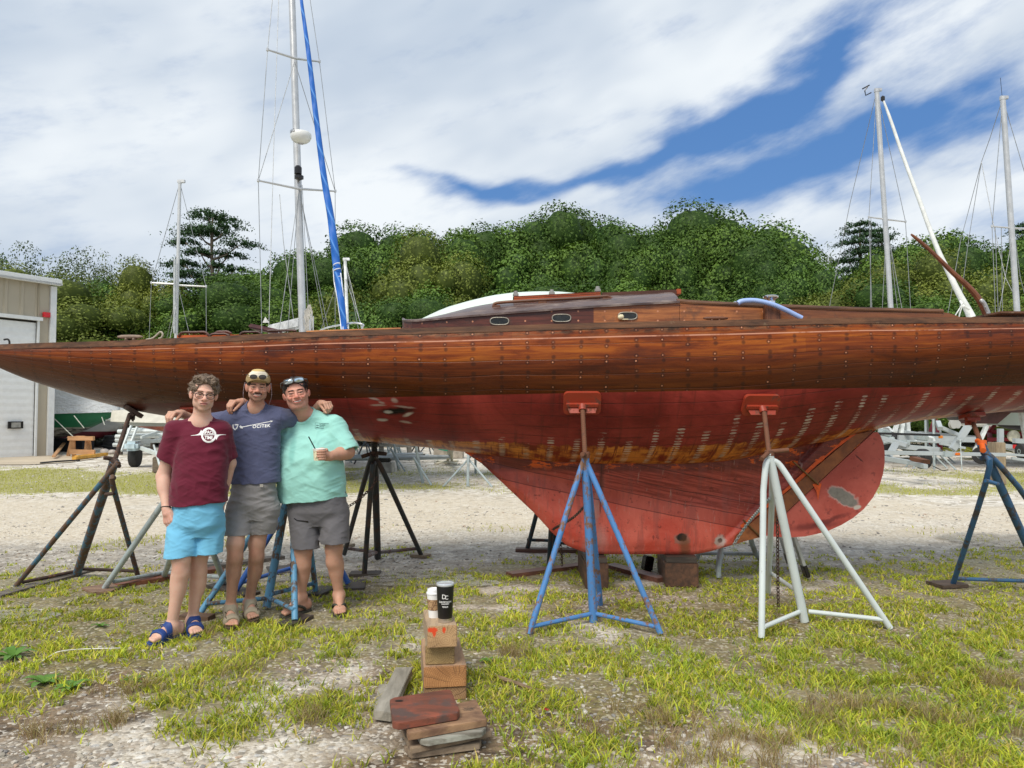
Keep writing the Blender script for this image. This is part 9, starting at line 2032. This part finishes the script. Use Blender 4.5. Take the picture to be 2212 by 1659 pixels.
mk('sparse', LEAF3, BIRCH, 'thin airy tree with sky showing through', seed=33, nb=40, nl=5200, rb=(.06, .12), spread=.95, shape=(.42, .42, .5), zc=.54, tr=.012, leaf=.0115, kw_core=False); mk('sparse2', LEAF3, BIRCH, 'loose grey green tree with pale branches', seed=39, nb=46, nl=7500, rb=(.06, .13), spread=.92, shape=(.45, .45, .5), zc=.52, tr=.013, leaf=.0115, kw_core=False)
def pine_mesh(seed, nb=30, lean=0.0, top=1.0, tiers=None):
 rng = np.random.default_rng(seed); mb = MB(); pts = [(0, 0, 0), (.005, 0, .3), (.012, 0, .6), (.0, 0, .85), (.005, 0, .96)]; mb.tube(spl(pts, 14), np.linspace(.018, .004, 14), 7); C = []; Nn = []; S = []
 for (z, x, y, w) in tiers:
  a = np.array([.005, 0, z - .06 - .02 * abs(x) * 2]); b = np.array([x, y, z]); mb.tube(spl([a, (a + b) / 2 + (0, 0, -.012), b], 7), np.linspace(.007, .002, 7), 5)
  m = int(15000 * w * 1.2) ; p = rng.normal(size=(m, 3)) * np.array([w * .42, w * .36, w * .085]); p[:, 2] = np.abs(p[:, 2]) * .9 - .15 * w * (p[:, 0] / w) ** 2
  cl = fbm(p[:, 0] * 28 + x * 9, p[:, 1] * 28, p[:, 2] * 40, seed, 2) > .44; p = p[cl]; C.append(b + p); q = rng.normal(size=p.shape) + (0, 0, .6); Nn.append(q / np.linalg.norm(q, axis=1)[:, None]); S.append(.0055 * (.6 + .8 * rng.random(len(p))))
 CC = C; C = np.vstack(C); Nn = np.vstack(Nn); S = np.concatenate(S); V, Fq, T = leaf_quads(C, Nn, S, .7 + .7 * rng.random(len(C)), rng)
 me = npmesh('crown', V, Fq, smooth=True); NN = Nn * .5 + np.vstack([c - c.mean(0) for c in CC]) * 6 + (0, 0, .35); NN /= np.linalg.norm(NN, axis=1)[:, None]; me.normals_split_custom_set_from_vertices(np.repeat(NN, 4, 0).tolist()); a = me.attributes.new('tone', 'FLOAT', 'POINT'); a.data.foreach_set('value', T.astype(np.float32)); tm_ = bpy.data.meshes.new('trunk'); tm_.from_pydata(mb.v, [], mb.f); tm_.polygons.foreach_set('use_smooth', [True] * len(tm_.polygons)); me.materials.append(PINE); tm_.materials.append(BARK); return me, tm_
T1 = [(.97, -.02, 0, .13), (.955, .05, .02, .12), (.90, -.09, .03, .16), (.89, .02, -.03, .15), (.92, .09, .0, .11), (.85, -.15, 0, .10), (.84, .16, 0, .14), (.80, .08, .05, .12), (.80, -.05, -.03, .12), (.755, -.17, .02, .13), (.745, .05, 0, .10), (.73, .14, 0, .08), (.70, -.10, -.04, .15), (.68, .02, .04, .16), (.655, -.16, 0, .12), (.63, .12, -.03, .14), (.61, .20, 0, .10), (.60, -.05, 0, .18), (.56, -.17, .03, .15), (.555, .10, 0, .17), (.53, .24, -.02, .15), (.52, .02, 0, .16), (.48, -.12, -.02, .18), (.46, .10, .03, .17), (.43, -.18, 0, .14), (.42, .0, 0, .2), (.38, .14, 0, .18), (.36, -.12, 0, .2), (.32, .05, 0, .2), (.27, -.10, 0, .2), (.26, .12, 0, .2)]
m_, tm_ = pine_mesh(5, tiers=T1); KINDS['pine'] = (m_, tm_, PINE, BARK, 'tall open white pine with layered branches')
T2 = [(1 - .028 * i, (.02 + .0075 * i) * math.sin(i * 2.4), (.02 + .0075 * i) * math.cos(i * 2.4), .10 + .0055 * i) for i in range(30)]; m_, tm_ = pine_mesh(9, tiers=T2); KINDS['conifer'] = (m_, tm_, PINE, BARK, 'dense dark conifer')
LM = [(-200, 'beyond the shed'), (40, 'over the shed roof'), (150, 'right of the shed'), (290, 'left of the leftmost mast'), (385, 'behind the leftmost mast'), (480, 'right of the leftmost mast'), (585, 'left of the tall radar mast'), (655, 'behind the tall radar mast'), (745, 'behind the blue rolled sail'), (860, 'right of the blue rolled sail'), (960, 'left of the domed cover'),
  (1080, 'above the domed cover'), (1200, 'above the front portholes'), (1310, 'above the sliding hatch'), (1460, 'above the cabin end'), (1560, 'left of the winch'), (1660, 'above the winch'), (1780, 'right of the winch'), (1890, 'left of the wind vane mast'), (1960, 'right of the wind vane mast'), (2050, 'behind the tiller tip'), (2130, 'left of the rightmost mast'), (2200, 'behind the rightmost mast'), (2400, 'beyond the right edge')]
used = {}; first = {}
def tree(kind, px, top, Y, width, rot=None, group='trees of the wood behind the yard'):
 me, tm_, lm_, bm_, lab = KINDS[kind]; p = at(px, top, Y); H = p[2]; sfx = min(LM, key=lambda q: abs(q[0] - px))[1]; L = f'{lab} {sfx}'
 k = used.get(L, 0); used[L] = k + 1
 if k: L = ['second ', 'third ', 'fourth ', 'fifth '][min(k - 1, 3)] + L
 nm = 'pine_tree' if kind in ('pine', 'conifer') else ('bush' if 'bush' in kind else 'broadleaf_tree')
 r = bpy.data.objects.new(nm, None); COL.objects.link(r); r.location = (p[0], Y, 0)
 r.rotation_euler = (0, 0, random.uniform(0, 6.28) if rot is None else rot); width *= 1.0 if kind in ('pine', 'conifer') else 1.13; r.scale = (width, width, H * (.985 if kind not in ('pine', 'conifer') else 1.0)); tag(r, L, 'bush' if 'bush' in kind else 'tree', group)
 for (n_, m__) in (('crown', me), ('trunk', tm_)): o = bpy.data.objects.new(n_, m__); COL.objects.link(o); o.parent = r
random.seed(4)
for a in [('oak1', -260, 480, 50, 10), ('oak2', -150, 500, 49, 9), ('sparse2', -40, 505, 46, 6), ('sparse', 15, 520, 45, 5), ('olive', 60, 592, 42, 6), ('oak2', 95, 590, 46, 7), ('sparse2', 140, 508, 50, 5.5), ('sparse', 190, 540, 48, 4.5), ('sparse2', 175, 560, 46, 6), ('olive', 165, 618, 38, 6.5), ('oak3', 205, 600, 44, 6), ('sparse', 262, 550, 48, 5), ('sparse2', 300, 560, 47, 5.5), ('olive', 315, 585, 44, 5),
   ('oak2', 350, 600, 46, 5.5), ('oak3', 395, 640, 41, 6), ('oak1', 505, 585, 50, 6), ('oak1', 545, 600, 42, 6.5), ('oak2', 575, 578, 47, 6), ('oak3', 622, 582, 44, 6.5), ('oak1', 665, 560, 46, 6.5), ('oak2', 712, 528, 48, 6.5), ('oak3', 765, 510, 49, 7), ('oak1', 828, 494, 50, 8), ('oak2', 885, 490, 50, 7), ('olive', 930, 525, 44, 6.5), ('oak3', 965, 515, 47, 6), ('oak1', 1010, 497, 49, 7.5), ('oak2', 1070, 478, 51, 8),
   ('oak3', 1135, 474, 50, 8), ('oak1', 1205, 464, 51, 8.5), ('oak2', 1275, 466, 50, 8), ('oak3', 1335, 480, 48, 7.5), ('oak1', 1395, 500, 46, 6.5), ('oak2', 1440, 480, 48, 7.5), ('oak3', 1500, 466, 49, 8), ('oak1', 1560, 455, 48, 9), ('oak2', 1620, 470, 46, 8), ('oak3', 1670, 512, 44, 6.5), ('oak1', 1705, 556, 42, 5.5), ('sparse2', 1745, 565, 50, 5), ('sparse', 1790, 532, 52, 5.5), ('sparse2', 1830, 560, 49, 5),
   ('conifer', 1858, 488, 50, 11), ('conifer', 1905, 500, 53, 10), ('oak3', 1945, 520, 48, 6.5), ('oak2', 2000, 496, 55, 9), ('olive', 2045, 560, 42, 6.5), ('oak1', 2090, 540, 50, 7), ('oak2', 2140, 536, 51, 7.5), ('oak3', 2195, 510, 50, 7), ('conifer', 2215, 490, 54, 11), ('oak1', 2290, 505, 49, 9), ('oak2', 2390, 500, 50, 10), ('oak3', 2500, 480, 50, 10), ('olive', 1920, 590, 42, 6), ('olive', 1830, 620, 40, 5.5)]:
 tree(*a)
tree('pine', 458, 451, 46, 11.0, 0.0)
rs = random.Random(12)
for i, px in enumerate(range(-260, 2560, 88)):
 if 10 < px < 90: continue
 tree(['bush', 'oak1', 'bush', 'bush2'][i % 4], px + rs.uniform(-25, 25), (650 if px > 480 else 690) + rs.uniform(-35, 20) - (20 if 900 < px < 1650 else 0), 39 + rs.uniform(-2, 2), 6.2 + rs.uniform(-.8, 1), group='low growth at the edge of the wood')
for i, px in enumerate(range(-200, 2500, 130)):
 if px < 100: continue
 tree(['bush2', 'bush'][i % 2], px + rs.uniform(-30, 30), 845 + rs.uniform(-20, 20), 33 + rs.uniform(-1, 2), 3.6 + rs.uniform(-.5, 1), group='low growth at the edge of the wood')
